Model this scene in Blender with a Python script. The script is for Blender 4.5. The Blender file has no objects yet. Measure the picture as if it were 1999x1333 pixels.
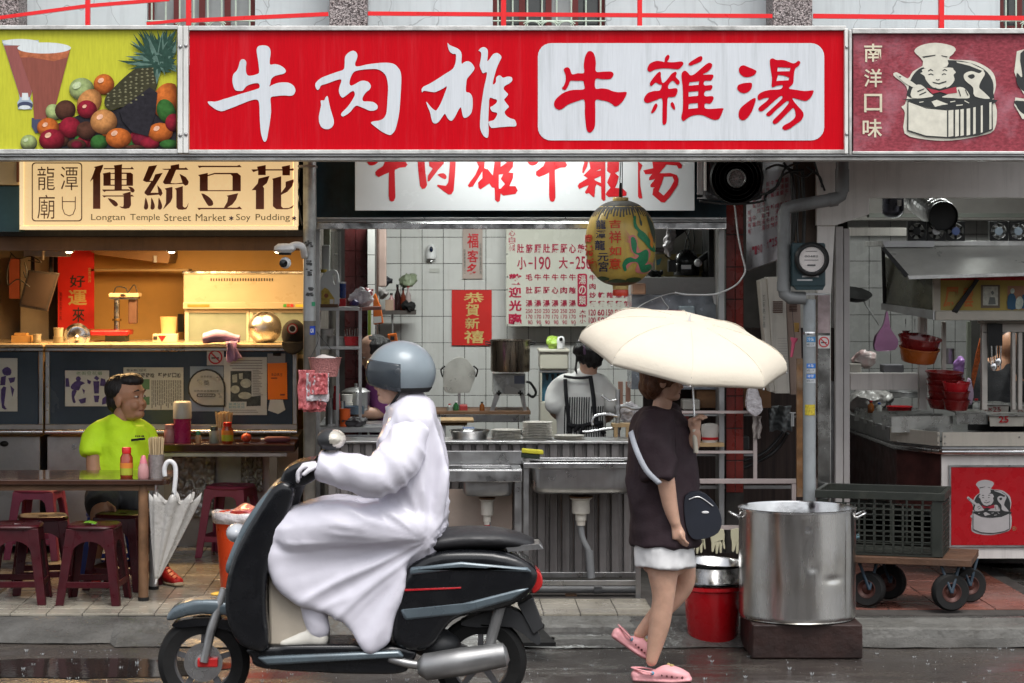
import bpy,bmesh,math,random
from mathutils import Vector,Matrix,Euler,noise
from mathutils.geometry import tessellate_polygon
random.seed(7)
R=math.radians
SC=bpy.context.scene
COL=SC.collection
# camera, sky, sun, exposure
F=4720.0;CX=860.0;CY=500.0;EYE=2.10
cam_d=bpy.data.cameras.new('camera');cam=bpy.data.objects.new('camera',cam_d);COL.objects.link(cam)
cam.location=(0,0,EYE);cam.rotation_euler=(R(90),0,0)
cam_d.sensor_width=36.0;cam_d.lens=F/1999.0*36.0
cam_d.shift_x=(999.5-CX)/1999.0;cam_d.shift_y=-(666.5-CY)/1999.0
cam_d.clip_start=0.1;cam_d.clip_end=2000
cam_d.dof.use_dof=True;cam_d.dof.focus_distance=13.3;cam_d.dof.aperture_fstop=5.6
SC.camera=cam
W=bpy.data.worlds.new('World');SC.world=W;W.use_nodes=True
wn=W.node_tree;wn.nodes.clear()
wo=wn.nodes.new('ShaderNodeOutputWorld');wb=wn.nodes.new('ShaderNodeBackground')
sky=wn.nodes.new('ShaderNodeTexSky');sky.sky_type='NISHITA';sky.sun_disc=False
SUN_EL,SUN_AZ=62,160
sky.sun_elevation=R(SUN_EL);sky.sun_rotation=R(SUN_AZ);sky.air_density=1.0;sky.dust_density=3.0;sky.ozone_density=1.0
hs=wn.nodes.new('ShaderNodeHueSaturation');hs.inputs['Saturation'].default_value=0.22
wn.links.new(sky.outputs[0],hs.inputs['Color']);wn.links.new(hs.outputs[0],wb.inputs['Color'])
wb.inputs['Strength'].default_value=0.15
wn.links.new(wb.outputs[0],wo.inputs['Surface'])
sd=bpy.data.lights.new('sun','SUN');sd.energy=1.1;sd.angle=R(30);sd.color=(1,0.97,0.93)
sun=bpy.data.objects.new('sun',sd);COL.objects.link(sun)
az=R(SUN_AZ);el=R(SUN_EL)
sdir=Vector((math.sin(az)*math.cos(el),math.cos(az)*math.cos(el),math.sin(el)))
sun.rotation_euler=sdir.to_track_quat('Z','Y').to_euler()
SC.view_settings.view_transform='Standard';SC.view_settings.look='None'
SC.view_settings.gamma=1.0;SC.view_settings.use_curve_mapping=False
SC.view_settings.exposure=0.8
SC.cycles.use_denoising=True
SC.cycles.max_bounces=8;SC.cycles.caustics_reflective=False;SC.cycles.caustics_refractive=False
def P(px,py,Y):
 return Vector(((px-CX)*Y/F,Y,EYE-(py-CY)*Y/F))
def X_(px,Y):return(px-CX)*Y/F
def Z_(py,Y):return EYE-(py-CY)*Y/F
def M_(n,Y):return n*Y/F
# materials
_mats={}
def lin(c):
 if isinstance(c,str):
  c=c.lstrip('#');c=[int(c[i:i+2],16)/255 for i in(0,2,4)]
  return tuple(((v+0.055)/1.055)**2.4 if v>0.04045 else v/12.92 for v in c)
 if isinstance(c,(int,float)):return(c,c,c)
 return tuple(c)
def mat(name,col,rough=0.5,metal=0.0,var=0.12,vs=6.0,streak=0.0,dirt=0.0,dcol=(0.05,0.045,0.04),bump=0.0,bs=60.0,spec=0.5,emit=0.0,ecol=None,alpha=1.0,trans=0.0,coat=0.0,rvar=0.1,sss=0.0,stretch=(1,1,1),ior=1.45,rib=None):
 if name in _mats:return _mats[name]
 m=bpy.data.materials.new(name);m.use_nodes=True;nt=m.node_tree;N=nt.nodes;L=nt.links
 b=N['Principled BSDF'];c=lin(col)
 geo=N.new('ShaderNodeNewGeometry');mp=N.new('ShaderNodeMapping');mp.inputs['Scale'].default_value=stretch
 L.new(geo.outputs['Position'],mp.inputs['Vector'])
 nz=N.new('ShaderNodeTexNoise');nz.inputs['Scale'].default_value=vs;nz.inputs['Detail'].default_value=5;nz.inputs['Roughness'].default_value=0.6
 L.new(mp.outputs[0],nz.inputs['Vector'])
 mr=N.new('ShaderNodeMapRange');mr.inputs['From Min'].default_value=0.3;mr.inputs['From Max'].default_value=0.7
 mr.inputs['To Min'].default_value=1-var;mr.inputs['To Max'].default_value=1+var
 L.new(nz.outputs[0],mr.inputs['Value'])
 vm=N.new('ShaderNodeVectorMath');vm.operation='SCALE';vm.inputs[0].default_value=c
 L.new(mr.outputs[0],vm.inputs['Scale']);out=vm.outputs[0]
 if dirt>0 or streak>0:
  m2=N.new('ShaderNodeMapping');m2.inputs['Scale'].default_value=(22,22,1.3)if streak>0 else(1,1,1)
  L.new(geo.outputs['Position'],m2.inputs['Vector'])
  n2=N.new('ShaderNodeTexNoise');n2.inputs['Scale'].default_value=1.0 if streak>0 else 3.5
  n2.inputs['Detail'].default_value=8;n2.inputs['Roughness'].default_value=0.7
  L.new(m2.outputs[0],n2.inputs['Vector'])
  r2=N.new('ShaderNodeMapRange');r2.inputs['From Min'].default_value=0.5;r2.inputs['From Max'].default_value=0.72
  r2.inputs['To Max'].default_value=max(dirt,streak);L.new(n2.outputs[0],r2.inputs['Value'])
  mx=N.new('ShaderNodeMix');mx.data_type='RGBA';L.new(r2.outputs[0],mx.inputs['Factor'])
  L.new(out,mx.inputs['A']);mx.inputs['B'].default_value=(*dcol,1);out=mx.outputs['Result']
 L.new(out,b.inputs['Base Color'])
 rr=N.new('ShaderNodeMapRange');rr.inputs['From Min'].default_value=0.3;rr.inputs['From Max'].default_value=0.7
 rr.inputs['To Min'].default_value=max(0.02,rough-rvar);rr.inputs['To Max'].default_value=min(1,rough+rvar)
 n3=N.new('ShaderNodeTexNoise');n3.inputs['Scale'].default_value=vs*2.3;n3.inputs['Detail'].default_value=4
 L.new(mp.outputs[0],n3.inputs['Vector']);L.new(n3.outputs[0],rr.inputs['Value']);L.new(rr.outputs[0],b.inputs['Roughness'])
 b.inputs['Metallic'].default_value=metal;b.inputs['Specular IOR Level'].default_value=spec
 b.inputs['Alpha'].default_value=alpha;b.inputs['Transmission Weight'].default_value=trans;b.inputs['Coat Weight'].default_value=coat
 b.inputs['IOR'].default_value=ior
 if sss>0:
  b.inputs['Subsurface Weight'].default_value=sss;b.inputs['Subsurface Radius'].default_value=(0.02,0.008,0.004)
 if emit>0:
  e=lin(ecol if ecol is not None else col);b.inputs['Emission Color'].default_value=(*e,1);b.inputs['Emission Strength'].default_value=emit
  if ecol is None:L.new(out,b.inputs['Emission Color'])
 if bump>0:
  nb=N.new('ShaderNodeTexNoise');nb.inputs['Scale'].default_value=bs;nb.inputs['Detail'].default_value=4
  L.new(mp.outputs[0],nb.inputs['Vector'])
  bp=N.new('ShaderNodeBump');bp.inputs['Strength'].default_value=bump;bp.inputs['Distance'].default_value=0.02
  L.new(nb.outputs[0],bp.inputs['Height']);L.new(bp.outputs[0],b.inputs['Normal'])
 _mats[name]=m;return m
 # mesh builder
class MB:
 def __init__(s):s.v=[];s.f=[]
 def add(s,vs,fs):
  o=len(s.v);s.v+=[Vector(v)for v in vs];s.f+=[tuple(i+o for i in f)for f in fs];return s
 def box(s,x0,x1,y0,y1,z0,z1):
  x0,x1=min(x0,x1),max(x0,x1);z0,z1=min(z0,z1),max(z0,z1);y0,y1=min(y0,y1),max(y0,y1)
  return s.add([(x0,y0,z0),(x1,y0,z0),(x1,y1,z0),(x0,y1,z0),(x0,y0,z1),(x1,y0,z1),(x1,y1,z1),(x0,y1,z1)],[(0,3,2,1),(4,5,6,7),(0,1,5,4),(1,2,6,5),(2,3,7,6),(3,0,4,7)])
 def pbox(s,px0,py0,px1,py1,Y,d):
  return s.box(X_(px0,Y),X_(px1,Y),Y,Y+d,Z_(py1,Y),Z_(py0,Y))
 def obox(s,c,sx,sy,sz,rot=(0,0,0)):
  m=Euler(rot).to_matrix();c=Vector(c)
  vs=[c+m@Vector((x*sx/2,y*sy/2,z*sz/2))for z in(-1,1)for x,y in((-1,-1),(1,-1),(1,1),(-1,1))]
  return s.add(vs,[(0,3,2,1),(4,5,6,7),(0,1,5,4),(1,2,6,5),(2,3,7,6),(3,0,4,7)])
 def tube(s,pts,r,n=10,caps=True,squash=None):
  pts=[Vector(p)for p in pts];k=len(pts)
  rs=r if isinstance(r,(list,tuple))else[r]*k
  o=len(s.v);prev=None;rings=[]
  for i,p in enumerate(pts):
   t=(pts[min(i+1,k-1)]-pts[max(i-1,0)])
   t=t.normalized()if t.length>1e-9 else Vector((0,0,1))
   if prev is None:
    a=Vector((0,0,1))if abs(t.z)<0.9 else Vector((0,1,0))
    u=a.cross(t).normalized()
   else:
    u=(prev-t*prev.dot(t))
    u=u.normalized()if u.length>1e-6 else t.orthogonal().normalized()
   prev=u;w=t.cross(u)
   ri=rs[i];ra,rb=ri if isinstance(ri,(list,tuple))else(ri,ri)
   rings.append([p+u*math.cos(6.28318*j/n)*ra+w*math.sin(6.28318*j/n)*rb for j in range(n)])
  vs=[q for g in rings for q in g];fs=[]
  for i in range(k-1):
   for j in range(n):
    a=i*n+j;b=i*n+(j+1)%n;fs.append((a,b,b+n,a+n))
  if caps:fs.append(tuple(range(n-1,-1,-1)));fs.append(tuple((k-1)*n+j for j in range(n)))
  return s.add(vs,fs)
 def cyl(s,p0,p1,r0,r1=None,n=16):return s.tube([p0,p1],[r0,r0 if r1 is None else r1],n)
 def lathe(s,prof,c=(0,0,0),n=24,axis=None,arc=1.0,sx=1.0,sy=1.0,cap=True):
  c=Vector(c);m=Matrix.Identity(3)if axis is None else Vector(axis).to_track_quat('Z','Y').to_matrix()
  vs=[];fs=[];k=len(prof);full=arc>=0.999;nn=n if full else n+1
  for r,z in prof:
   for j in range(nn):
    a=6.28318530718*arc*j/n;vs.append(c+m@Vector((r*math.cos(a)*sx,r*math.sin(a)*sy,z)))
  for i in range(k-1):
   for j in range(n):
    a=i*nn+j;b=i*nn+((j+1)%nn if full else j+1);fs.append((a,b,b+nn,a+nn))
  if full and cap:
   if prof[0][0]>1e-5:fs.append(tuple(range(nn-1,-1,-1)))
   if prof[-1][0]>1e-5:fs.append(tuple((k-1)*nn+j for j in range(nn)))
  return s.add(vs,fs)
 def ball(s,c,rx,ry=None,rz=None,n=14,m=9,rot=None):
  ry=rx if ry is None else ry;rz=rx if rz is None else rz;c=Vector(c)
  q=Euler(rot).to_matrix()if rot else Matrix.Identity(3);vs=[c+q@Vector((0,0,-rz))];fs=[]
  for i in range(1,m):
   t=-math.pi/2+math.pi*i/m
   for j in range(n):a=6.28318530718*j/n;vs.append(c+q@Vector((rx*math.cos(t)*math.cos(a),ry*math.cos(t)*math.sin(a),rz*math.sin(t))))
  vs.append(c+q@Vector((0,0,rz)))
  for j in range(n):
   fs.append((0,1+(j+1)%n,1+j));l=1+(m-2)*n;fs.append((l+j,l+(j+1)%n,len(vs)-1))
   for i in range(m-2):
    a=1+i*n+j;b=1+i*n+(j+1)%n;fs.append((a,b,b+n,a+n))
  return s.add(vs,fs)
 def loft(s,rings,caps=True):
  n=len(rings[0]);vs=[q for g in rings for q in g];fs=[]
  for i in range(len(rings)-1):
   for j in range(n):a=i*n+j;b=i*n+(j+1)%n;fs.append((a,b,b+n,a+n))
  if caps:fs.append(tuple(range(n-1,-1,-1)));fs.append(tuple((len(rings)-1)*n+j for j in range(n)))
  return s.add(vs,fs)
 def prism(s,pts,Y,d,inner=()):
  loops=[list(pts)]+[list(h)for h in inner]
  L3=[[Vector((X_(x,Y),Z_(y,Y),0))for x,y in l]for l in loops]
  tris=tessellate_polygon(L3);flat=[p for l in L3 for p in l];n=len(flat)
  vs=[(p.x,Y,p.y)for p in flat];fs=[]
  def up(t):
   a,b,c=(flat[i]for i in t);return(b-a).cross(c-a).z
  tr=[t if up(t)>0 else(t[0],t[2],t[1])for t in tris]
  fs+=[tuple(t)for t in tr]
  if d:
   vs+=[(p.x,Y+d,p.y)for p in flat];fs+=[(c+n,b+n,a+n)for a,b,c in tr]
   o=0
   for l in L3:
    k=len(l);ar=sum(l[i].x*l[(i+1)%k].y-l[(i+1)%k].x*l[i].y for i in range(k))
    hole=l is not L3[0]
    for i in range(k):
     a=o+i;b=o+(i+1)%k
     fs.append((b,a,a+n,b+n)if(ar>0)!=hole else(a,b,b+n,a+n))
    o+=k
  return s.add(vs,fs)
 def grid(s,fn,nu,nv,closed=False):
  vs=[fn(i/(nu if closed else nu-1),j/(nv-1))for j in range(nv)for i in range(nu)];fs=[]
  for j in range(nv-1):
   for i in range(nu if closed else nu-1):
    a=j*nu+i;b=j*nu+(i+1)%nu;fs.append((a,b,b+nu,a+nu))
  return s.add(vs,fs)
 def jitter(s,amp,sc=8.0,seed=0.0):
  for i,v in enumerate(s.v):
   s.v[i]=v+noise.noise_vector(v*sc+Vector((seed,seed,seed)))*amp
  return s
 def build(s,name,m,parent=None,smooth=None,bev=0,origin=None,label=None,fixn=False,solid=0,sub=0):
  me=bpy.data.meshes.new(name)
  base=parent.matrix_world_loc if False else None
  off=Vector(origin)if origin is not None else(wloc(parent)if parent is not None else Vector((0,0,0)))
  me.from_pydata([tuple(v-off)for v in s.v],[],s.f)
  if fixn:
   bm=bmesh.new();bm.from_mesh(me);bmesh.ops.recalc_face_normals(bm,faces=bm.faces);bm.to_mesh(me);bm.free()
  ms=m if isinstance(m,(list,tuple))else[m]
  for q in ms:me.materials.append(q)
  if smooth is not None:
   me.polygons.foreach_set('use_smooth',[True]*len(me.polygons))
   if smooth<180:me.set_sharp_from_angle(angle=R(smooth))
  o=bpy.data.objects.new(name,me);COL.objects.link(o)
  if parent is not None:
   o.parent=parent;o.location=off-wloc(parent)
  else:o.location=off
  if bev:
   md=o.modifiers.new('bevel','BEVEL');md.width=bev;md.segments=2;md.limit_method='ANGLE';md.angle_limit=R(40)
  if solid:
   md=o.modifiers.new('solid','SOLIDIFY');md.thickness=solid;md.offset=0
  if sub:
   md=o.modifiers.new('sub','SUBSURF');md.levels=sub;md.render_levels=sub
  if label:o['label']=label
  return o
def wloc(o):
 v=Vector((0,0,0))
 while o is not None:v=v+o.location;o=o.parent
 return v
def tag(o,label,cat,group=None,kind=None):
 o['label']=label;o['category']=cat
 if group:o['group']=group
 if kind:o['kind']=kind
 return o
def thing(name,label,cat,loc,group=None):
 o=bpy.data.objects.new(name,None);COL.objects.link(o);o.location=loc;o.empty_display_size=0.1
 return tag(o,label,cat,group)
def one(mb,name,m,label,cat,loc=None,group=None,**kw):
 if loc is None:
  xs=[v.x for v in mb.v];ys=[v.y for v in mb.v];loc=((min(xs)+max(xs))/2,(min(ys)+max(ys))/2,min(v.z for v in mb.v))
 o=mb.build(name,m,None,origin=loc,**kw);return tag(o,label,cat,group)
def struct(mb,name,m,**kw):
 o=mb.build(name,m,None,**kw);o['kind']='structure';return o
def copy_tree(o,parent=None,top=True):
 c=o.copy();COL.objects.link(c);c.parent=parent
 for ch in list(o.children):copy_tree(ch,c,False)
 return c
def smoothpath(pts,k=6,closed=True):
 n=len(pts);out=[]
 if k==0:return list(pts)
 for i in range(n if closed else n-1):
  p0,p1,p2,p3=(pts[(i+q)%n]if closed else pts[max(0,min(n-1,i+q))]for q in(-1,0,1,2))
  for j in range(k):
   t=j/k
   out.append(tuple(0.5*((2*p1[a])+(-p0[a]+p2[a])*t+(2*p0[a]-5*p1[a]+4*p2[a]-p3[a])*t*t+(-p0[a]+3*p1[a]-3*p2[a]+p3[a])*t**3)for a in range(len(p1))))
 if not closed:out.append(tuple(pts[-1]))
 return out
def path3(pts,k=6):return[Vector(p)for p in smoothpath([tuple(p)for p in pts],k,False)]
# lettering (Blender's own built-in font)
_txt={}
def textmesh(s,bold=0.0):
 if(s,bold)in _txt:return _txt[(s,bold)]
 c=bpy.data.curves.new('t','FONT');c.body=s;c.size=1.0;c.offset=bold;c.resolution_u=3
 o=bpy.data.objects.new('t',c);COL.objects.link(o)
 bpy.context.view_layer.update()
 me=bpy.data.meshes.new_from_object(o.evaluated_get(bpy.context.evaluated_depsgraph_get()))
 vs=[v.co.copy()for v in me.vertices];fs=[tuple(p.vertices)for p in me.polygons]
 bpy.data.objects.remove(o);bpy.data.curves.remove(c);bpy.data.meshes.remove(me)
 x0=min(v.x for v in vs);x1=max(v.x for v in vs);y0=min(v.y for v in vs);y1=max(v.y for v in vs)
 r=([((v.x-x0)/(x1-x0),(v.y-y0)/max(1e-6,y1-y0))for v in vs],fs);_txt[(s,bold)]=r;return r
def letters(mb,s,px0,py0,px1,py1,Y,bold=0.0,shear=0.0,fn=None):
 uv,fs=textmesh(s,bold)
 vs=[]
 for u,v in uv:
  x=px0+u*(px1-px0)+shear*(v-0.5)*(py1-py0);y=py1+v*(py0-py1)
  vs.append(fn(x,y)if fn else P(x,y,Y))
 return mb.add(vs,fs)
def column(mb,s,px0,py0,px1,py1,Y,bold=0.0,gap=0.12,fn=None):
 n=len(s);h=(py1-py0)/n
 for i,ch in enumerate(s):
  if ch!=' ':letters(mb,ch,px0,py0+i*h+gap*h/2,px1,py0+(i+1)*h-gap*h/2,Y,bold,fn=fn)
 return mb
def row(mb,s,px0,py0,px1,py1,Y,bold=0.0,gap=0.12,fn=None):
 n=len(s);w=(px1-px0)/n
 for i,ch in enumerate(s):
  if ch!=' ':letters(mb,ch,px0+i*w+gap*w/2,py0,px0+(i+1)*w-gap*w/2,py1,Y,bold,fn=fn)
 return mb
def organic(name,prims,m,parent,vox=0.012,sm=6,fold=0.0,fs=9.0,origin=None,label=None,cutz=None,smooth=180,fn=None):
 """one continuous surface grown from overlapping rounded volumes (voxel remesh), smoothed, optionally wrinkled"""
 mb=MB()
 for p in prims:
  if p[0]=='ball':mb.ball(*p[1:2],*p[2],rot=p[3]if len(p)>3 else None,n=20,m=12)
  elif p[0]=='limb':
   pts,rs=p[1],p[2]
   P3=path3(pts,5);RR=smoothpath([(r if isinstance(r,tuple)else(r,r))for r in rs],5,False)
   d0=(P3[0]-P3[1]).normalized();d1=(P3[-1]-P3[-2]).normalized();e=[]
   a0=[(P3[0]+d0*min(RR[0])*q,tuple(x*math.sqrt(max(0.0025,1-q*q))for x in RR[0]))for q in(0.97,0.75,0.4)]
   a1=[(P3[-1]+d1*min(RR[-1])*q,tuple(x*math.sqrt(max(0.0025,1-q*q))for x in RR[-1]))for q in(0.4,0.75,0.97)]
   mb.tube([q[0]for q in a0]+P3+[q[0]for q in a1],[q[1]for q in a0]+[tuple(r)for r in RR]+[q[1]for q in a1],20)
  elif p[0]=='mesh':mb.add(p[1],p[2])
  elif p[0]=='flat':
   P3=path3(p[1],5);RR=smoothpath([(r if isinstance(r,tuple)else(r,r))for r in p[2]],5,False)
   mb.tube(P3,[tuple(r)for r in RR],24)
 o=mb.build(name,m,parent,origin=origin,label=label)
 md=o.modifiers.new('r','REMESH');md.mode='VOXEL';md.voxel_size=vox;md.use_smooth_shade=True
 if sm:md2=o.modifiers.new('s','SMOOTH');md2.factor=0.5;md2.iterations=sm
 bpy.context.view_layer.update()
 me=bpy.data.meshes.new_from_object(o.evaluated_get(bpy.context.evaluated_depsgraph_get()))
 o.modifiers.clear();old=o.data;o.data=me;me.name=name;bpy.data.meshes.remove(old)
 off=wloc(o)
 if fold or fn:
  nr=[v.normal.copy()for v in me.vertices]
  for v,q in zip(me.vertices,nr):
   w=v.co+off
   if fn:v.co=fn(w,q)-off
   else:
    a=noise.noise(Vector((w.x*fs,w.y*fs,w.z*fs*0.45)));b2=noise.noise(w*fs*2.2)
    v.co+=q*fold*(1-abs(a)*2.2+0.35*b2)
 me.polygons.foreach_set('use_smooth',[True]*len(me.polygons))
 return o
 # materials used widely
steel=mat('brushed_steel',0.42,0.34,1.0,var=0.16,vs=5,streak=0.25,dcol=(0.12,0.10,0.08),bump=0.05,bs=30)
steel_d=mat('dull_steel',0.38,0.42,0.85,var=0.22,vs=7,dirt=0.45,dcol=(0.07,0.055,0.045),bump=0.06,bs=25)
steel_b=mat('bright_steel',0.6,0.22,1.0,var=0.1,vs=8,bump=0.04,bs=14)
alu=mat('weathered_aluminium',(0.56,0.56,0.54),0.5,0.35,var=0.2,vs=9,dirt=0.75,dcol=(0.09,0.085,0.075),bump=0.1,bs=80)
white_metal=mat('white_painted_metal',(0.66,0.66,0.63),0.45,var=0.12,streak=0.5,dcol=(0.22,0.19,0.16))
black_pl=mat('black_plastic',0.012,0.45,var=0.3,spec=.3)
black_rb=mat('black_rubber',0.013,0.8,var=0.3,dirt=0.25,dcol=(0.035,0.032,0.03),spec=.25)
white_pl=mat('white_plastic',0.7,0.35,var=0.05)
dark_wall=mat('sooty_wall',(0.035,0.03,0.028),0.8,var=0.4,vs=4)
conc=mat('wet_concrete',(0.085,0.083,0.078),0.34,var=0.35,vs=2.6,dirt=0.7,dcol=(0.035,0.033,0.03),bump=0.5,bs=22,rvar=0.25)
conc_pale=mat('pale_concrete',(0.13,0.127,0.117),0.5,var=0.3,vs=3.2,dirt=0.8,dcol=(0.06,0.055,0.045),bump=0.4,bs=30,rvar=0.2)
tile_w=mat('glazed_white_tile',(0.60,0.60,0.58),0.22,var=0.07,vs=3,streak=0.22,dcol=(0.30,0.27,0.22),rvar=0.08)
grout=mat('dark_grout',(0.045,0.04,0.036),0.9,var=0.4)
wood=mat('worn_wood',(0.16,0.085,0.045),0.6,var=0.35,vs=5,stretch=(1,1,6),dirt=0.4,bump=0.2,bs=20)
wood_l=mat('pale_wood',(0.42,0.28,0.14),0.55,var=0.2,vs=4,stretch=(4,1,1))
red_pl=mat('red_plastic',(0.42,0.012,0.018),0.3,var=0.12,coat=0.2)
pink_bag=mat('pink_plastic_film',(0.62,0.16,0.17),0.3,var=0.25,vs=20,bump=0.6,bs=40,trans=0.15,coat=0.3)
white_bag=mat('white_plastic_film',(0.68,0.64,0.66),0.3,var=0.15,vs=20,bump=0.6,bs=40,trans=0.12,coat=0.3)
black_cable=mat('black_cable',0.015,0.5)
white_cable=mat('white_cable',0.55,0.45)
# ground: road, apron, tiled floors
def road_mat():
 m=bpy.data.materials.new('wet_asphalt');m.use_nodes=True;nt=m.node_tree;N=nt.nodes;L=nt.links;b=N['Principled BSDF']
 g=N.new('ShaderNodeNewGeometry')
 n1=N.new('ShaderNodeTexNoise');n1.inputs['Scale'].default_value=160;n1.inputs['Detail'].default_value=3
 mp=N.new('ShaderNodeMapping');mp.inputs['Scale'].default_value=(1.6,3.4,1);L.new(g.outputs['Position'],mp.inputs['Vector'])
 n2=N.new('ShaderNodeTexNoise');n2.inputs['Scale'].default_value=1.3;n2.inputs['Detail'].default_value=6;n2.inputs['Roughness'].default_value=0.65
 L.new(g.outputs['Position'],n1.inputs['Vector']);L.new(mp.outputs[0],n2.inputs['Vector'])
 c1=N.new('ShaderNodeValToRGB');e=c1.color_ramp.elements;e[0].position=0.35;e[0].color=(0.018,0.017,0.018,1);e[1].position=0.75;e[1].color=(0.14,0.115,0.09,1)
 L.new(n1.outputs[0],c1.inputs[0])
 c2=N.new('ShaderNodeValToRGB');e=c2.color_ramp.elements;e[0].position=0.42;e[0].color=(0.03,0.026,0.03,1);e[1].position=0.62;e[1].color=(0.062,0.054,0.048,1)
 L.new(n2.outputs[0],c2.inputs[0])
 mx=N.new('ShaderNodeMix');mx.data_type='RGBA';mx.inputs['Factor'].default_value=0.6
 L.new(c2.outputs[0],mx.inputs['A']);L.new(c1.outputs[0],mx.inputs['B']);L.new(mx.outputs['Result'],b.inputs['Base Color'])
 rr=N.new('ShaderNodeMapRange');rr.inputs['From Min'].default_value=0.4;rr.inputs['From Max'].default_value=0.62
 rr.inputs['To Min'].default_value=0.05;rr.inputs['To Max'].default_value=0.33
 L.new(n2.outputs[0],rr.inputs['Value']);L.new(rr.outputs[0],b.inputs['Roughness'])
 vo=N.new('ShaderNodeTexNoise');vo.inputs['Scale'].default_value=55;vo.inputs['Detail'].default_value=4;L.new(g.outputs['Position'],vo.inputs['Vector'])
 bp=N.new('ShaderNodeBump');bp.inputs['Distance'].default_value=0.01
 ms=N.new('ShaderNodeMapRange');ms.inputs['From Min'].default_value=0.4;ms.inputs['From Max'].default_value=0.62
 ms.inputs['To Min'].default_value=0.14;ms.inputs['To Max'].default_value=0.7
 L.new(n2.outputs[0],ms.inputs['Value']);L.new(ms.outputs[0],bp.inputs['Strength'])
 L.new(vo.outputs[0],bp.inputs['Height']);L.new(bp.outputs[0],b.inputs['Normal'])
 return m
struct(MB().box(-60,60,-60,30,-0.3,0.0),'road',road_mat())
KY=13.4;FZ=0.12
def apron_fn(u,v):
 x=-3.2+7.0*u;y=12.95+(KY-12.95)*v
 y0=12.95+0.05*noise.noise(Vector((x*2.2,3.1,0)))+(0.14 if x<-1.75 else 0)*(1-v)
 y=y0*(1-v)+KY*v
 return Vector((x,y,0.006+(FZ-0.02)*min(1,v*1.15)+0.006*noise.noise(Vector((x*6,y*9,0)))))
ap=MB().grid(apron_fn,160,14)
ap.box(-3.2,3.8,KY,22,-0.2,FZ-0.035)
struct(ap,'concrete_apron',conc)
for i,(px0,px1,py0,py1,Y)in enumerate([(1060,1235,1203,1222,13.15),(1080,1290,1226,1243,13.0),(1650,2040,1186,1250,13.08)]):
 mb=MB();x0,x1=X_(px0,Y),X_(px1,Y)
 mb.grid(lambda u,v,x0=x0,x1=x1,Y=Y,i=i:Vector((x0+(x1-x0)*u+0.02*noise.noise(Vector((v*3,i,0))),Y-0.02+0.2*v+0.02*noise.noise(Vector((u*8,i,1))),(0.045 if i==1 else 0.085)*min(1,v*12)+0.032*(i!=1)*v+0.004*noise.noise(Vector((u*20,v*5,i))))),40,14)
 struct(mb,'kerb_slab',conc_pale)
def tile_field(parent,name,x0,x1,y0,y1,z,w,d,g,m,thick=0.012,n=300):
 o=None;cnt=0;y=y0
 ny=max(1,int(round((y1-y0)/d)));nx=max(1,int(round((x1-x0)/w)))
 me=MB().box(0,w-g,0,d-g,-thick,0)
 base=me.build(name,m,parent,origin=(0,0,0),bev=0.0015);off=wloc(parent)
 first=True
 for j in range(ny):
  for i in range(nx):
   if cnt>=n:return
   q=base if first else base.copy()
   if not first:COL.objects.link(q);q.parent=parent
   first=False
   q.location=Vector((x0+i*w,y0+j*d,z+random.uniform(-0.0015,0.001)))-off
   q.rotation_euler=(random.uniform(-.004,.004),random.uniform(-.004,.004),0);cnt+=1
tf_l=mat('cream_floor_tile',(0.30,0.275,0.225),0.2,var=0.22,vs=2.0,dirt=0.55,dcol=(0.13,0.105,0.08),rvar=0.12,bump=0.05,bs=8)
tf_r=mat('red_floor_tile',(0.20,0.075,0.055),0.25,var=0.2,vs=2.0,dirt=0.5,rvar=0.12)
fl=struct(MB().box(X_(-60,13.4),X_(700,13.4),KY+0.002,18.5,0.09,FZ-0.006),'tiled_floor',grout)
tile_field(fl,'tile',X_(-50,13.4),X_(-50,13.4)+0.2*11,KY,KY+0.2*17,FZ,0.2,0.2,0.005,tf_l)
fc=struct(MB().box(X_(702,13.4),X_(1640,13.4),KY+0.004,18.5,0.085,FZ-0.008),'tiled_floor',grout)
tile_field(fc,'tile',X_(990,13.4),X_(1300,13.4),KY,KY+0.6,FZ-0.002,0.205,0.2,0.005,tf_l)
fr=struct(MB().box(X_(1642,13.4),X_(2100,13.4),KY+0.003,18.5,0.085,FZ-0.012),'tiled_floor',grout)
tile_field(fr,'tile',X_(1645,13.4),X_(2090,13.4),KY+0.22,KY+2.4,FZ-0.006,0.3,0.3,0.006,tf_r)
# the shophouse: upper wall, pebbled pillars, windows, slab
YU=14.1
def cracked():
 m=mat('pale_blue_plaster',(0.56,0.62,0.635),0.8,var=0.07,vs=3,streak=0.35,dcol=(0.32,0.35,0.37))
 nt=m.node_tree;N=nt.nodes;L=nt.links;b=N['Principled BSDF'];src=b.inputs['Base Color'].links[0].from_socket
 v=N.new('ShaderNodeTexVoronoi');v.feature='DISTANCE_TO_EDGE';v.inputs['Scale'].default_value=3.2
 g=N.new('ShaderNodeNewGeometry');nz=N.new('ShaderNodeTexNoise');nz.inputs['Scale'].default_value=7
 ad=N.new('ShaderNodeVectorMath');ad.operation='MULTIPLY_ADD';ad.inputs[1].default_value=(0.16,)*3
 L.new(g.outputs['Position'],nz.inputs['Vector']);L.new(nz.outputs['Color'],ad.inputs[0]);L.new(g.outputs['Position'],ad.inputs[2]);L.new(ad.outputs[0],v.inputs['Vector'])
 r=N.new('ShaderNodeMapRange');r.inputs['From Max'].default_value=0.012;r.inputs['To Min'].default_value=0.7;r.inputs['To Max'].default_value=0
 L.new(v.outputs['Distance'],r.inputs['Value'])
 mx=N.new('ShaderNodeMix');mx.data_type='RGBA';L.new(r.outputs[0],mx.inputs['Factor']);L.new(src,mx.inputs['A']);mx.inputs['B'].default_value=(0.2,0.22,0.23,1)
 L.new(mx.outputs['Result'],b.inputs['Base Color']);return m
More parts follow.
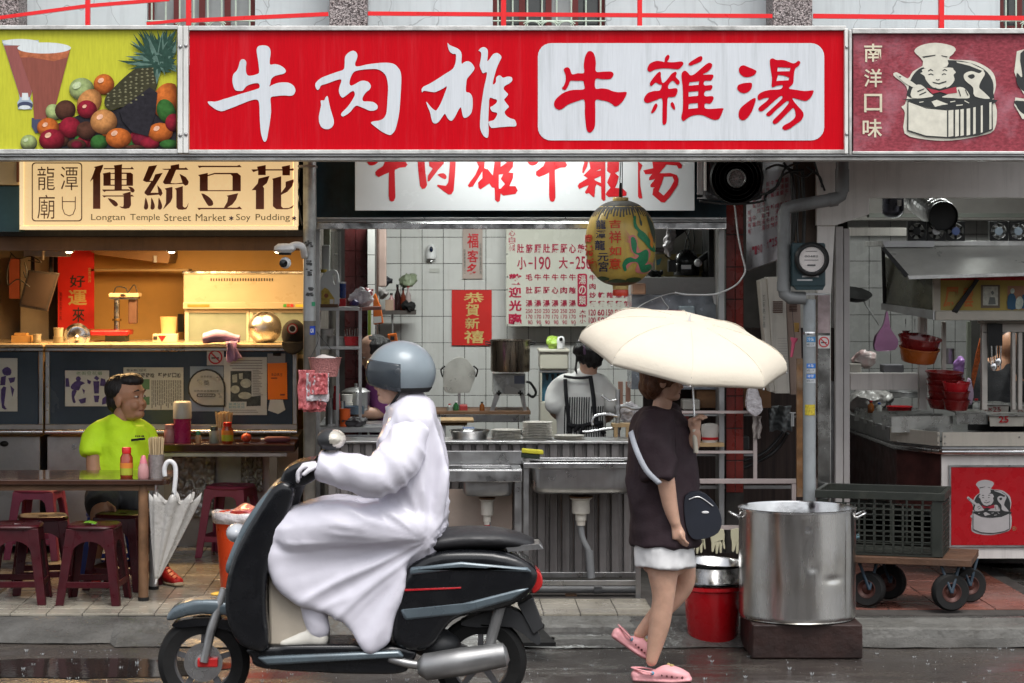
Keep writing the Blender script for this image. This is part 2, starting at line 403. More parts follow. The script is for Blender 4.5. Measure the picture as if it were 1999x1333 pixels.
def pebble():
 m=mat('pebble_dash',(0.22,0.19,0.18),0.8,var=0.1);nt=m.node_tree;N=nt.nodes;L=nt.links;b=N['Principled BSDF']
 g=N.new('ShaderNodeNewGeometry');v=N.new('ShaderNodeTexVoronoi');v.inputs['Scale'].default_value=150;L.new(g.outputs['Position'],v.inputs['Vector'])
 c=N.new('ShaderNodeValToRGB');e=c.color_ramp.elements;e[0].color=(0.05,0.04,0.04,1);e[1].color=(0.5,0.45,0.44,1);e[0].position=0.15
 s=N.new('ShaderNodeSeparateColor');L.new(v.outputs['Color'],s.inputs[0]);L.new(s.outputs[0],c.inputs[0]);L.new(c.outputs[0],b.inputs['Base Color'])
 bp=N.new('ShaderNodeBump');bp.inputs['Strength'].default_value=0.8;bp.inputs['Distance'].default_value=0.006;bp.invert=True
 L.new(v.outputs['Distance'],bp.inputs['Height']);L.new(bp.outputs[0],b.inputs['Normal']);return m
house=thing('shophouse','shophouse with pale cracked plaster upper storey and pebble pillars above the signs','building',(0,YU,3.3))
pl=cracked();pb=pebble()
wins=[(287,498),(962,1182),(1952,2110)]
edges=[-120]+[e for w_ in wins for e in w_]+[2200]
mb=MB()
for a,b_ in zip(edges[0::2],edges[1::2]):mb.box(X_(a,YU),X_(b_,YU),YU,YU+0.2,3.0,5.2)
for a,b_ in wins:mb.box(X_(a,YU),X_(b_,YU),YU+0.004,YU+0.2,3.0,3.33);mb.box(X_(a,YU),X_(b_,YU),YU+0.004,YU+0.2,4.5,5.2)
mb.build('wall',pl,house)
for a,b_,d in[(-90,36,0.36),(643,716,0.36),(1509,1586,0.36)]:
 MB().box(X_(a,YU-0.3),X_(b_,YU-0.3),YU-0.3,YU-0.003,2.9,5.2).build('pillar',pb,house,bev=0.004)
slab_m=mat('stained_ceiling',(0.22,0.21,0.19),0.8,var=0.25,dirt=0.6)
MB().box(-3.4,4.4,13.42,19.6,3.0,3.16).build('floor_slab',slab_m,house)
MB().box(-6,6,YU+0.02,20,5.2,5.4).build('roof_slab',slab_m,house)
MB().box(-6,6,19.7,19.9,0,5.4).build('rear_wall',dark_wall,house)
MB().box(-3.6,-3.42,14.2,19.7,0,3.0).build('side_wall',dark_wall,house)
MB().box(4.42,4.6,14.2,19.7,0,3.0).build('side_wall',dark_wall,house)
frame_m=mat('dark_red_window_frame',(0.12,0.02,0.018),0.5);glass_d=mat('dark_window_glass',(0.03,0.035,0.035),0.06,spec=0.8)
glass_p=mat('pale_window_glass',(0.25,0.27,0.27),0.12,spec=0.8)
gr_m=mat('pale_green_grille',(0.5,0.6,0.5),0.5,dirt=0.3)
for k,(a,b_)in enumerate(wins):
 Yw=YU+0.06;x0,x1=X_(a,YU),X_(b_,YU)
 wn_=MB();
 nb=5
 for i in range(nb):
  xx=x0+(x1-x0-0.035)*i/(nb-1);wn_.box(xx,xx+0.035,Yw,Yw+0.05,3.332,4.5)
 wn_.box(x0+.035,x1-.035,Yw+.003,Yw+0.045,3.42,3.45);wn_.box(x0+.035,x1-.035,Yw+.003,Yw+0.045,4.44,4.497)
 wf=wn_.build('window',frame_m,house)
 for i in range(nb-1):
  a0=x0+(x1-x0-0.035)*i/(nb-1)+0.035;a1=x0+(x1-x0-0.035)*(i+1)/(nb-1)
  MB().box(a0,a1,Yw+0.02,Yw+0.026,3.335,4.44).build('pane',glass_p if(k==0 or i==2)else glass_d,wf)
 g_=MB();yg=YU-0.02
 for q in range(8):
  xx=x0+0.03+(x1-x0-0.06)*q/7;g_.cyl((xx,yg,3.34),(xx,yg,4.3),0.005,n=6)
  g_.ball((xx,yg,3.345),0.013,n=8,m=5)
 for zz in(3.37,3.47):g_.cyl((x0,yg,zz),(x1,yg,zz),0.005,n=6)
 for q in(0.35,0.5,0.65):
  cx_=x0+(x1-x0)*q
  for sg in(-1,1):g_.tube([(cx_+sg*(0.004+0.03*math.sin(t)*(1+t/5)),yg-.004,3.42-0.028*math.cos(t)+t*0.006)for t in[i*0.5 for i in range(10)]],0.004,6)
 g_.build('grille',gr_m,wf,smooth=60)
opp=thing('added_opposite_row','plain grey concrete row of shops across the street, unseen, added to cut low sky light','building',(0,-5.2,0))  # unseen shop row, added and sized to hold back low sky light
om1=mat('opposite_concrete',(0.26,0.25,0.24),0.8,var=0.2);om2=mat('opposite_opening',(0.03,0.03,0.035),0.3)
MB().box(-16,16,-6.2,-5.2,3.1,4.6).build('wall',om1,opp);MB().box(-16,16,-9,-8.8,0,3.1).build('shop_back',om2,opp);MB().box(-16,16,-8.8,-4.4,3.0,3.09).build('canopy',om1,opp)
for i in range(9):
 MB().box(-16+i*4-.25,-16+i*4+.25,-6.0,-5.21,0,2.99).build('pillar',om1,opp)
 if i<8:MB().box(-15+i*4,-13+i*4,-5.19,-5.15,3.6,4.3).build('window',om2,opp)
hb=MB().box(X_(618,14.75),X_(1418,14.75),14.75,14.9,2.30,3.0)
hb.build('fascia_board',mat('teal_painted_board',(0.018,0.05,0.068),0.5,var=0.35,streak=0.5,dcol=(0.012,0.02,0.022)),house)
rr_=mat('bright_red_paint',(0.72,0.012,0.016),0.35,var=0.05,streak=0.15,dcol=(0.25,0.03,0.02))
def railing(label,rails,posts,loc):
 t=thing('railing',label,'railing',loc,'red railings of the balcony')
 Y=YU-0.42
 for(xa,ya,xb,yb,w_)in rails:
  A=P(xa,ya,Y);B=P(xb,yb,Y);d=(B-A).normalized();n_=Vector((-d.z,0,d.x));h=M_(w_,Y)/2
  mb=MB().add([A-n_*h,B-n_*h,B+n_*h,A+n_*h]+[q+Vector((0,.025,0))for q in(A-n_*h,B-n_*h,B+n_*h,A+n_*h)],[(0,1,2,3),(7,6,5,4),(0,4,5,1),(1,5,6,2),(2,6,7,3),(3,7,4,0)]);mb.build('rail',rr_,t)
 for(xa,w_,y0)in posts:
  MB().box(X_(xa-w_/2,Y),X_(xa+w_/2,Y),Y-0.006,Y+0.03,Z_(y0,Y),4.1).build('post',rr_,t,bev=0.002)
railing('red railing with two slanting rails, left of the first pebble pillar',[(-60,42,171,11,7),(171,11,330,-2,7),(286,46,368,38,6),(368,40,641,27,8),(-60,-120,641,-125,7)],[(171,9,50),(368,10,50)],P(171,50,YU-.4))
railing('level red railing between the two pebble pillars',[(718,26,1508,31,8),(718,-122,1508,-118,7)],[(983,10,52),(1249,9,52)],P(983,50,YU-.4))
railing('level red railing right of the second pebble pillar',[(1588,31,2080,36,9),(1588,-118,2080,-116,7)],[(1838,10,56)],P(1838,50,YU-.4))
# walls of the shops
def wall_tiles(px0,px1,py0,py1,Y,tw,th,name,m,g=0.004,depth=0.2,off=0):
 t=struct(MB().box(X_(px0,Y),X_(px1,Y),Y+0.006,Y+depth,Z_(py1,Y),Z_(py0,Y)),name,grout)
 w_=M_(tw,Y);h_=M_(th,Y);base=None;n=0;py=py0+off
 while py<py1-1:
  px=px0
  while px<px1-1:
   ww=min(tw,px1-px);hh=min(th,py1-py)
   if ww<tw*0.98 or hh<th*0.98:
    o=MB().box(0,M_(ww,Y)-g,-0.004,0.008,-M_(hh,Y)+g,0).build('tile',m,t,origin=(0,0,0));
   elif base is None:base=o=MB().box(0,w_-g,-0.004,0.008,-h_+g,0).build('tile',m,t,origin=(0,0,0),bev=0.0012)
   else:o=base.copy();COL.objects.link(o);o.parent=t
   o.location=Vector((X_(px,Y),Y,Z_(py,Y)));o.rotation_euler=(random.uniform(-.006,.006),0,random.uniform(-.006,.006));n+=1
   px+=tw
  py+=th
 return t
YB=18.0
wall_tiles(700,1262,412,870,YB,41.5,51.5,'kitchen_wall',tile_w)
wall_tiles(1655,2060,405,1010,17.6,42,52.5,'stall_wall',mat('grey_white_tile',(0.40,0.40,0.39),0.25,var=0.08,streak=0.25,dcol=(0.2,0.19,0.17)))
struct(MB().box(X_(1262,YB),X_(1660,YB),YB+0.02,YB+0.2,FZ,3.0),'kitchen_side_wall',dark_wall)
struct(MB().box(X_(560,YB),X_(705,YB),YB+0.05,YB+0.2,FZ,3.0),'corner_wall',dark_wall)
struct(MB().box(X_(596,14.3),X_(606,14.3),14.5,18.0,FZ,3.0),'partition_wall',mat('grimy_partition',(0.10,0.085,0.07),0.7,var=0.3,dirt=0.6))
struct(MB().box(X_(1636,15.2),X_(1646,15.2),15.4,18.0,FZ,3.0),'partition_wall',mat('grey_partition',(0.25,0.24,0.235),0.6,var=0.2,dirt=0.4))
# the big front signs
YS=13.3
def tr(pts,ox,oy,s,k=4):return smoothpath([(ox+x/s,oy+y/s)for x,y in pts],k)
sign_red=mat('red_sign_vinyl',(0.52,0.001,0.008),0.4,var=0.08,vs=8,stretch=(30,1,1.2),streak=0.3,dcol=(0.60,0.045,0.06),spec=0.12)
sign_white=mat('white_sign_vinyl',(0.60,0.63,0.665),0.35,spec=0.2,var=0.05,vs=6,stretch=(30,1,1.2),streak=0.5,dcol=(0.36,0.39,0.40))
sign_letter_red=mat('red_sign_letters',(0.50,0.001,0.012),0.4,spec=0.12,var=0.06,vs=8,stretch=(20,1,1.2))
G1=[tr([(760,55),(820,68),(850,110),(855,170),(845,240),(850,305),(910,300),(975,315),(1030,350),(1053,390),(1030,422),(960,440),(900,460),(862,500),(850,560),(838,590),(880,570),(950,545),(1040,537),(1110,550),(1160,590),(1177,640),(1160,690),(1120,712),(1030,708),(940,715),(858,735),(858,830),(860,930),(845,1060),(825,1180),(805,1280),(780,1310),(755,1285),(730,1200),(718,1080),(712,950),(708,830),(690,770),(640,762),(560,785),(460,825),(360,865),(280,895),(225,912),(160,898),(100,860),(50,820),(38,790),(75,785),(140,787),(230,760),(330,730),(440,695),(560,660),(660,630),(705,610),(712,580),(700,552),(660,548),(600,560),(545,585),(520,610),(490,645),(440,648),(400,640),(375,600),(360,540),(358,490),(372,430),(410,390),(435,340),(450,280),(470,245),(500,235),(530,255),(540,290),(533,350),(540,420),(570,450),(630,445),(690,425),(705,400),(700,320),(690,240),(675,150),(675,100),(700,65)],400,80,6.665)]
G2=[tr([(590,125),(635,145),(652,190),(640,240),(622,290),(630,325),(680,328),(760,308),(860,293),(960,283),(1060,283),(1130,300),(1180,345),(1212,400),(1222,490),(1218,620),(1208,780),(1195,930),(1170,1060),(1140,1160),(1100,1210),(1070,1222),(1010,1200),(950,1165),(890,1120),(835,1075),(832,1055),(870,1042),(930,1035),(985,1010),(1020,960),(1035,880),(1042,760),(1050,640),(1045,540),(1020,450),(970,395),(900,365),(800,365),(700,375),(610,400),(565,470),(548,550),(570,580),(620,560),(680,525),(730,515),(790,530),(825,580),(810,630),(760,670),(718,740),(730,782),(790,785),(860,795),(910,835),(910,880),(870,903),(810,905),(750,880),(690,855),(640,840),(600,870),(560,920),(500,965),(460,980),(438,960),(450,930),(500,880),(550,820),(600,740),(618,690),(600,650),(560,665),(510,705),(460,735),(430,710),(410,650),(420,590),(440,530),(438,500),(400,502),(330,525),(260,552),(180,578),(155,620),(130,635),(108,605),(103,560),(130,520),(190,475),(290,435),(390,400),(470,370),(485,300),(490,210),(530,155)],600,80,6.665),tr([(262,718),(280,790),(300,880),(325,960),(345,1040),(335,1100),(290,1140),(235,1145),(185,1120),(155,1060),(150,980),(165,900),(178,830),(175,775),(220,770),(235,735)],600,80,6.665)]
G3=[tr([(358,55),(380,80),(430,105),(490,130),(530,170),(542,220),(540,325),(580,305),(620,295),(665,315),(700,360),(708,395),(680,440),(640,490),(610,530),(600,600),(598,690),(640,705),(672,740),(685,800),(683,900),(665,970),(620,1020),(575,1032),(555,1000),(545,950),(530,895),(500,930),(465,1000),(430,1055),(400,1070),(360,1040),(325,980),(290,1020),(240,1085),(200,1105),(165,1090),(145,1030),(130,960),(100,890),(80,825),(100,840),(140,890),(200,937),(235,905),(280,820),(315,730),(350,625),(300,650),(240,680),(190,698),(120,690),(50,680),(30,700),(20,670),(40,630),(120,590),(220,530),(320,465),(420,400),(450,350),(465,290),(465,205),(430,200),(390,175),(365,120)],820,75,6.665,3),tr([(760,155),(800,118),(845,115),(880,150),(882,220),(875,295),(910,260),(950,205),(1000,188),(1045,215),(1058,250),(1030,310),(1000,380),(975,460),(945,595),(985,570),(990,510),(1020,483),(1050,485),(1080,510),(1140,495),(1190,505),(1200,545),(1160,585),(1100,620),(1090,660),(1125,700),(1145,730),(1110,775),(1095,800),(1130,850),(1155,890),(1120,925),(1100,965),(1130,1010),(1180,1040),(1235,1060),(1250,1138),(1150,1145),(1030,1155),(930,1162),(895,1110),(895,1080),(960,1060),(1000,1000),(998,965),(940,950),(912,900),(940,880),(990,840),(1000,800),(960,785),(905,775),(895,900),(888,1080),(893,1200),(880,1290),(830,1270),(795,1210),(780,1140),(785,1000),(800,850),(830,650),(855,540),(870,440),(820,452),(795,410),(775,350),(790,270),(795,190),(775,165)],820,75,6.665,3)]
G4=[tr([(678,128),(720,150),(745,210),(755,290),(757,395),(860,397),(955,397),(985,430),(965,475),(925,495),(830,495),(752,495),(750,615),(830,615),(910,625),(970,650),(1050,665),(1140,660),(1157,680),(1130,740),(1090,800),(1040,840),(1000,848),(960,815),(900,785),(830,770),(752,768),(748,900),(746,1060),(735,1130),(700,1180),(670,1190),(640,1165),(625,1090),(612,950),(605,768),(520,780),(430,810),(370,840),(320,880),(270,892),(225,865),(210,820),(225,770),(280,710),(360,660),(460,635),(600,625),(600,560),(585,518),(500,517),(425,517),(400,570),(370,625),(340,635),(313,612),(340,575),(362,510),(360,440),(340,390),(340,360),(380,340),(415,360),(445,430),(520,418),(600,412),(597,320),(610,220),(640,150)],1050,80,6.665)]
G5=[tr([(425,178),(448,200),(435,240),(420,270),(500,275),(600,265),(628,290),(605,330),(560,365),(460,358),(360,355),(260,370),(200,398),(165,385),(160,350),(195,290),(280,258),(350,265),(380,270),(390,215)],1240,80,6.665),tr([(310,400),(335,415),(335,470),(360,545),(420,495),(470,430),(520,398),(540,420),(530,465),(575,520),(572,560),(540,562),(490,515),(440,560),(435,620),(530,612),(552,650),(520,720),(460,730),(425,740),(415,860),(412,1030),(395,1080),(370,1088),(355,1060),(355,900),(350,750),(280,765),(200,795),(150,805),(118,780),(118,740),(160,680),(240,650),(320,640),(345,575),(310,560),(270,540),(240,560),(210,585),(190,565),(200,530),(250,460)],1240,80,6.665),tr([(275,810),(290,840),(265,900),(225,938),(207,930),(225,880),(250,830)],1240,80,6.665),tr([(485,793),(510,830),(520,880),(500,890),(470,850),(460,815)],1240,80,6.665),tr([(850,195),(875,215),(860,260),(800,290),(720,320),(693,300),(720,270),(790,225)],1240,80,6.665),tr([(650,385),(685,410),(720,445),(770,430),(830,380),(900,320),(960,282),(1000,300),(995,345),(940,400),(880,435),(1000,435),(1018,460),(990,510),(950,515),(900,520),(900,575),(990,572),(1005,600),(980,640),(910,650),(905,715),(1000,715),(1020,745),(995,800),(960,815),(910,812),(912,875),(1020,880),(1140,873),(1142,900),(1110,980),(1085,1015),(1030,1025),(960,1000),(880,965),(800,960),(720,980),(660,1020),(630,1040),(602,1010),(605,960),(620,880),(622,720),(615,560),(602,470),(610,410)],1240,80,6.665)]
G5H=[[(1240+x/6.665,80+y/6.665)for x,y in h]for h in([(705,535),(832,522),(825,570),(698,580)],[(695,660),(822,650),(818,712),(695,722)],[(700,815),(815,805),(818,872),(690,882)])]
G6=[tr([(210,315),(290,345),(360,375),(378,400),(350,440),(290,465),(230,467),(180,440),(150,390),(160,340)],1420,80,6.665),tr([(300,540),(320,560),(315,610),(280,655),(220,678),(160,660),(128,620),(140,575),(200,550)],1420,80,6.665),tr([(360,740),(368,770),(345,850),(310,930),(260,1000),(205,1030),(160,1010),(145,950),(165,880),(240,810),(310,760)],1420,80,6.665),tr([(590,225),(640,245),(740,248),(860,290),(920,258),(948,275),(930,320),(885,355),(868,420),(862,500),(850,560),(800,615),(900,635),(1010,650),(1110,640),(1118,670),(1080,740),(1020,778),(950,765),(850,740),(870,790),(930,860),(980,920),(990,970),(960,1030),(880,1090),(810,1140),(745,1158),(713,1130),(740,1095),(820,1050),(880,990),(885,930),(860,870),(810,910),(740,980),(670,1050),(620,1080),(590,1060),(600,1025),(660,965),(740,880),(800,800),(775,780),(700,840),(630,900),(560,970),(520,975),(508,945),(560,895),(640,820),(715,740),(700,712),(640,755),(560,825),(480,895),(430,915),(402,885),(430,845),(500,790),(540,742),(490,740),(410,768),(393,730),(410,690),(470,655),(560,635),(690,625),(720,575),(650,580),(590,600),(575,570),(580,480),(560,350),(553,250)],1420,80,6.665)]
G6H=[[(1420+x/6.665,80+y/6.665)for x,y in h]for h in([(655,340),(820,348),(812,392),(648,395)],[(660,440),(740,450),(805,475),(795,510),(700,515),(635,520)])]
def rrect(x0,y0,x1,y1,r,n=6):
 o=[]
 for cx_,cy_,a0 in((x1-r,y0+r,-90),(x1-r,y1-r,0),(x0+r,y1-r,90),(x0+r,y0+r,180)):
  for i in range(n+1):a=R(a0+90*i/n);o.append((cx_+r*math.cos(a),cy_+r*math.sin(a)))
 return o
def frame_box(t,x0,y0,x1,y1,Y,d,fw,m,name='frame'):
 for q in((x0-fw,y0-fw,x1+fw,y0),(x0-fw,y1,x1+fw,y1+fw)):MB().pbox(*q,Y-0.02,d).build(name,m,t,bev=0.003)
 for q in((x0-fw,y0,x0,y1),(x1,y0,x1+fw,y1)):MB().pbox(*q,Y-0.017,d-.003).build(name,m,t,bev=0.003)
rs=thing('shop_sign','long red shop sign with white brush lettering and a white rounded panel','sign',P(1010,300,YS))
MB().pbox(370,59,1648,292,YS,0.2).build('panel',sign_red,rs)
MB().prism(rrect(1050,84,1609,274,26),YS-0.003,0).build('white_panel',sign_white,rs)
for g in(G1,G2,G3):
 mb=MB()
 for i,o_ in enumerate(g):mb.prism(o_,YS-0.003,0)
 mb.build('lettering',sign_white,rs)
mb=MB();[mb.prism(o_,YS-0.006,0)for o_ in G4];mb.build('lettering',sign_letter_red,rs)
mb=MB();[mb.prism(o_,YS-0.006,0)for o_ in G5[:-1]];mb.prism(G5[-1],YS-0.006,0,G5H);mb.build('lettering',sign_letter_red,rs)
mb=MB();[mb.prism(o_,YS-0.006,0)for o_ in G6[:-1]];mb.prism(G6[-1],YS-0.006,0,G6H);mb.build('lettering',sign_letter_red,rs)
MB().pbox(368,50,1652,59,YS-0.02,0.24).build('frame',alu,rs,bev=0.003)
MB().pbox(368,292,1652,300,YS-0.02,0.24).build('frame',alu,rs,bev=0.003)
MB().pbox(-60,301,2060,305,YS-0.01,0.22).build('frame',steel_d,rs,bev=0.002)
MB().pbox(-60,306,2060,313,YS+0.01,0.20).build('gutter',alu,rs,bev=0.004)
MB().pbox(-60,296,2060,300.5,YS+0.222,0.04).build('gutter',alu,rs)
for x in(352,363):
 MB().pbox(x-5.5,50,x+4.5,299,YS-0.03,0.06).build('post',white_metal,rs,bev=0.004)
 for y in(89,262):MB().ball(P(x,y+(2 if x<360 else 0),YS-0.03),0.011,0.008,0.011,n=10,m=6).build('bolt',steel_d,rs,smooth=180)
MB().pbox(1649,55,1656,300,YS-0.03,0.06).build('post',white_metal,rs,bev=0.004)
MB().pbox(1657.5,58,1663,302,YS-0.02,0.05).build('post',alu,rs,bev=0.003)
for y in(92,262):MB().ball(P(1653,y,YS-0.03),0.010,0.008,0.010,n=10,m=6).build('bolt',steel_d,rs,smooth=180)
# fruit and juice sign on the left (a printed picture, flat)
fs_=thing('fruit_sign','yellow green sign printed with juice glasses, heaped fruit and a pineapple','sign',P(170,300,YS))
def pm(name,c,r=0.4,v=0.1):return mat(name,c,r,var=v,vs=8,stretch=(14,1,1.5),spec=0.15)
MB().pbox(-60,57,345,291,YS+0.004,0.2).build('panel',pm('print_yellow_green',(0.50,0.50,0.04)),fs_)
MB().pbox(-60,49,347,57,YS-0.02,0.24).build('frame',alu,fs_,bev=0.003)
MB().pbox(-60,291,347,300,YS-0.02,0.24).build('frame',alu,fs_,bev=0.003)
FO=lambda x,y:(x/5.333,50+y/5.333)
LZ=[0]
def flat(pts,m,name,t,Y=None,k=0,lab=None):
 LZ[0]+=1;y=(YS if Y is None else Y)-0.00015*LZ[0]
 q=[FO(*p)for p in pts];q=smoothpath(q,k)if k else q
 q=[(min(x,344.8),min(max(y_,57.5),290.5))for x,y_ in q]
 return MB().prism(q,y,0).build(name,m,t)
def ell(cx_,cy_,rx,ry,rot=0,n=22):
 c_,s_=math.cos(R(rot)),math.sin(R(rot))
 return[(cx_+rx*math.cos(6.2832*i/n)*c_-ry*math.sin(6.2832*i/n)*s_,cy_+rx*math.cos(6.2832*i/n)*s_+ry*math.sin(6.2832*i/n)*c_)for i in range(n)]
foam=pm('print_foam',(0.62,0.66,0.66));choc=pm('print_juice',(0.24,0.075,0.055));choc2=pm('print_juice_pink',(0.27,0.09,0.08));gls=pm('print_glass',(0.35,0.42,0.5));gld=pm('print_glass_dark',(0.06,0.07,0.12))
pm=lambda name,c,r=0.4,v=0.3:mat(name,c,r,var=v,vs=38,spec=0.15,dirt=.25,dcol=tuple(x*.5 for x in lin(c)))
orange_=pm('print_orange',(0.62,0.16,0.03));juo=pm('print_juice_top',(0.42,0.13,0.06))
flat([(20,150),(400,150),(410,190),(330,700),(310,760),(340,800),(330,870),(190,870),(180,800),(205,760),(195,700),(60,270)],gls,'print',fs_)
flat([(40,205),(330,205),(330,700),(310,745),(210,745)],choc2,'print',fs_)
flat(ell(212,172,190,34),foam,'print',fs_)
flat(ell(262,830,80,40),gld,'print',fs_);flat(ell(258,850,60,22),foam,'print',fs_);flat([(230,700),(290,700),(300,775),(225,775)],foam,'print',fs_)
flat([(330,960),(450,960),(420,1110),(370,1120),(330,1050)],gld,'print',fs_)
flat([(180,230),(735,230),(580,830),(470,975),(355,975),(340,700)],choc,'print',fs_)
flat([(190,260),(725,260),(700,330),(560,370),(330,330),(210,330)],juo,'print',fs_)
flat(ell(460,232,280,58),foam,'print',fs_)
g_pale=pm('print_pale_green',(0.38,0.48,0.20));g_dark=pm('print_green',(0.045,0.16,0.035));redf=pm('print_red_fruit',(0.30,0.015,0.035));red2=pm('print_dark_red',(0.18,0.012,0.03));brn=pm('print_brown',(0.10,0.04,0.025));dkf=pm('print_shadow',(0.022,0.02,0.025))
org2=pm('print_orange_pale',(0.60,0.27,0.09));pk=pm('print_pineapple',(0.045,0.042,0.022));lf=pm('print_leaf',(0.025,0.06,0.045));lf2=pm('print_leaf_pale',(0.10,0.17,0.14));lf3=pm('print_pineapple_eye',(0.20,0.19,0.11))
flat([(1180,880),(1640,700),(1850,820),(1850,1300),(480,1300),(420,1150),(600,1020),(900,900)],dkf,'print',fs_)
fruits=[(1740,780,150,190,orange_,20),(1730,890,95,130,g_dark,-20),(850,660,130,118,g_pale,0),(1082,610,108,108,orange_,0),(560,900,90,80,g_pale,40),(680,880,110,105,brn,-30),(930,800,120,150,org2,35),(905,870,105,95,redf,10),(500,1060,115,100,orange_,0),(730,1060,115,110,redf,0),(540,1190,135,115,redf,0),(900,1090,105,95,brn,0),(1080,1000,140,130,org2,0),(300,1220,88,85,g_pale,0),(1030,1220,90,85,g_dark,0),(1235,1170,135,105,orange_,0),(1480,1180,110,80,red2,0),(1560,1230,100,70,redf,0),(1670,1110,130,100,orange_,0),(1810,1010,90,95,redf,0),(1770,1235,110,50,g_dark,0),(800,1240,100,60,brn,0),(1400,1280,110,40,brn,0),(800,1240,60,40,red2,0)]
def fruit_mat(m_):
 n_=m_.name+'_fruit'
 if n_ in _mats:return _mats[n_]
 m=m_.copy();m.name=n_;_mats[n_]=m;N=m.node_tree.nodes;L=m.node_tree.links;b=N['Principled BSDF'];src=b.inputs['Base Color'].links[0].from_socket
 tc=N.new('ShaderNodeTexCoord');sx=N.new('ShaderNodeSeparateXYZ');L.new(tc.outputs['Generated'],sx.inputs[0]);cb=N.new('ShaderNodeCombineXYZ');L.new(sx.outputs[0],cb.inputs[0]);L.new(sx.outputs[2],cb.inputs[1])
 ds=N.new('ShaderNodeVectorMath');ds.operation='DISTANCE';ds.inputs[1].default_value=(.42,.66,0);L.new(cb.outputs[0],ds.inputs[0])
 cr_=N.new('ShaderNodeValToRGB');e=cr_.color_ramp.elements;e[0].position=0;e[0].color=(1.0,1.0,1.0,1);e[1].position=.72;e[1].color=(.03,.03,.035,1);x_=e.new(.3);x_.color=(.78,.76,.74,1);x_=e.new(.52);x_.color=(.30,.27,.27,1)
 L.new(ds.outputs['Value'],cr_.inputs[0]);mu=N.new('ShaderNodeVectorMath');mu.operation='MULTIPLY';L.new(src,mu.inputs[0]);L.new(cr_.outputs[0],mu.inputs[1]);L.new(mu.outputs[0],b.inputs['Base Color']);return m
rndf=random.Random(8)
fruits=[(620+rndf.uniform(-160,1200),1120+rndf.uniform(-60,150),rndf.uniform(50,85),rndf.uniform(45,75),rndf.choice((redf,red2,brn,orange_,g_dark)),rndf.uniform(-30,30))for _ in range(22)]+fruits
for cx_,cy_,rx,ry,m_,ro in fruits:
 flat(ell(cx_,cy_,rx,ry,ro),fruit_mat(m_),'print',fs_)
hl=pm('print_highlight',(0.72,0.42,0.28));hl2=pm('print_highlight_green',(0.50,0.58,0.34))
for cx_,cy_,r_,m_ in[(1050,570,34,hl),(800,620,50,hl2),(470,1030,30,hl),(500,1140,36,hl),(1040,950,36,hl),(1190,1120,36,hl),(1630,1070,34,hl),(880,840,24,hl),(270,1190,26,hl2)]:
 flat(ell(cx_,cy_,r_,r_*0.7,-30),m_,'print',fs_)
flat([(1090,830),(1100,740),(1180,650),(1290,540),(1420,440),(1550,400),(1640,480),(1640,620),(1560,780),(1430,840),(1250,850),(1150,880)],pk,'print',fs_,k=3)
flat([(1240,880),(1560,640),(1640,700),(1620,900),(1540,1150),(1380,1110),(1280,1000)],dkf,'print',fs_)
rnd=random.Random(3);mb=MB()
for i in range(9):
 for j in range(8):
  x=1130+i*58+rnd.uniform(-8,8);y=800-i*42+j*38-90+rnd.uniform(-8,8)
  if y<430 or y>840 or x-y*-0.35>1880 or(x<1250 and y<650)or(x>1500 and y>640):continue
  mb.prism([FO(x-17,y),FO(x,y-14),FO(x+15,y-2),FO(x+2,y+6)],YS-0.00015*(LZ[0]+1),0)
LZ[0]+=1;mb.build('print',lf3,fs_)
mb=MB();mb2=MB();LZ[0]+=1
for i in range(110):
 a=rnd.uniform(-200,30)if i<84 else rnd.uniform(20,110);L_=rnd.uniform(130,330)*(1.25 if i<84 else 0.75);w_=rnd.uniform(12,26)
 bx,by=1650+rnd.uniform(-60,60),330+rnd.uniform(-50,90);c_,s_=math.cos(R(a)),math.sin(R(a))
 q=[(bx-s_*w_,by+c_*w_),(bx+c_*L_*0.6-s_*w_*0.8,by+s_*L_*0.6+c_*w_*0.8),(bx+c_*L_,by+s_*L_-12),(bx+c_*L_*0.6+s_*w_*.8,by+s_*L_*0.6-c_*w_*.8),(bx+s_*w_,by-c_*w_)]
 q=[FO(*p)for p in q];q=[(min(x,344.5),max(58,y))for x,y in q]
 (mb if i%3 else mb2).prism(q,YS-0.00015*LZ[0]-0.000003*i,0)
mb.build('print',lf,fs_);mb2.build('print',lf2,fs_)
# noodle-pot sign on the right, pink red and weathered
cs=thing('noodle_sign','weathered pink red sign with a chef emblem in a cooking pot','sign',P(1830,300,YS))
MB().pbox(1666,65,2070,295,YS+0.004,0.2).build('panel',mat('weathered_red_vinyl',(0.25,0.045,0.06),0.5,var=0.4,vs=40,stretch=(1,1,2),dirt=0.6,dcol=(0.50,0.24,0.29),spec=.2),cs)
MB().pbox(1664,55,2070,65,YS-0.02,0.24).build('frame',alu,cs,bev=0.003)
MB().pbox(1664,295,2070,300.5,YS-0.022,0.24).build('frame',alu,cs,bev=0.003)
ink=mat('print_black',(0.02,0.022,0.022),0.5,var=0.3);ivory=mat('print_ivory',(0.60,0.58,0.49),0.5,var=0.12,vs=20)
mb=MB()
for i,ch in enumerate('南洋口味'):letters(mb,ch,1687-(3 if i==3 else 0),85+i*49,1722,121+i*49,YS,0.012)
mb.build('lettering',mat('print_cream',(0.62,0.56,0.42),0.6,var=0.15),cs)
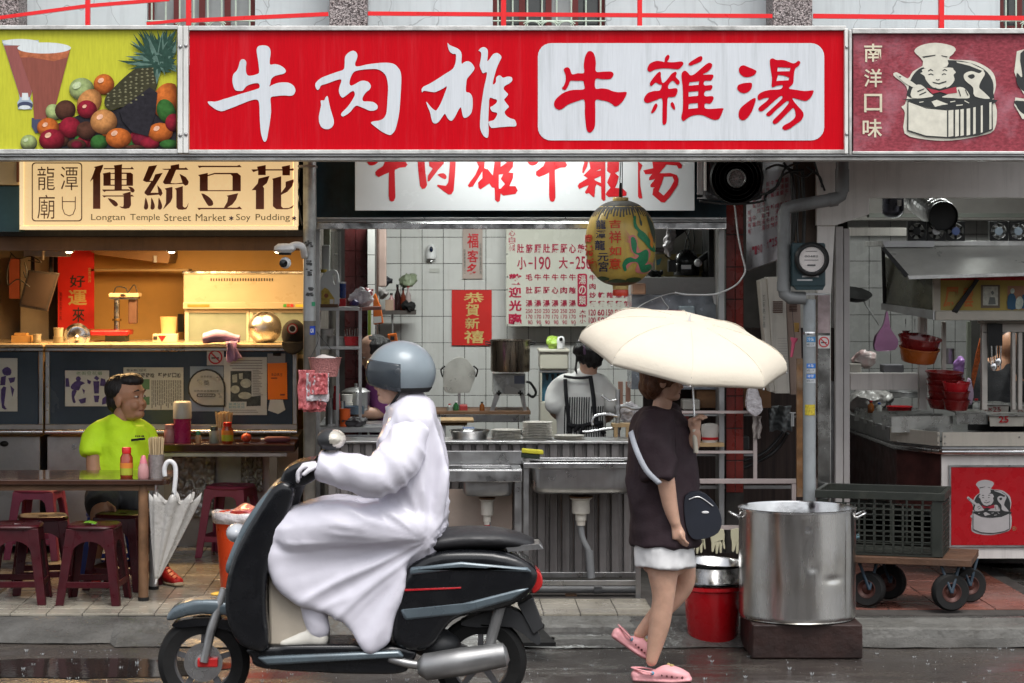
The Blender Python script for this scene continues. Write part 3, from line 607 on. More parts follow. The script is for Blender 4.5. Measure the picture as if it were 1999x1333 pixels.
def chef(t,fo,Y,sc_step=0.0002,tone=ivory,red_=None,stripes=True):
 n=[0]
 def put(pts,m_,k=3):
  n[0]+=1;q=[fo(*p)for p in pts];q=smoothpath(q,k)if k else q
  MB().prism(q,Y-sc_step*n[0],0).build('emblem',m_,t)
 put([(560,830),(520,860),(560,930),(555,1160),(800,1230),(1090,1240),(1400,1190),(1570,1120),(1600,900),(1560,760),(1590,620),(1560,480),(1450,390),(1300,335),(1060,318),(1135,220),(1080,165),(900,135),(740,165),(665,230),(740,310),(770,385),(650,460),(590,540),(470,470),(430,505),(560,610),(590,700)],tone)
 put([(620,760),(600,650),(640,520),(720,430),(800,400),(800,330),(1040,330),(1250,350),(1450,430),(1550,560),(1560,700),(1530,780),(1100,800)],ink)
 put([(1140,345),(1300,365),(1460,445),(1440,455),(1290,395),(1150,360)],tone,0)
 put([(690,235),(745,180),(830,165),(920,158),(1040,175),(1105,215),(1110,255),(1060,295),(1035,300),(1035,405),(780,425),(765,300),(700,275)],tone)
 put([(775,430),(1070,415),(1110,440),(1135,470),(1110,500),(1120,560),(1060,630),(960,655),(870,635),(800,560),(780,510),(735,480),(760,465)],tone)
 for q in([(820,450),(850,430),(880,450),(878,460),(850,448),(822,462)],[(985,445),(1010,430),(1040,448),(1036,458),(1010,446),(988,456)],[(825,490),(855,480),(885,496),(880,506),(855,494),(828,502)],[(975,494),(1000,480),(1028,488),(1024,498),(1000,492),(980,504)],[(910,545),(930,552),(955,545),(950,556),(930,562),(912,556)],[(870,575),(940,592),(1030,565),(1028,580),(945,606),(880,590)],[(755,290),(905,270),(905,280),(770,305)],[(970,275),(1040,290),(1035,300),(975,285)],[(895,640),(950,660),(1030,630),(1025,645),(950,675),(900,655)]):
  put(q,ink,0)
 put([(650,640),(740,610),(840,700),(870,745),(640,760)],tone);put([(1040,720),(1150,640),(1240,655),(1290,760),(1100,760),(980,750)],tone)
 put([(1230,490),(1310,455),(1400,480),(1440,450),(1465,490),(1420,570),(1400,640),(1450,690),(1520,770),(1350,740),(1330,640),(1240,560)],tone)
 put([(1270,510),(1330,490),(1350,520),(1310,545)],ink)
 put([(470,505),(500,490),(700,620),(660,640),(560,590)],tone);put([(490,510),(520,515),(510,530),(495,525)],ink,0)
 for q in([(700,680),(780,650),(780,660),(705,695)],[(720,720),(800,685),(800,697),(725,732)],[(1170,660),(1195,740),(1185,742),(1160,670)],[(1245,660),(1280,730),(1270,735),(1238,670)]):put(q,ink,0)
 put([(805,645),(950,680),(1140,632),(1150,700),(1040,715),(960,690),(870,712)],red_ or mat('print_bow_red',(0.35,0.03,0.05),0.5),0)
 put([(600,770),(1530,770),(1540,830),(1300,880),(1050,890),(800,860),(600,790)],ink)
 put([(860,800),(920,780),(1050,830),(980,840),(900,860)],tone,0)
 for q in([(720,805),(770,798),(770,806),(725,814)],[(1070,800),(1130,790),(1130,800),(1075,810)],[(1235,785),(1290,815),(1280,820),(1232,795)],[(1140,838),(1215,832),(1212,842),(1140,850)]):put(q,tone,0)
 put([(590,790),(800,870),(1040,895),(1330,872),(1550,800),(1555,1120),(1400,1180),(1100,1215),(800,1200),(585,1130)],ink,0)
 put([(600,805),(800,880),(1035,902),(1035,1200),(800,1185),(600,1122)]if stripes else[(600,805),(800,880),(1035,902),(1330,880),(1535,812),(1535,1115),(1400,1165),(1100,1200),(800,1185),(600,1122)],tone,0)
 if stripes:
  for x0,x1,a,b in((1052,1108,900,1200),(1128,1170,896,1198),(1188,1225,890,1192),(1258,1298,882,1186),(1332,1360,868,1172),(1418,1440,848,1155),(1515,1540,812,1120)):
   put([(x0,a),(x1,a-6),(x1,b-10),(x0,b)],tone,0)
chef(cs,lambda x,y:(1670+x/5.796,60+y/5.796),YS)
mb=MB();mb.prism([(1985,100),(2020,90),(2050,120),(2050,190),(2010,200),(1990,170),(1980,140)],YS-0.0005,0)
mb.prism([(1982,190),(2050,200),(2050,235),(1996,232),(1980,205)],YS-0.0008,0);mb.build('lettering',ivory,cs)
mb=MB();mb.prism(smoothpath([(1992,104),(2020,96),(2040,120),(2030,175),(2004,180),(1986,165),(1985,142),(1996,150)],3),YS-0.0016,0)
mb.prism(smoothpath([(1984,196),(2040,206),(2030,225),(1998,222),(1984,206)],3),YS-0.0016,0);mb.build('lettering',ink,cs)
# cream light-box sign of the pudding shop
YC=13.95
ys=thing('light_box_sign','cream light box sign with brown lettering under the fruit sign','sign',P(300,447,YC))
lbx=mat('lit_cream_acrylic',(0.70,0.52,0.28),0.3,var=0.03,emit=0.42,ecol=(0.90,0.62,0.30))
lb2=mat('lit_cream_frame',(0.85,0.70,0.45),0.35,var=0.03,emit=0.40,ecol=(1.0,0.72,0.38))
MB().pbox(47,200,572,440,YC,0.18).build('panel',lbx,ys)
MB().pbox(38,441,578,448,YC-0.01,0.2).build('frame',lb2,ys,bev=0.002)
MB().pbox(38,200,46,440.5,YC-0.01,0.2).build('frame',lb2,ys,bev=0.002)
MB().pbox(573,200,579,440.5,YC-0.01,0.2).build('frame',lb2,ys,bev=0.002)
brown=mat('brown_letters',(0.26,0.06,0.015),0.4,var=0.15);brown2=mat('dark_brown_letters',(0.15,0.05,0.015),0.4)
ol=rrect(62,317,160.5,432,7);il=rrect(64,319,158.5,430,6)
mb=MB().prism(ol,YC-0.003,0,[il]);mb.build('border',brown2,ys)
def S2(mb,pts,w,Y,ox,oy,s,caps=True):
 L=[];Rr=[];q=[(ox+a[0]/s,oy+a[1]/s)for a in pts]
 for i,p in enumerate(q):
  a=q[max(0,i-1)];b=q[min(len(q)-1,i+1)];dx,dy=b[0]-a[0],b[1]-a[1];l=math.hypot(dx,dy)or 1
  ww=(w[i]if isinstance(w,(list,tuple))else w)/s/2;L.append((p[0]-dy/l*ww,p[1]+dx/l*ww));Rr.append((p[0]+dy/l*ww,p[1]-dx/l*ww))
 for i in range(len(q)-1):
  mb._k=getattr(mb,'_k',0)+1
  mb.prism([L[i],L[i+1],Rr[i+1],Rr[i]],Y-0.00004*mb._k,0)
 return mb
mb=MB();letters(mb,'潭',118,325,152,371,YC-0.003,-0.004);letters(mb,'龍',73,325,107,371,YC-0.003,-0.004);letters(mb,'廟',73,380,107,427,YC-0.003,-0.004)
S2(mb,[(610,490),(612,640),(640,715),(700,742),(750,720),(778,650),(780,490)],11,YC-0.003,30,310,6.663);S2(mb,[(612,556),(780,556)],11,YC-0.004,30,310,6.663)
mb.build('lettering',brown2,ys)
ox,oy,s=30,310,6.663
zp=lambda l,ox=ox,oy=oy,s=s:[(ox+x/s,oy+y/s)for x,y in l]
YL=YC-0.003
def poly(mb,l,o=(30,310,6.663),k=0,holes=()):
 mb._k=getattr(mb,'_k',0)+1;q=zp(l,*o);q=smoothpath(q,k)if k else q
 return mb.prism(q,YL-0.00004*mb._k,0,[zp(h,*o)for h in holes])
mb=MB()
poly(mb,[(1018,105),(1143,75),(1140,100),(1105,190),(1105,650),(1010,650),(1010,262),(970,298),(1000,230),(1040,120)])
poly(mb,[(1150,120),(1290,120),(1280,85),(1390,70),(1385,120),(1500,120),(1515,100),(1545,135),(1385,135),(1385,395),(1480,395),(1500,415),(1150,415),(1128,398),(1290,398),(1290,135),(1150,135)])
poly(mb,[(1135,190),(1235,170),(1240,185),(1290,180),(1290,195),(1240,195),(1240,262),(1290,262),(1290,275),(1240,275),(1240,335),(1290,335),(1290,350),(1145,350),(1145,210)])
poly(mb,[(1385,178),(1500,178),(1530,200),(1530,350),(1385,350),(1385,335),(1445,335),(1445,275),(1385,275),(1385,262),(1445,262),(1445,195),(1385,195)])
poly(mb,[(1465,360),(1520,370),(1552,410),(1530,438),(1500,425),(1490,390)],k=2);poly(mb,[(1128,400),(1180,398),(1480,398),(1400,415),(1180,418),(1155,432)])
poly(mb,[(1128,475),(1500,475),(1515,462),(1545,490),(1180,490),(1155,502)])
poly(mb,[(1390,455),(1500,425),(1505,600),(1480,640),(1430,650),(1380,640),(1350,615),(1400,625),(1408,600),(1408,470)]);poly(mb,[(1200,510),(1290,540),(1335,590),(1310,620),(1270,600)],k=2)
mb.build('lettering',brown,ys);mb=MB()
poly(mb,[(1735,95),(1845,80),(1745,285),(1785,285),(1820,200),(1918,180),(1760,440),(1860,440),(1845,340),(1900,400),(1915,450),(1890,487),(1865,465),(1720,478),(1680,450),(1680,430),(1765,300),(1700,302),(1658,280),(1680,230)])
for x in(1700,1785,1880):poly(mb,[(x-5+(0 if x==1700 else-10),500),(x+28,600),(x+20,650),(x-10,660),(x-28,640),(x-22,590)],k=2)
o2=(300,310,6.0575)
poly(mb,[(200,78),(302,60),(302,108),(370,108),(380,98),(412,130),(265,130),(200,285),(260,290),(340,280),(305,175),(380,215),(415,270),(405,305),(375,318),(345,295),(240,300),(130,300),(108,275),(180,130),(125,130),(95,118),(200,115)],o2)
poly(mb,[(128,350),(222,330),(222,460),(200,510),(110,600),(145,520),(148,370)],o2);poly(mb,[(250,350),(345,322),(345,560),(370,580),(395,560),(412,512),(405,560),(385,595),(340,602),(290,598),(268,570),(268,370)],o2)
mb.build('lettering',brown,ys);mb=MB()
poly(mb,[(520,80),(985,82),(1015,70),(1042,98),(570,98),(540,108)],o2)
poly(mb,[(525,190),(640,165),(640,190),(720,165),(990,165),(1030,200),(1030,382),(545,382),(545,210)],o2,holes=[[(640,205),(720,182),(910,182),(932,205),(932,370),(640,370)]])
poly(mb,[(562,408),(640,440),(698,500),(700,545),(660,558),(630,535)],o2,k=2);poly(mb,[(862,435),(1000,405),(975,480),(930,540),(870,575),(985,578),(1015,562),(1048,595),(560,595),(535,605),(515,578),(830,578),(870,510),(880,450)],o2)
mb.build('lettering',brown,ys);mb=MB()
poly(mb,[(1155,125),(1230,122),(1222,92),(1325,72),(1325,122),(1522,122),(1512,92),(1612,72),(1612,118),(1650,112),(1668,120),(1660,138),(1612,138),(1612,195),(1522,195),(1522,138),(1325,138),(1325,192),(1235,192),(1235,138),(1195,150),(1180,158)],o2)
poly(mb,[(1240,232),(1370,200),(1340,285),(1290,325),(1305,345),(1305,595),(1208,595),(1208,370),(1158,370),(1230,290)],o2)
poly(mb,[(1400,235),(1508,205),(1508,400),(1560,330),(1560,270),(1665,238),(1640,320),(1580,390),(1508,425),(1508,560),(1530,582),(1600,580),(1650,550),(1668,508),(1672,520),(1640,580),(1580,597),(1450,595),(1410,560),(1410,250)],o2)
mb.build('lettering',brown,ys)
mb=MB();gy=mat('olive_letters',(0.22,0.15,0.05),0.5)
for wd,a,b,d in(('Longtan',178,244,1),('Temple',254,312,1),('Street',320.5,373,0),('Market',382,441,0),('Soy',461,489,1),('Pudding',499,566,1)):
 letters(mb,wd,a,417.5,b,433.5 if d else 431.5,YC-0.003)
mb.build('lettering',gy,ys)
mb=MB()
for cx_ in(451.5,574):
 for k in range(3):
  a=R(30+60*k);mb._k=getattr(mb,'_k',0)
  S2(mb,[(cx_-4.6*math.cos(a),426-4.6*math.sin(a)),(cx_+4.6*math.cos(a),426+4.6*math.sin(a))],1.9,YC-0.003-0.0012*(cx_>500)*9,0,0,1)
mb.build('lettering',mat('purple_ink',(0.06,0.02,0.06),0.5),ys)
pbx=thing('cream_box','cream painted box above the teal board at the far left edge','box',P(10,362,YC+.05))
MB().pbox(-60,250,36.5,361,YC+0.05,0.3).build('body',mat('cream_paint',(0.60,0.42,0.20),0.5),pbx,bev=0.004);MB().pbox(32,315,37,355,YC+0.03,0.02).build('trim',brown2,pbx)
one(MB().pbox(-60,363,37,452,YC+0.08,0.2),'teal_board',mat('dark_teal_paint',(0.02,0.06,0.065),0.5,var=0.2),'dark teal board left of the cream sign','board')
# white sign below the big red one
YW=14.55
ws=thing('white_sign','white sign with red brush lettering half hidden below the long red sign','sign',P(1025,412,YW))
MB().pbox(693,230,1356,411,YW,0.05).build('panel',mat('glossy_white_sign',(0.62,0.64,0.66),0.18,var=0.03,vs=3,coat=0.3),ws,bev=0.002)
wr=mat('red_letters',(0.52,0.012,0.02),0.35,var=0.1)
OW=(690,300,5.879);OW2=(1020,300,5.879);YL=YW-0.003
mb=MB();poly(mb,[(300,-60),(470,-40),(480,60),(600,90),(620,125),(600,152),(530,160),(475,185),(475,250),(482,500),(465,540),(440,550),(415,535),(405,480),(408,215),(360,235),(290,268),(255,245),(250,210),(280,180),(340,140),(360,95),(330,60)],OW);poly(mb,[(160,60),(280,70),(270,110),(215,135),(170,120)],OW,2)
mb.build('lettering',wr,ws);mb=MB()
poly(mb,[(735,60),(815,60),(825,200),(845,360),(825,395),(790,405),(765,370),(745,200)],OW);poly(mb,[(870,60),(1040,60),(1035,115),(975,180),(930,240),(870,318),(850,315),(855,250),(910,170),(870,140)],OW)
poly(mb,[(965,240),(1030,222),(1068,255),(1060,290),(1020,280)],OW,2);poly(mb,[(1110,60),(1175,60),(1165,250),(1150,420),(1125,465),(1090,468),(1030,425),(960,370),(965,355),(1060,368),(1088,330),(1100,200)],OW)
poly(mb,[(735,-30),(1175,-60),(1175,60),(1110,60),(1100,0),(815,20),(815,60),(735,60)],OW)
mb.build('lettering',wr,ws);mb=MB()
poly(mb,[(1400,60),(1510,60),(1500,165),(1540,180),(1530,270),(1490,330),(1570,280),(1520,240),(1480,200),(1430,280),(1370,375),(1330,385),(1312,365),(1340,320),(1400,240),(1440,150)],OW)
poly(mb,[(1480,190),(1540,175),(1600,250),(1625,60),(1690,60),(1690,150),(1760,100),(1700,60),(1835,60),(1830,150),(1780,215),(1835,220),(1830,280),(1790,370),(1860,372),(1885,420),(1860,460),(1720,480),(1690,455),(1680,540),(1655,555),(1625,530),(1620,390),(1590,385),(1560,340),(1460,408),(1435,390),(1430,330),(1480,280)],OW,holes=[[(1668,240),(1720,232),(1690,290),(1740,345),(1690,400),(1668,400)]])
mb.build('lettering',wr,ws);mb=MB()
poly(mb,[(200,-60),(370,-40),(380,60),(490,90),(512,130),(490,155),(430,160),(372,185),(372,250),(378,500),(365,540),(340,552),(312,535),(305,480),(305,215),(260,240),(190,266),(155,245),(155,205),(240,140),(260,95),(230,60)],OW2);poly(mb,[(60,60),(180,70),(165,115),(110,135),(70,115)],OW2,2)
mb.build('lettering',wr,ws);mb=MB()
poly(mb,[(690,60),(760,60),(740,150),(700,225),(685,215),(690,160),(710,100)],OW2);poly(mb,[(760,60),(900,60),(905,170),(840,200),(900,190),(905,250),(820,290),(840,310),(910,340),(905,380),(850,350),(835,380),(825,500),(800,490),(760,450),(730,460),(715,440),(760,360),(700,380),(650,405),(632,370),(650,340),(750,280),(700,250),(780,170)],OW2)
poly(mb,[(895,60),(950,60),(950,530),(930,542),(905,520),(900,300)],OW2);poly(mb,[(975,85),(1100,60),(1110,60),(1105,200),(1060,220),(1105,260),(1080,350),(1060,390),(1150,400),(1195,440),(1190,480),(1130,490),(985,495),(955,470),(965,440),(1010,390),(970,330),(985,290),(1010,230),(970,200)],OW2)
poly(mb,[(700,-60),(1150,-80),(1110,60),(690,60)],OW2)
mb.build('lettering',wr,ws);mb=MB()
poly(mb,[(1325,85),(1375,130),(1360,170),(1345,200),(1350,360),(1375,510),(1340,515),(1325,490)],OW2);poly(mb,[(1500,40),(1640,60),(1650,90),(1800,95),(1830,130),(1825,165),(1790,170),(1770,135),(1650,125),(1570,225),(1700,220),(1770,245),(1790,290),(1780,360),(1700,480),(1630,560),(1590,555),(1490,470),(1500,400),(1520,385),(1470,385),(1465,360),(1520,290),(1450,305),(1455,270),(1490,230),(1410,235),(1385,190),(1500,165),(1490,100)],OW2,holes=[[(1620,262),(1720,262),(1740,310),(1690,400),(1620,480),(1560,430),(1600,330)]])
mb.build('lettering',wr,ws)
# pudding shop on the left
warm_wall=mat('warm_cream_wall',(0.78,0.46,0.14),0.6,var=0.08,vs=2,dirt=0.15,dcol=(0.25,0.15,0.06))
cream_m=mat('cream_appliance',(0.36,0.31,0.22),0.35,var=0.04)
sb=thing('shop_beam','brown and black beam hanging across the pudding shop below the cream sign','beam',P(300,490,14.4))
MB().pbox(-60,449,592,461,14.4,0.06).build('upper_board',mat('black_beam',(0.02,0.017,0.015),0.5,streak=0.4,dcol=(0.07,0.06,0.05)),sb)
MB().pbox(-60,461.5,592,489,14.42,0.1).build('lower_board',mat('brown_beam',(0.13,0.065,0.03),0.55,var=0.25,streak=0.5,dcol=(0.04,0.02,0.012)),sb)
struct(MB().box(-3.4,X_(592,14.5),14.53,17.9,2.155,2.20),'shop_ceiling',mat('wood_ceiling',(0.25,0.14,0.06),0.6,var=0.2))
struct(MB().pbox(100,480,610,1050,17.8,0.1),'shop_wall',warm_wall)
struct(MB().pbox(-90,480,99,1050,17.6,0.1),'shop_side_wall',mat('pinkish_cream_wall',(0.50,0.38,0.24),0.6,var=0.15,dirt=0.2))
for i,(px,pos)in enumerate(((135,'left'),(335,'middle'),(543,'right'))):
 Y=15.4
 t=thing('downlight',f'{pos} one of the three lit downlights under the beam of the pudding shop','light',P(px,489,Y),'downlights of the pudding shop')
 c=P(px,490.5,Y)
 MB().lathe([(0.03,0.03),(0.032,0.0),(0.026,-0.004)],c,16).build('housing',white_pl,t,smooth=40)
 MB().ball(c+Vector((0,0,-0.004)),0.022,0.022,0.009,n=12,m=6).build('lamp',mat('lit_warm_lamp',(1,0.85,0.6),emit=9,ecol=(1,0.80,0.50)),t,smooth=180)
 ld=bpy.data.lights.new('downlight_glow','AREA');ld.energy=(24,19,5)[i];ld.color=(1,0.62,0.27);ld.shape='DISK';ld.size=0.5
 lo=bpy.data.objects.new('glow',ld);COL.objects.link(lo);lo.parent=t;lo.location=(0,1.0,-0.02);lo.rotation_euler=(R(-18)if i==0 else R(10),0,0)
for(a,b_,y0,y1,m_)in((18,38,505,583,mat('salmon_panel',(0.5,0.13,0.07),0.5)),(40,95,502,668,mat('grey_cream_panel',(0.36,0.30,0.22),0.5,var=0.15)),(96,112,492,668,mat('black_gap',(0.02,0.015,0.012),0.7))):
 one(MB().pbox(a,y0,b_,y1,17.45,0.1),'wall_panel',m_,{18:'narrow salmon panel on the wall at the far left of the pudding shop',40:'grey cream panel behind the hanging screen',96:'near-black strip painted in for the gap left of the red banner'}[a],'panel')  # the last strip's near-black colour stands in for a shaded gap
wc=thing('wall_cupboard','brown cupboard with slanting underside high in the pudding shop','cupboard',P(260,515,17.1))
MB().prism([(176,490),(332,490),(332,500),(328,514),(190,497)],17.1,0.5).build('body',mat('cupboard_brown',(0.22,0.12,0.05),0.5),wc)
MB().pbox(176,525,368,529,17.3,0.25).build('shelf_board',mat('cupboard_tan',(0.36,0.25,0.12),0.5),wc)
MB().pbox(300,499,306,512,17.08,0.02).build('handle',steel_d,wc)
fg=thing('display_fridge','cream display fridge with vent slots and sliding glass doors','fridge',P(478,700,17.0))
MB().pbox(358,531,600,592,17.0,0.5).build('top_housing',cream_m,fg,bev=0.006)
MB().pbox(356,529,602,534,16.98,0.54).build('trim',steel_b,fg,bev=0.003)
for i in range(24):MB().pbox(411+i*5.2,543,413.2+i*5.2,548.5,16.996,0.02).build('slot',black_pl,fg)
MB().pbox(357,590,602,603,16.96,0.54).build('ledge',cream_m,fg,bev=0.004)
MB().pbox(366,594,409,599,16.955,0.01).build('nameplate',mat('amber_plate',(0.35,0.16,0.03),0.4),fg)
for i,c_ in enumerate(((0.05,0.3,0.05),(0.4,0.1,0.03),(0.5,0.03,0.03))):MB().pbox(553+i*7,593.5,558.5+i*7,599,16.954,0.01).build('button',mat(f'button_{i}',c_,0.4),fg)
MB().pbox(577,594,592,599,16.955,0.01).build('label',mat('yellow_sticker',(0.5,0.42,0.05),0.5),fg)
MB().pbox(360,604,602,760,17.12,0.38).build('cabinet',mat('fridge_inside',(0.28,0.27,0.22),0.5),fg)
for a,b_ in((361,486),(487,602)):
 d=MB().prism([(a,604),(b_,604),(b_,700),(a,700)],17.0,0.03,[[(a+7,610),(b_-5,610),(b_-5,692),(a+7,692)]]).build('door',mat('door_frame_grey',(0.55,0.50,0.40),0.4),fg)
 MB().pbox(a+7.2,610.2,b_-5.2,691.8,17.012,0.006).build('pane',mat('fridge_glass',(0.22,0.27,0.24),0.08,spec=0.8),d)
bn=thing('red_banner','long red paper banner with black and gold brush writing','banner',P(148,640,17.3))
MB().pbox(113,485,184,642,17.3,0.004).build('paper',mat('red_banner_paper',(0.60,0.015,0.01),0.6,var=0.06),bn)
ibk=mat('black_ink',0.02,0.6);gold=mat('gold_ink',(0.62,0.45,0.16),0.4,0.2)
mb=MB();letters(mb,'好',136,537,166,561,17.297,0.01);letters(mb,'來',141,600,165,628,17.297,0.01);mb.build('lettering',ibk,bn)
mb=MB();letters(mb,'運',133,566,170,596,17.297,0.02);mb.build('lettering',gold,bn)
mb=MB();column(mb,'富貴吉祥',172,522,178,552,17.297);mb.build('lettering',gold,bn);mb=MB();column(mb,'萬事如意大吉',116,570,121,625,17.297);mb.build('lettering',mat('dark_red_ink',(0.2,0.005,0.005),0.6),bn)
tv=thing('hanging_screen','black screen hanging tilted from a ceiling bracket with loose cables','screen',P(75,608,16.6))
mb=MB();mb.prism([(55,527),(115,533),(92,608),(36,598)],16.6,0.045);mb.build('screen_body',mat('screen_black',(0.035,0.028,0.024),0.3),tv,bev=0.003)
MB().prism([(58,531),(110,537),(89,603),(41,594)],16.597,0).build('screen_glass',mat('screen_glass',(0.05,0.035,0.028),0.15),tv)
MB().pbox(60,488,67,545,16.66,0.03).build('bracket',black_pl,tv);MB().pbox(97,488,103,540,16.66,0.03).build('bracket',black_pl,tv)
MB().pbox(45,489,130,501,16.55,0.2).build('device',steel_d,tv,bev=0.004);MB().cyl(P(84,488,16.53),P(84,507,16.53),0.008).build('screw',white_metal,tv)
for pts in([(20,492),(35,505),(60,500),(80,512),(55,508)],[(22,495),(14,530),(16,556),(35,545),(58,560)],[(48,512),(52,530),(50,542),(46,530)]):
 MB().tube(path3([P(x,y,16.5)for x,y in pts]),0.004,6).build('cable',black_cable,tv,smooth=180)
im=thing('ice_shaver','upright drinks machine with chrome column and flat top behind the counter','machine',P(242,668,16.9))
MB().pbox(212,572,270,580,16.85,0.2).build('head',mat('machine_cream',(0.55,0.42,0.25),0.35),im,bev=0.006);MB().pbox(214,580,268,584,16.87,0.16).build('head_trim',steel,im)
MB().ball(P(240,576,16.845),0.02,0.005,0.01,n=10,m=6).build('badge',black_pl,im);MB().cyl(P(228,584,16.9),P(228,645,16.9),0.02).build('column',steel_b,im,smooth=40)
MB().cyl(P(228,622,16.9),P(228,626,16.9),0.032).build('collar',mat('brass',(0.5,0.3,0.1),0.3,1.0),im,smooth=40);MB().pbox(250,583,267,632,16.9,0.08).build('filter',mat('machine_brown',(0.10,0.055,0.04),0.4),im,bev=0.01)
MB().pbox(176,645,250,655,16.8,0.3).build('base',red_pl,im,bev=0.008);MB().pbox(205,655,245,669,16.85,0.2).build('pedestal',mat('green_pedestal',(0.06,0.08,0.06),0.5),im)
MB().tube(path3([P(x,y,16.9)for x,y in((222,572),(228,560),(245,562),(250,570),(262,556),(268,571))]),0.004,6).build('hose',black_cable,im,smooth=180)
c=P(151,656,16.62)
sl=thing('food_slicer','round steel disc of a slicer standing on the counter under the red banner','machine',c+Vector((0,0,-0.05)))
MB().lathe([(0.088,0),(0.09,0.012),(0.07,0.02),(0.066,0.014),(0.03,0.018),(0.0,0.035)],c,28,axis=(0,-1,0)).build('disc',steel_b,sl,smooth=40)
MB().ball(c+Vector((0.0,-0.04,-0.01)),0.02).build('knob',steel,sl,smooth=180);MB().pbox(135,662,170,671,16.64,0.12).build('foot',steel_d,sl)
def cup_stack(px,py0,py1,r,Y,m,label,group=None,n=6,taper=0.88):
 t=thing('cup_stack',label,'cups',P(px,py1,Y),group);z0,z1=Z_(py1,Y),Z_(py0,Y);h=(z1-z0)/(n+3)
 for i in range(n):
  zb=z0+i*h;top=i==n-1;hh=h*4 if top else h*1.0
  MB().lathe([(r*taper if top else r*0.93,0),(r,hh-0.004),(r*1.05,hh-0.003),(r*1.05,hh),(r*0.9,hh-0.001)],(X_(px,Y),Y,zb),18).build('cup',m,t,smooth=40)
 return t
cup_stack(114,640,669,0.035,16.6,cream_m,'stack of cream paper cups left of the slicer',n=4);cup_stack(72,652,669,0.03,16.6,cream_m,'low stack of cream cups near the left end of the counter',n=3)
one(MB().pbox(22,655,60,669,16.6,0.1).pbox(28,650,52,654.5,16.62,0.08),'tub',mat('amber_tub',(0.45,0.25,0.08),0.4),'amber food tub at the left end of the counter','tub')
bx=thing('carton','small white box with a red triangle on the counter','box',P(320,668,16.7));MB().pbox(298,652,345,668,16.7,0.1).build('box',mat('carton_white',(0.6,0.5,0.35),0.6),bx,bev=0.002)
MB().prism([(308,655),(325,655),(316,667)],16.697,0).build('triangle',red_pl,bx);MB().pbox(299,656,307,663,16.697,0.001).build('print',ibk,bx)
one(MB().lathe([(0.05,0),(0.058,0.115),(0.06,0.12),(0.054,0.12)],P(329,652,16.8),18),'tub',mat('translucent_tub',(0.5,0.36,0.18),0.35),'cream plastic tub standing behind the small white box','tub',smooth=40)
one(MB().pbox(347,613,358,648,17.5,0.04),'wall_box',black_pl,'small black box on the wall beside the display fridge','box')
YK=16.4
glass_c=mat('counter_dark_glass',(0.065,0.092,0.125),0.2,var=0.3,vs=1.2,spec=0.5,streak=0.2,dcol=(0.10,0.12,0.14))
def counter(a,b_,label):
 t=thing('steel_counter',label,'counter',P((a+b_)/2,1066,YK))
 MB().pbox(a,672,b_,678,YK-0.05,1.0).build('worktop',mat('warm_worktop',(0.50,0.40,0.26),0.3,0.3),t,bev=0.004)
 MB().pbox(a,679,b_,685,YK-0.03,0.06).build('top_rail',steel,t,bev=0.004)
 MB().pbox(a+9,685.5,b_-9,828,YK+0.015,0.01).build('glass_panel',glass_c,t)
 for q in(a,b_-8.5):MB().pbox(q,686,q+8.5,828,YK-0.01,0.05).build('upright',steel,t,bev=0.004)
 MB().pbox(a,829,b_,838,YK-0.03,0.07).build('lower_rail',steel_d,t,bev=0.003)
 o=MB().cyl(P(a,843,YK-0.03),P(b_,843,YK-0.03),0.016).build('round_rail',steel_b,t,smooth=40)
 for y in(715,755,800):MB().ball(P(a+4,y,YK-0.012),0.007).build('rivet',steel_b,t,smooth=180)
 return t
c1=counter(-70,84,'left steel counter with dark glass, cut by the left edge');c2=counter(88,580,'long steel counter with dark glass panel covered in taped papers')
MB().pbox(-70,852,78,1066,YK+0.06,0.8).build('cabinet',steel_d,c1,bev=0.004);MB().pbox(92,852,300,1066,YK+0.06,0.8).build('cabinet',steel_d,c2,bev=0.004)
MB().pbox(300,852,582,1066,YK+0.1,0.7).build('cabinet',steel_d,c2)
MB().lathe([(0.012,0),(0.017,0),(0.017,0.006),(0.012,0.006)],P(145,872,YK+0.055),16,axis=(0,-1,0)).build('grommet',steel_b,c2,smooth=40)
MB().ball(P(8,866,YK+0.05),0.03,0.02,0.02).build('knob',black_pl,c1,smooth=180)
for(a,b_,y0,y1,sd_)in((328,420,892,1010,1),(470,512,892,960,2)):
 w_=mat('silvery_film',(0.28,0.27,0.26),0.12,0.5,var=0.3,vs=16,bump=1.0,bs=18)
 one(MB().grid(lambda u,v,a=a,b_=b_,y0=y0,y1=y1,sd_=sd_:P(a+(b_-a)*u,y0+(y1-y0)*v,YK+0.03)+Vector((0,-0.03*abs(noise.noise(Vector((u*5,v*7,sd_*3))))-0.02*abs(noise.noise(Vector((u*14,v*16,sd_))))+0.02,0)),36,40),'film',w_,'crumpled silvery film under the back table, '+('larger piece behind the umbrella' if sd_==1 else 'small bright piece by the table leg'),'film',solid=0.002,smooth=180)
def paper(label,x0,y0,x1,y1,Y,m,cat='poster',name='poster'):
 t=thing(name,label,cat,P((x0+x1)/2,y1,Y));MB().pbox(x0,y0,x1,y1,Y,0.003).build('paper',m,t);return t
pp=mat('laminated_paper',(0.62,0.66,0.62),0.3,var=0.06,vs=5);YP=YK-0.004
purple=mat('purple_print',(0.07,0.045,0.18),0.5,var=0.4,vs=40);pgrey=mat('grey_print',(0.12,0.13,0.12),0.5);pgreen=mat('print_leafgreen',(0.12,0.25,0.12),0.5)
t=paper('faded purple photograph of market sellers taped to the counter glass',127,723,213,793,YP,pp,'photograph','photo_print')
def figs(t,lst,m,Y):
 mb=MB()
 for i,q in enumerate(lst):mb.prism(smoothpath(q,2)if len(q)>4 else q,Y-0.001-0.0001*i,0)
 mb.build('print',m,t)
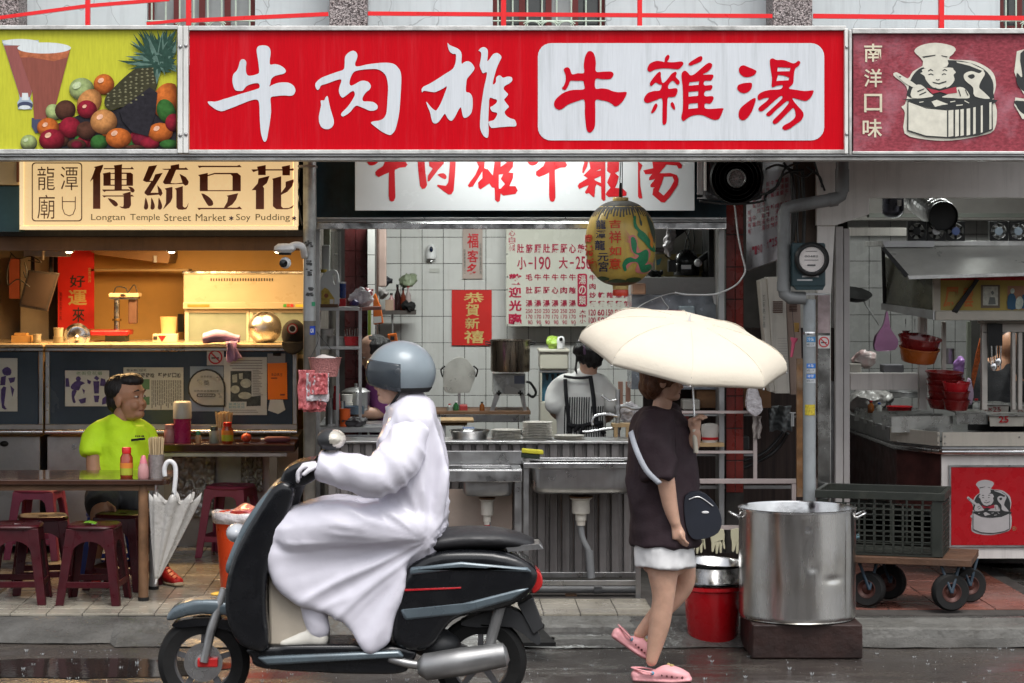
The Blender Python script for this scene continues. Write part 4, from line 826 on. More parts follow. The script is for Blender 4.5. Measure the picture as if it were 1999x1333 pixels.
figs(t,[[(148,738),(153,734),(158,738),(156,743),(150,744)],[(146,745),(155,743),(166,748),(158,752),(154,762),(141,760),(138,754)],[(141,762),(150,763),(145,775),(148,785),(143,786),(140,775)],[(183,738),(188,733),(194,738),(190,743)],[(182,744),(194,744),(193,768),(184,768)],[(197,738),(205,740),(209,754),(195,753)],[(128,738),(134,738),(136,755),(128,755)],[(183,772),(194,772),(192,785),(185,785)],[(170,740),(178,744),(176,750),(171,748)],[(200,778),(208,772),(207,788),(199,790)],[(160,758),(166,762),(164,770)],[(153,780),(168,776),(167,786),(158,788)]],purple,YP)
mb=MB();row(mb,'老街豆花攤',148,725,200,732,YP-0.002);mb.build('lettering',pgreen,t)
t=paper('faded purple photograph cut by the left edge of the picture',-40,699,34,803,YP,pp,'photograph','photo_print')
figs(t,[[(4,722),(14,716),(22,722),(20,732),(8,732)],[(2,736),(12,733),(10,752),(0,752)],[(16,738),(30,736),(28,745),(20,748)],[(2,760),(12,756),(8,790),(14,798),(4,796)],[(20,752),(28,760),(24,775)]],purple,YP)
t=paper('newspaper page with a bold black headline taped to the counter glass',241,717,358,800,YP,mat('newsprint',(0.60,0.63,0.54),0.4,var=0.08),'newspaper','newspaper')
mb=MB();row(mb,'老闆娘碎碎唸',248,728,302,737,YP-0.002,0.02);row(mb,'堅持好口感',308,728,354,737,YP-0.002,0.02);mb.build('lettering',ibk,t)
mb=MB();row(mb,'龍潭廟口豆花',247,720,286,725,YP-0.002,0.01)
rnd=random.Random(5)
for i in range(17):
 x=296+i*3.5;y=742
 while y<788:
  l=rnd.uniform(4,12);mb.pbox(x,y,x+1.6,y+l,YP-0.001,0.0005);y+=l+1.0
mb.build('lettering',pgrey,t);figs(t,[[(272,740),(292,740),(292,760),(272,760)],[(272,776),(292,774),(292,790),(272,790)]],pgreen,YP)
t=thing('certificate','round steel award plaque with one square corner, propped on the counter glass','plaque',P(402,798,YP));MB().pbox(371,715,436,803,YP,0.002).build('backing',mat('pale_blue_card',(0.30,0.38,0.45),0.5),t)
cpts=[(403+37*math.cos(a),757+37*math.sin(a))for a in[R(90+i*15)for i in range(19)]]
cert=cpts+[(440,757),(440,794)]
MB().prism(cert,YP-0.014,0.012).build('rim',mat('plaque_edge',(0.03,0.03,0.03),0.3),t)
MB().prism([(403+(x-403)*0.91,757+(y-757)*0.91)for x,y in cert],YP-0.016,0.001).build('face',mat('plaque_silver',(0.42,0.41,0.37),0.35,0.5),t)
mb=MB();row(mb,'特色美食推薦店家',378,761,428,765,YP-0.018);letters(mb,'獎',398,742,409,752,YP-0.018);row(mb,'龍潭老街',391,733,414,737,YP-0.018);mb.prism(rrect(384,768,421,775,3),YP-0.018,0);mb.build('lettering',mat('plaque_ink',(0.08,0.08,0.07),0.5),t)
mb=MB();row(mb,'傳統豆花創始店',386,769.5,419,773.5,YP-0.0195);mb.build('lettering',pp,t)
t=paper('no smoking sticker on the counter glass above the plaque',404,681,437,713,YP-0.002,mat('sticker_white',(0.55,0.55,0.53),0.4),'sign','no_smoking_sign')
def nosmoke(t,cx_,cy_,r,Y):
 n=24;ring=[(cx_+r*math.cos(6.2832*i/n),cy_+r*math.sin(6.2832*i/n))for i in range(n)];inn=[(cx_+r*.78*math.cos(6.2832*i/n),cy_+r*.78*math.sin(6.2832*i/n))for i in range(n)]
 MB().prism(ring,Y-0.001,0,[inn]).build('ring',mat('sign_ring_red',(0.5,0.02,0.03),0.4),t)
 MB().pbox(cx_-r*.55,cy_+r*.02,cx_+r*.5,cy_+r*.22,Y-0.001,0.0005).build('cigarette',ibk,t);k=r*.66
 MB().prism([(cx_-k-r*.07,cy_-k+r*.07),(cx_-k+r*.07,cy_-k-r*.07),(cx_+k+r*.07,cy_+k-r*.07),(cx_+k-r*.07,cy_+k+r*.07)],Y-0.002,0).build('bar',mat('sign_ring_red',0),t)
nosmoke(t,420.5,697,14,YP-0.002)
t=paper('white menu sheet with photographs of dishes and small print',437,697,521,810,YP,pp);mb=MB()
rnd=random.Random(9)
for i in range(4):mb.pbox(448+rnd.uniform(0,6),703+i*5,512,704.6+i*5,YP-0.001,0.0005)
for i in range(16):mb.pbox(493,722+i*3.2,rnd.uniform(505,514),723.3+i*3.2,YP-0.001,0.0005)
for i in range(2):mb.pbox(447,800+i*4,rnd.uniform(490,508),801.2+i*4,YP-0.001,0.0005)
mb.build('lettering',mat('pale_grey_print',(0.25,0.26,0.25),0.5),t)
figs(t,[[(450,724),(491,724),(491,784),(450,784)],[(482,775),(509,772),(509,792),(481,793)]],mat('photo_dark',(0.05,0.065,0.06),0.5,var=0.5,vs=40),YP)
figs(t,[[(x+rx*math.cos(q*.7854),y+ry*math.sin(q*.7854))for q in range(8)]for x,y,rx,ry in((480,748,11,9),(459,760,9,8),(478,772,13,7))]+[[(453,732),(463,730),(463,746),(454,747)],[(466,729),(474,728),(474,740),(467,740)]],mat('photo_bowls',(0.45,0.50,0.42),0.5,var=0.3,vs=40),YP-0.001)
mb=MB();row(mb,'龍潭豆花',446,786,478,791,YP-0.002);row(mb,'創始老店',446,792,478,797,YP-0.002);mb.build('lettering',mat('cyan_print',(0.08,0.32,0.42),0.5),t)
t=thing('orange_notice','bright orange notice hanging from a steel clip with a white slip below','notice',P(541,806,YP));om=mat('orange_paper',(0.95,0.22,0.003),0.5,var=0.03)
MB().pbox(522,690,557,709,YP,0.003).build('clear_clip_board',mat('grey_film',(0.3,0.32,0.34),0.2),t);MB().prism([(522,709),(560,708),(561,779),(523,780)],YP-0.003,0.002).build('paper',om,t)
mb=MB();row(mb,'食品衛生',529,728,552,734,YP-0.006);mb.pbox(529,737,541,739,YP-0.006,0.0005).pbox(547,769,556,772,YP-0.006,0.0005);mb.build('lettering',mat('brown_print',(0.2,0.03,0.01),0.5),t)
MB().cyl(P(533,691,YP-0.01),P(548,691,YP-0.01),0.012,n=8).build('clip',black_pl,t);MB().prism([(527,780),(552,780),(557,800),(543,808),(523,801)],YP-0.002,0.001).build('slip',pp,t)
tw=mat('lilac_towel',(0.45,0.29,0.48),0.9,var=0.06,bump=0.3,bs=160)
tt=thing('towel','folded lilac towel draped over the counter edge','towel',P(435,705,YK-0.06))
def roll(u,v):
 x=396+72*u;a=6.2832*v;y=661-7*math.sin(min(1,u*1.2)*2.2)+(6*u*u);r_=0.035*(0.75+0.5*math.sin(math.pi*min(1,u+0.15)))
 p=P(x,y,YK+0.0);return p+Vector((0.004*noise.noise(p*30),math.cos(a)*r_*1.4,math.sin(a)*r_+0.006*noise.noise(p*22)))
mb=MB();mb.grid(lambda v,u:roll(u,v),22,26,closed=True);mb.build('fold',tw,tt,smooth=180)
mb=MB();mb.grid(lambda u,v:P(438+24*u+8*v+3*math.sin(v*5+u*9),664+41*v-4*u*v+3*math.sin(u*12)*v,YK-0.075)+Vector((0,-0.014*math.sin(u*14+v)-(0 if v>0.1 else-0.05),0)),30,20);mb.build('hanging_end',tw,tt,smooth=180,solid=0.004)
o=thing('steel_bowl','large upturned shiny steel bowl at the right end of the counter','bowl',P(517,671,YK+0.25));c=P(517,640,YK+0.25)
MB().ball(c,M_(33,YK+.25),M_(33,YK+.25),M_(33,YK+.25),n=32,m=20).build('bowl',mat('satin_steel',(.5,.5,.49),.3,1.0,var=.1),o,smooth=180)
cp=thing('cap','black baseball cap with a round red and white badge hung on the counter corner','cap',P(573,685,YK-0.1));c=P(573,652,YK-0.08);ckm=mat('black_cloth',(0.014,0.014,0.016),0.9,bump=0.3,bs=120)
mb=MB();mb.ball(c,0.082,0.06,0.10,n=20,m=12,rot=(0.1,0.1,0));mb.build('crown',ckm,cp,smooth=180)
mb=MB();mb.grid(lambda u,v:c+Vector((-0.075+0.15*u,-0.05-0.025*math.sin(math.pi*u)*v,-0.05-0.075*v*math.sin(math.pi*(0.12+0.76*u))-0.01*v)),16,8);mb.build('peak',ckm,cp,smooth=180,solid=0.006)
for r_,m_,d_ in((0.036,red_pl,0.062),(0.028,white_pl,0.064),(0.02,ibk,0.066)):MB().lathe([(r_,0),(r_,0.002)],P(572,641,YK-0.08)+Vector((0,-d_-0.003,0)),18,axis=(0,-1,0)).build('badge',m_,cp)
# pole between the shops, camera, basket, bags
YQ=14.1
po=thing('pole','round grey steel pole with peeling stickers between the pudding shop and the kitchen','pole',P(604,1085,YQ))
pole_m=mat('worn_grey_pipe',(0.36,0.37,0.37),0.4,0.4,var=0.15,vs=6,dirt=0.8,dcol=(0.07,0.06,0.05))
MB().cyl(P(604,1068,YQ),P(604,626,YQ),M_(12,YQ),n=24).build('lower_tube',mat('stained_pipe',(0.13,0.115,0.095),0.5,0.2,var=0.3,dirt=0.7),po,smooth=40);MB().cyl(P(604,626,YQ),P(604,300,YQ),M_(12.2,YQ),n=24).build('upper_tube',pole_m,po,smooth=40)
def wrap(px0,py0,px1,py1,Y,cx_,r,extra=0.0012):
 mb=MB();mb.grid(lambda u,v:(lambda x,y:(lambda dx:Vector((X_(cx_,Y)+dx,Y-math.sqrt(max(0,(r+extra)**2-dx*dx)),Z_(y,Y))))(max(-r,min(r,X_(x,Y)-X_(cx_,Y)))))(px0+(px1-px0)*u,py0+(py1-py0)*v),8,4);return mb
for k,(a,y0,b_,y1)in enumerate(((594,468,612,482),(598,508,611,520),(597,524,610,540),(600,560,613,567),(597,570,612,580))):
 rnd=random.Random(k);mb=MB();r_=M_(12.2,YQ)
 for q in range(14):
  x=rnd.uniform(a,b_-4);y=rnd.uniform(y0,y1-3);w_=rnd.uniform(2,6);h_=rnd.uniform(1,4)
  g2=wrap(x,y,min(x+w_,614),y+h_,YQ,604,r_,0.001+0.0002*q);mb.add(g2.v,g2.f)
 mb.build('torn_sticker',mat('torn_black',(0.05,0.05,0.05),0.6),po)
wrap(605.5,636,615.8,653,YQ,604,M_(12.2,YQ),0.002).build('blue_sticker',mat('blue_sticker',(0.01,0.05,0.36),0.35),po)
mb=MB();letters(mb,'GR',606.5,641,613.5,649,YQ,0.01,fn=lambda x,y:(lambda dx:Vector((X_(604,YQ)+dx,YQ-math.sqrt(max(0,(M_(12.2,YQ)+0.0034)**2-dx*dx)),Z_(y,YQ))))(min(M_(12,YQ),X_(x,YQ)-X_(604,YQ))));mb.build('lettering',white_pl,po)
wrap(609,589,615.5,597,YQ,604,M_(12.2,YQ),0.002).build('green_sticker',mat('green_sticker',(0.03,0.25,0.12),0.4),po)
MB().pbox(579,322,616,326,YQ-0.05,0.2).build('bracket',steel_d,po);
for i,(a,b_)in enumerate((((583,330),(590,440)),((586,328),(588,400)))):MB().tube(path3([P(a[0],a[1],YQ-.03),P((a[0]+b_[0])/2-6,(a[1]+b_[1])/2,YQ-.04),P(b_[0],b_[1],YQ-.03)]),0.004,6).build('cable',black_cable,po,smooth=180)
sc_=thing('security_camera','white dome security camera on a curved arm fixed to the pole','camera',P(560,523,YQ-0.1));Yc=YQ-0.12
MB().tube(path3([P(592,502,Yc+.08),P(590,482,Yc),P(578,478,Yc),P(566,482,Yc)]),[0.018,0.02,0.02,0.022]+[0.022]*0,12).build('arm',white_pl,sc_,smooth=180)if False else MB().tube(path3([P(594,500,Yc+.08),P(590,482,Yc),P(578,478,Yc),P(566,482,Yc)],4),0.02,12).build('arm',white_pl,sc_,smooth=180)
MB().lathe([(0.0,0.03),(0.04,0.028),(0.062,0.01),(0.064,-0.006),(0.05,-0.018),(0.03,-0.03)],P(556,485,Yc),24).build('body',white_pl,sc_,smooth=50);MB().lathe([(0.04,0),(0.036,-0.02)],P(556,491,Yc),18).build('ring',black_pl,sc_,smooth=50)
MB().ball(P(557,513,Yc),0.034,n=18,m=12).build('eyeball',white_pl,sc_,smooth=180);MB().lathe([(0.022,0),(0.024,0.012),(0.0,0.018)],P(556,513,Yc)+Vector((-0.004,-0.026,-.002)),16,axis=(-0.2,-1,-0.1)).build('lens',mat('lens_black',0.01,0.08),sc_,smooth=50)
bk=thing('basket','woven pink plastic basket hanging on the pole','basket',P(633,736,YQ-.12));wv=mat('pink_weave',(0.42,0.17,0.16),0.5,var=0.4,vs=160,bump=0.8,bs=120);cB=P(634,735,YQ-0.12)
MB().lathe([(0.072,0),(0.085,0.06),(0.095,0.105),(0.1,0.11),(0.09,0.106),(0.08,0.06),(0.066,0.008)],cB,28,sx=1.0,sy=0.7).build('body',wv,bk,smooth=50)
MB().ball(cB+Vector((0,0,0.1)),0.07,0.045,0.02,n=16,m=8).jitter(0.02,18).build('napkins',mat('napkin_white',(0.6,0.55,0.53),0.8),bk,smooth=180)
for sx_ in(-1,1):MB().tube(path3([cB+Vector((sx_*.085,0,.105)),cB+Vector((-0.02+sx_*.02,0,.2)),cB+Vector((-0.05,0.05,.26))]),0.002,6).build('string',black_cable,bk)
def hang_sheet(t,name,m,x0,x1,y0,y1,Y,sd,amp=0.012,n=26,taper=0.0):
 mb=MB();mb.grid(lambda u,v:P(x0+(x1-x0)*(u*(1-taper*(1-v))+taper*(1-v)/2)+3*noise.noise(Vector((v*3,sd,u))),y0+(y1-y0)*v+4*noise.noise(Vector((u*4,sd,v*2)))*v,Y)+Vector((0,-amp*math.sin(u*11+sd+2*v)-amp*noise.noise(Vector((u*7,v*7,sd))),0)),n,n);return mb.build(name,m,t,smooth=180,solid=0.002)
pbg=thing('plastic_bags','bunch of red and white striped plastic bags hanging on the pole below the basket','bags',P(610,803,YQ-0.15))
hang_sheet(pbg,'bag',pink_bag,582,622,722,800,YQ-0.16,1);hang_sheet(pbg,'bag',pink_bag,606,640,728,770,YQ-0.20,2);hang_sheet(pbg,'bag',white_bag,598,642,728,783,YQ-0.18,3);hang_sheet(pbg,'bag',pink_bag,592,636,775,804,YQ-0.14,5,0.02)
# back table with condiments
dark_top=mat('dark_red_table_top',(0.035,0.012,0.012),0.12,var=0.3,vs=8,coat=0.3)
bt=thing('back_table','narrow dark table against the counter holding jars and chopsticks','table',P(440,1075,15.9));Yt=15.85
MB().pbox(255,867,576,883,Yt,0.45).build('tabletop',dark_top,bt,bev=0.008);MB().pbox(270,884,560,891,Yt+0.03,0.03).build('apron',steel_d,bt)
for a in(526,320):MB().pbox(a,884,a+15,1082,Yt+0.04,0.05).build('leg',mat('grey_table_leg',(0.2,0.18,0.15),0.5,0.3),bt)
for a in(528,322):MB().pbox(a,884,a+12,1066,Yt+0.37,0.04).build('leg',steel_d,bt)
zt=Z_(867,Yt)
def P2(px,Y):return Vector((X_(px,Y),Y,0))
def jar(px,py0,Y,r,z,mats,label,cat='jar',lid=0.22,lidr=0.8,neck=True,lid_m=None,group=None,name='jar'):
 h=Z_(py0,Y)-z;c=Vector((X_(px,Y),Y,z));t=thing(name,label,cat,c,group);hb=h*(1-lid)
 MB().lathe([(r*.92,0),(r,0.006),(r,hb*0.82),(r*lidr*.95,hb*0.97),(r*lidr*.95,hb)],c,20).build('body',mats,t,smooth=50)
 MB().lathe([(r*lidr,0),(r*lidr*1.02,h*lid*0.9),(r*lidr*.9,h*lid),(0.001,h*lid)],c+Vector((0,0,hb)),20).build('lid',lid_m or mats,t,smooth=50);return t
pinkpl=mat('pale_pink_plastic',(0.48,0.24,0.24),0.35);pinkc=mat('magenta_plastic',(0.36,0.02,0.11),0.3);clear_pl=mat('frosted_clear_plastic',(0.42,0.42,0.40),0.3,var=0.08)
jar(331,828,Yt+.2,0.037,zt,pinkpl,'pale pink jar beside the magenta container',lid_m=pinkpl,lid=0.25)
o=thing('straw_container','magenta container with tall frosted lid on the back table','container',Vector((X_(356,Yt+.2),Yt+.2,zt)));c=wloc(o)
MB().lathe([(0.055,0),(0.058,0.15),(0.062,0.155)],c,24).build('body',pinkc,o,smooth=50);MB().lathe([(0.062,0.156),(0.06,0.26),(0.05,0.27),(0.0,0.271)],c,24).build('lid',clear_pl,o,smooth=50)
jar(387,842,Yt+.12,0.019,zt,mat('spice_tan',(0.45,0.28,0.16),0.5),'tiny spice jar with a green lid',lid_m=mat('green_lid',(0.02,0.20,0.13),0.4),lid=0.3)
jar(418,832,Yt+.14,0.032,zt,mat('grey_green_plastic',(0.25,0.28,0.26),0.35),'grey bottle with a dark lid left of the chopsticks',lid_m=mat('dark_green_lid',(0.03,0.05,0.045),0.4),lid=0.25,lidr=0.75)
chop=mat('bamboo',(0.50,0.38,0.22),0.6,var=0.12)
def chopsticks(px,pyt,pyb,Y,r,z,n,label,cup_m,cuph):
 c=Vector((X_(px,Y),Y,z));t=thing('chopstick_holder',label,'chopsticks',c);H_=Z_(pyt,Y)-z;rnd=random.Random(int(px))
 MB().lathe([(r*.96,0),(r,cuph),(r*.94,cuph),(r*.9,0.01)],c,24).build('cup',cup_m,t,smooth=50)
 for i in range(n):
  a=rnd.uniform(0,6.28);q=r*0.8*math.sqrt(rnd.random());b0=c+Vector((q*math.cos(a)*.8,q*math.sin(a)*.8,0.01));t0=c+Vector((q*math.cos(a)*1.22,q*math.sin(a)*1.1,H_*rnd.uniform(.93,1.0)))
  MB().cyl(b0,t0,0.0035,0.0042,n=6).build('chopstick',chop,t)
 return t
chopsticks(437,803,867,Yt+.28,0.058,zt,60,'bundle of wooden chopsticks in a holder on the back table',clear_pl,0.09)
sauce=mat('chilli_sauce',(0.28,0.035,0.008),0.25,var=0.2,coat=0.6);lidr_=mat('red_lid',(0.50,0.01,0.01),0.35);lab=mat('green_yellow_label',(0.35,0.38,0.03),0.4)
def sauce_jar(px,py0,Y,r,z,label):
 t=jar(px,py0,Y,r,z,sauce,label,lid_m=lidr_,lid=0.2,lidr=0.72);c=wloc(t)
 MB().lathe([(r+.001,0.015),(r+.001,0.075)],c,20).build('label',lab,t,smooth=50);MB().lathe([(r+.0015,0.055),(r+.0015,0.085)],c,20).build('label',mat('orange_label',(0.6,0.2,0.03),0.4),t,smooth=50);return t
sauce_jar(444,824,Yt+.1,0.038,zt,'chilli sauce jar with red lid in front of the back table chopsticks')
o=thing('onion','small red onion on the back table','onion',Vector((X_(481,Yt+.15),Yt+.15,zt)));MB().ball(wloc(o)+Vector((0,0,0.031)),0.035,0.035,0.031).build('bulb',mat('onion_skin',(0.42,0.06,0.03),0.3,var=0.4,vs=30,stretch=(4,4,1)),o,smooth=180);MB().cyl(wloc(o)+Vector((0,0,.058)),wloc(o)+Vector((0.005,0,.078)),0.006,0.001,n=6).build('stem',chop,o)
o=thing('folded_umbrella','folded mauve umbrella lying on the back table','umbrella',Vector((X_(540,Yt+.15),Yt+.15,zt)));c=wloc(o)
MB().tube([c+Vector((x,0,0.02))for x in(-0.08,-0.06,0.04,0.09)],[0.012,0.02,0.021,0.015],12).jitter(0.004,40).build('cloth',mat('mauve_cloth',(0.14,0.05,0.07),0.7),o,smooth=180);MB().cyl(c+Vector((-0.105,0,.02)),c+Vector((-0.08,0,.02)),0.008).build('handle',white_pl,o)
# front table
ft=thing('front_table','dark wooden dining table with round wooden legs','table',P(150,1170,13.9));Yf=13.85;zf=Z_(936,Yf)
top_m=mat('dark_wood_laminate',(0.050,0.022,0.014),0.14,var=0.35,vs=5,stretch=(1,6,1),coat=0.4)
x0,x1=-3.0,X_(329,Yf);r_=0.05;yb=Yf+0.62
o2_=[(x0,Yf),(x1-r_,Yf)]+[(x1-r_+r_*math.sin(R(a)),Yf+r_-r_*math.cos(R(a)))for a in(15,30,45,60,75,90)]+[(x1,yb-r_)]+[(x1-r_+r_*math.cos(R(a)),yb-r_+r_*math.sin(R(a)))for a in(15,30,45,60,75,90)]+[(x0,yb)]
n=len(o2_);th_=M_(11,Yf)
MB().add([(x,y,zf-th_)for x,y in o2_]+[(x,y,zf)for x,y in o2_],[tuple(range(n-1,-1,-1)),tuple(range(n,2*n))]+[(i,(i+1)%n,n+(i+1)%n,n+i)for i in range(n)]).build('tabletop',top_m,ft,bev=0.006)
MB().box(x0,X_(300,Yf),Yf+0.04,Yf+0.06,zf-th_-0.035,zf-th_-0.001).build('apron',wood,ft)
leg_m=mat('worn_round_leg',(0.19,0.10,0.05),0.55,var=0.3,vs=14,dirt=0.5)
for(px,Y,w_)in((280,Yf+0.06,10),(300,Yf+0.52,9)):
 MB().cyl((X_(px,Y),Y,FZ),(X_(px,Y),Y,zf-th_-.002),M_(w_,Y),n=18).build('leg',leg_m if px==280 else steel_d,ft,smooth=40);MB().cyl((X_(px,Y),Y,FZ),(X_(px,Y),Y,FZ+0.02),M_(w_+.8,Y),n=18).build('foot',black_rb,ft,smooth=40)
t=sauce_jar(247,873,Yf+.14,0.037,zf,'chilli sauce jar with red lid and a black spoon on the front table');c=wloc(t);MB().cyl(c+Vector((-0.005,0,.13)),c+Vector((-0.022,0,.172)),0.005).build('spoon',black_pl,t)
c=Vector((X_(280,Yf+.1),Yf+.1,zf));t=thing('squeeze_bottle','pink squeeze bottle on the front table','bottle',c)
MB().lathe([(0.03,0),(0.033,0.01),(0.031,0.06),(0.022,0.085)],c,20).build('body',pinkpl,t,smooth=50);MB().lathe([(0.023,0.085),(0.02,0.1),(0.012,0.125),(0.008,0.13),(0,0.131)],c,20).build('cap',mat('pink_cap',(0.6,0.18,0.22),0.35),t,smooth=50)
chopsticks(305,852,927,Yf+.12,0.046,zf,46,'wooden chopsticks in a steel cup on the front table',mat('mesh_steel_cup',(0.28,0.25,0.24),0.4,0.7,var=0.2,vs=60,bump=0.4,bs=150),0.135)
# stools
def stool(label,group,m,loc,rot,H_=0.45,top=0.135,bot=0.185,square=False,wl=0.05):
 t=bpy.data.objects.new('plastic_stool',None);COL.objects.link(t);t.location=(0,0,0);tag(t,label,'stool',group)
 zt_=H_-0.02;hw=lambda z:bot+(top-bot)*z/zt_
 for sx_,sy_ in((-1,-1),(1,-1),(1,1),(-1,1)):
  rings=[]
  for z in(0,zt_*.33,zt_*.66,zt_):
   h=hw(z);w_=wl*(0.95+0.25*z/zt_);k=0.012
   pts=[(h,h),(h-w_,h),(h-w_,h-k),(h-k*1.3,h-k*1.3),(h-k,h-w_),(h,h-w_)]
   rings.append([Vector((sx_*x,sy_*y,z))for x,y in pts])
  if sx_*sy_<0:rings=[list(reversed(r2))for r2 in rings]
  MB().loft(rings).build('leg',m,t,bev=0.004,fixn=True)
 for k in range(4):
  ca,sa=math.cos(k*math.pi/2),math.sin(k*math.pi/2);mb=MB();N_=12;vs=[]
  for d_ in(0,0.012):
   for i in range(N_+1):
    u=-1+2*i/N_;zz=(0.36 if not square else 0.385)*H_/0.45*1.0
    arc=math.sqrt(max(0,1-abs(u)**(2.2 if not square else 6)))
    zl=H_*0.60+(zz-H_*0.60)*arc;
    for z in(zt_,min(zl,zt_-0.01)):
     h=hw(z)-wl*.9;vs.append(Vector((u*h,-(hw(z)-0.002-d_),z)))
  fs=[]
  o_=2*(N_+1)
  for i in range(N_):
   a=2*i;fs+=[(a,a+1,a+3,a+2),(o_+a,o_+a+2,o_+a+3,o_+a+1),(a+1,o_+a+1,o_+a+3,a+3)]
  vs=[Vector((v.x*ca-v.y*sa,v.x*sa+v.y*ca,v.z))for v in vs]
  MB().add(vs,fs).build('apron',m,t,smooth=50)
  z0,z1=H_*0.22,H_*0.30;h=hw(z0);b=MB().box(-h+wl*.8,h-wl*.8,-h+0.004,-h+0.014,z0,z1)
  b.v=[Vector((v.x*ca-v.y*sa,v.x*sa+v.y*ca,v.z))for v in b.v];b.build('stretcher',m,t,bev=0.003)
 rings=[]
 for z,q in((zt_-0.004,1.0),(zt_+0.006,1.04),(zt_+0.016,1.0),(zt_+0.02,0.94),(zt_+0.016,0.86),(zt_+0.014,0.2),(zt_+0.004,0.16)):
  rings.append([Vector(((abs(math.cos(a))**.5)*math.copysign(1,math.cos(a))*top*1.06*q,(abs(math.sin(a))**.5)*math.copysign(1,math.sin(a))*top*1.06*q,z))for a in[6.28318*i/32 for i in range(32)]])
 MB().loft(rings).build('seat',m,t,smooth=50)
 t.location=loc;t.rotation_euler=(0,0,rot);return t
mar=mat('maroon_plastic',(0.040,0.004,0.007),0.35,var=0.25,vs=10,spec=.3);pkp=mat('old_pink_plastic',(0.22,0.035,0.075),0.4,var=0.12,vs=8)
def at_floor(px,Y,z=FZ):return(X_(px,Y),Y,z)
gS='maroon plastic stools around the front table'
stool('maroon stool in front of the table, cut by the left edge',gS,mar,at_floor(33,13.88),R(3))
s3=stool('maroon stool in front of the man with a green leaf on its seat',gS,mar,at_floor(184,13.86),R(-4));
stool('maroon stool under the table behind the leftmost stool',gS,mar,at_floor(84,14.3),R(12))
stool('maroon stool behind the round table leg',gS,mar,at_floor(240,14.45),R(-15))
stool('pink plastic stool behind the table on the left','pink plastic stools by the counter',pkp,at_floor(76,15.9),R(-8),0.46,square=True)
stool('pink plastic stool by the counter behind the orange bin','pink plastic stools by the counter',pkp,at_floor(450,16.0),R(-14),0.47,square=True)
stool('blue plastic stool the seated man sits on','stool under the man',mat('blue_plastic',(0.015,0.03,0.16),0.4),at_floor(215,14.98),R(6),0.40)
one(MB().grid(lambda u,v:Vector((X_(163+24*u,13.8),13.8+0.09*v-0.03*u,0.575+0.004*math.sin(u*4)+0.002)),6,4),'leaf',mat('fresh_leaf',(0.12,0.28,0.02),0.5),'green leaf lying on the stool in front of the man','leaf',solid=0.002)
# transparent umbrella hanging on the table corner
um=thing('clear_umbrella','closed translucent white umbrella hooked on the front table corner','umbrella',P(305,1135,13.75));Yu=13.78
MB().tube(path3([P(x,y,Yu)for x,y in((322,930),(321,915),(326,903),(334,901),(341,908),(343,925),(341,950),(337,985))]),0.0135,12).build('handle',mat('white_handle',(0.62,0.62,0.63),0.3),um,smooth=180)
MB().cyl(P(337,980,Yu),P(306,1133,Yu),0.006).build('shaft',steel,um)
film=mat('translucent_vinyl',(0.55,0.53,0.50),0.32,var=0.1,trans=0.25,bump=0.3,bs=30)
A0=P(340,972,Yu);B0=P(306,1130,Yu)
def umf(u,v):
 a=6.28318*u;rr_=(0.118*(1-v)**0.9+0.008)*(1+0.20*math.cos(8*a)+0.06*math.sin(3*a+1));c=A0.lerp(B0,v)
 return c+Vector((rr_*math.cos(a),rr_*0.6*math.sin(a),(0.03*math.cos(8*a)if v<0.02 else 0)))
MB().grid(umf,96,26,closed=True).build('canopy',film,um,smooth=180,solid=0.001)
for k in range(8):
 a=6.28318*(k+0.0)/8;MB().tube([A0+Vector((0.142*math.cos(a),0.085*math.sin(a),0.045)),A0.lerp(B0,.45)+Vector((0.082*math.cos(a),0.05*math.sin(a),0)),B0+Vector((0.008*math.cos(a),.005*math.sin(a),0.02))],0.0022,5).build('rib',steel,um)
MB().cyl(B0,P(303.5,1140,Yu),0.008,0.004,n=8).build('tip',white_pl,um);MB().tube([P(337,962,Yu-.02),P(333,990,Yu-.05),P(331,998,Yu-.05)],0.006,6).build('strap',black_cable,um)
# bins
ob=thing('orange_bin','tall orange plastic bin lined with pink and white bags','bin',at_floor(478,14.25));Yo=14.25;c=Vector(at_floor(478,Yo));om_=mat('orange_bin_plastic',(0.72,0.07,0.015),0.35,var=0.06)
hB=Z_(1000,Yo)-FZ;MB().lathe([(0.135,0),(0.14,0.01),(0.175,hB-0.03),(0.188,hB-0.028),(0.188,hB),(0.172,hB),(0.168,hB-.03)],c,32).build('body',om_,ob,smooth=40)
MB().lathe([(0.192,hB-0.05),(0.194,hB+0.004),(0.178,hB+0.008),(0.15,hB-0.06)],c,40).jitter(0.012,14).build('liner',white_bag,ob,smooth=180)
MB().ball(c+Vector((0.05,-0.01,hB+0.0)),0.13,0.1,0.05,n=28,m=16).jitter(0.05,9).build('rubbish',pink_bag,ob,smooth=180)
rb=thing('red_tub','red tub with a pink lined rim behind the scooter','tub',at_floor(570,14.5));c=Vector(at_floor(568,14.5));MB().lathe([(0.15,0),(0.18,0.33),(0.20,0.36),(0.185,0.36)],c,28).build('body',red_pl,rb,smooth=40);MB().lathe([(0.203,0.34),(0.203,0.372),(0.17,0.362)],c,36).jitter(0.012,14).build('liner',white_bag,rb,smooth=180)
ye=thing('yellow_stand','yellow plastic stand on the floor beside the orange bin','stand',at_floor(424,13.75));c=Vector(at_floor(430,13.75));ym=mat('yellow_plastic',(0.55,0.33,0.03),0.4)
for z in(0,0.05):MB().lathe([(0.05,z),(0.052,z+.006),(0.035,z+.012),(0.035,z+.04),(0.052,z+.046),(0.05,z+.05)]if z==0 else[(0.05,z),(0.055,z+0.012),(0.03,z+0.02),(0.0,z+.021)],c,20).build('tier',ym,ye,smooth=40)
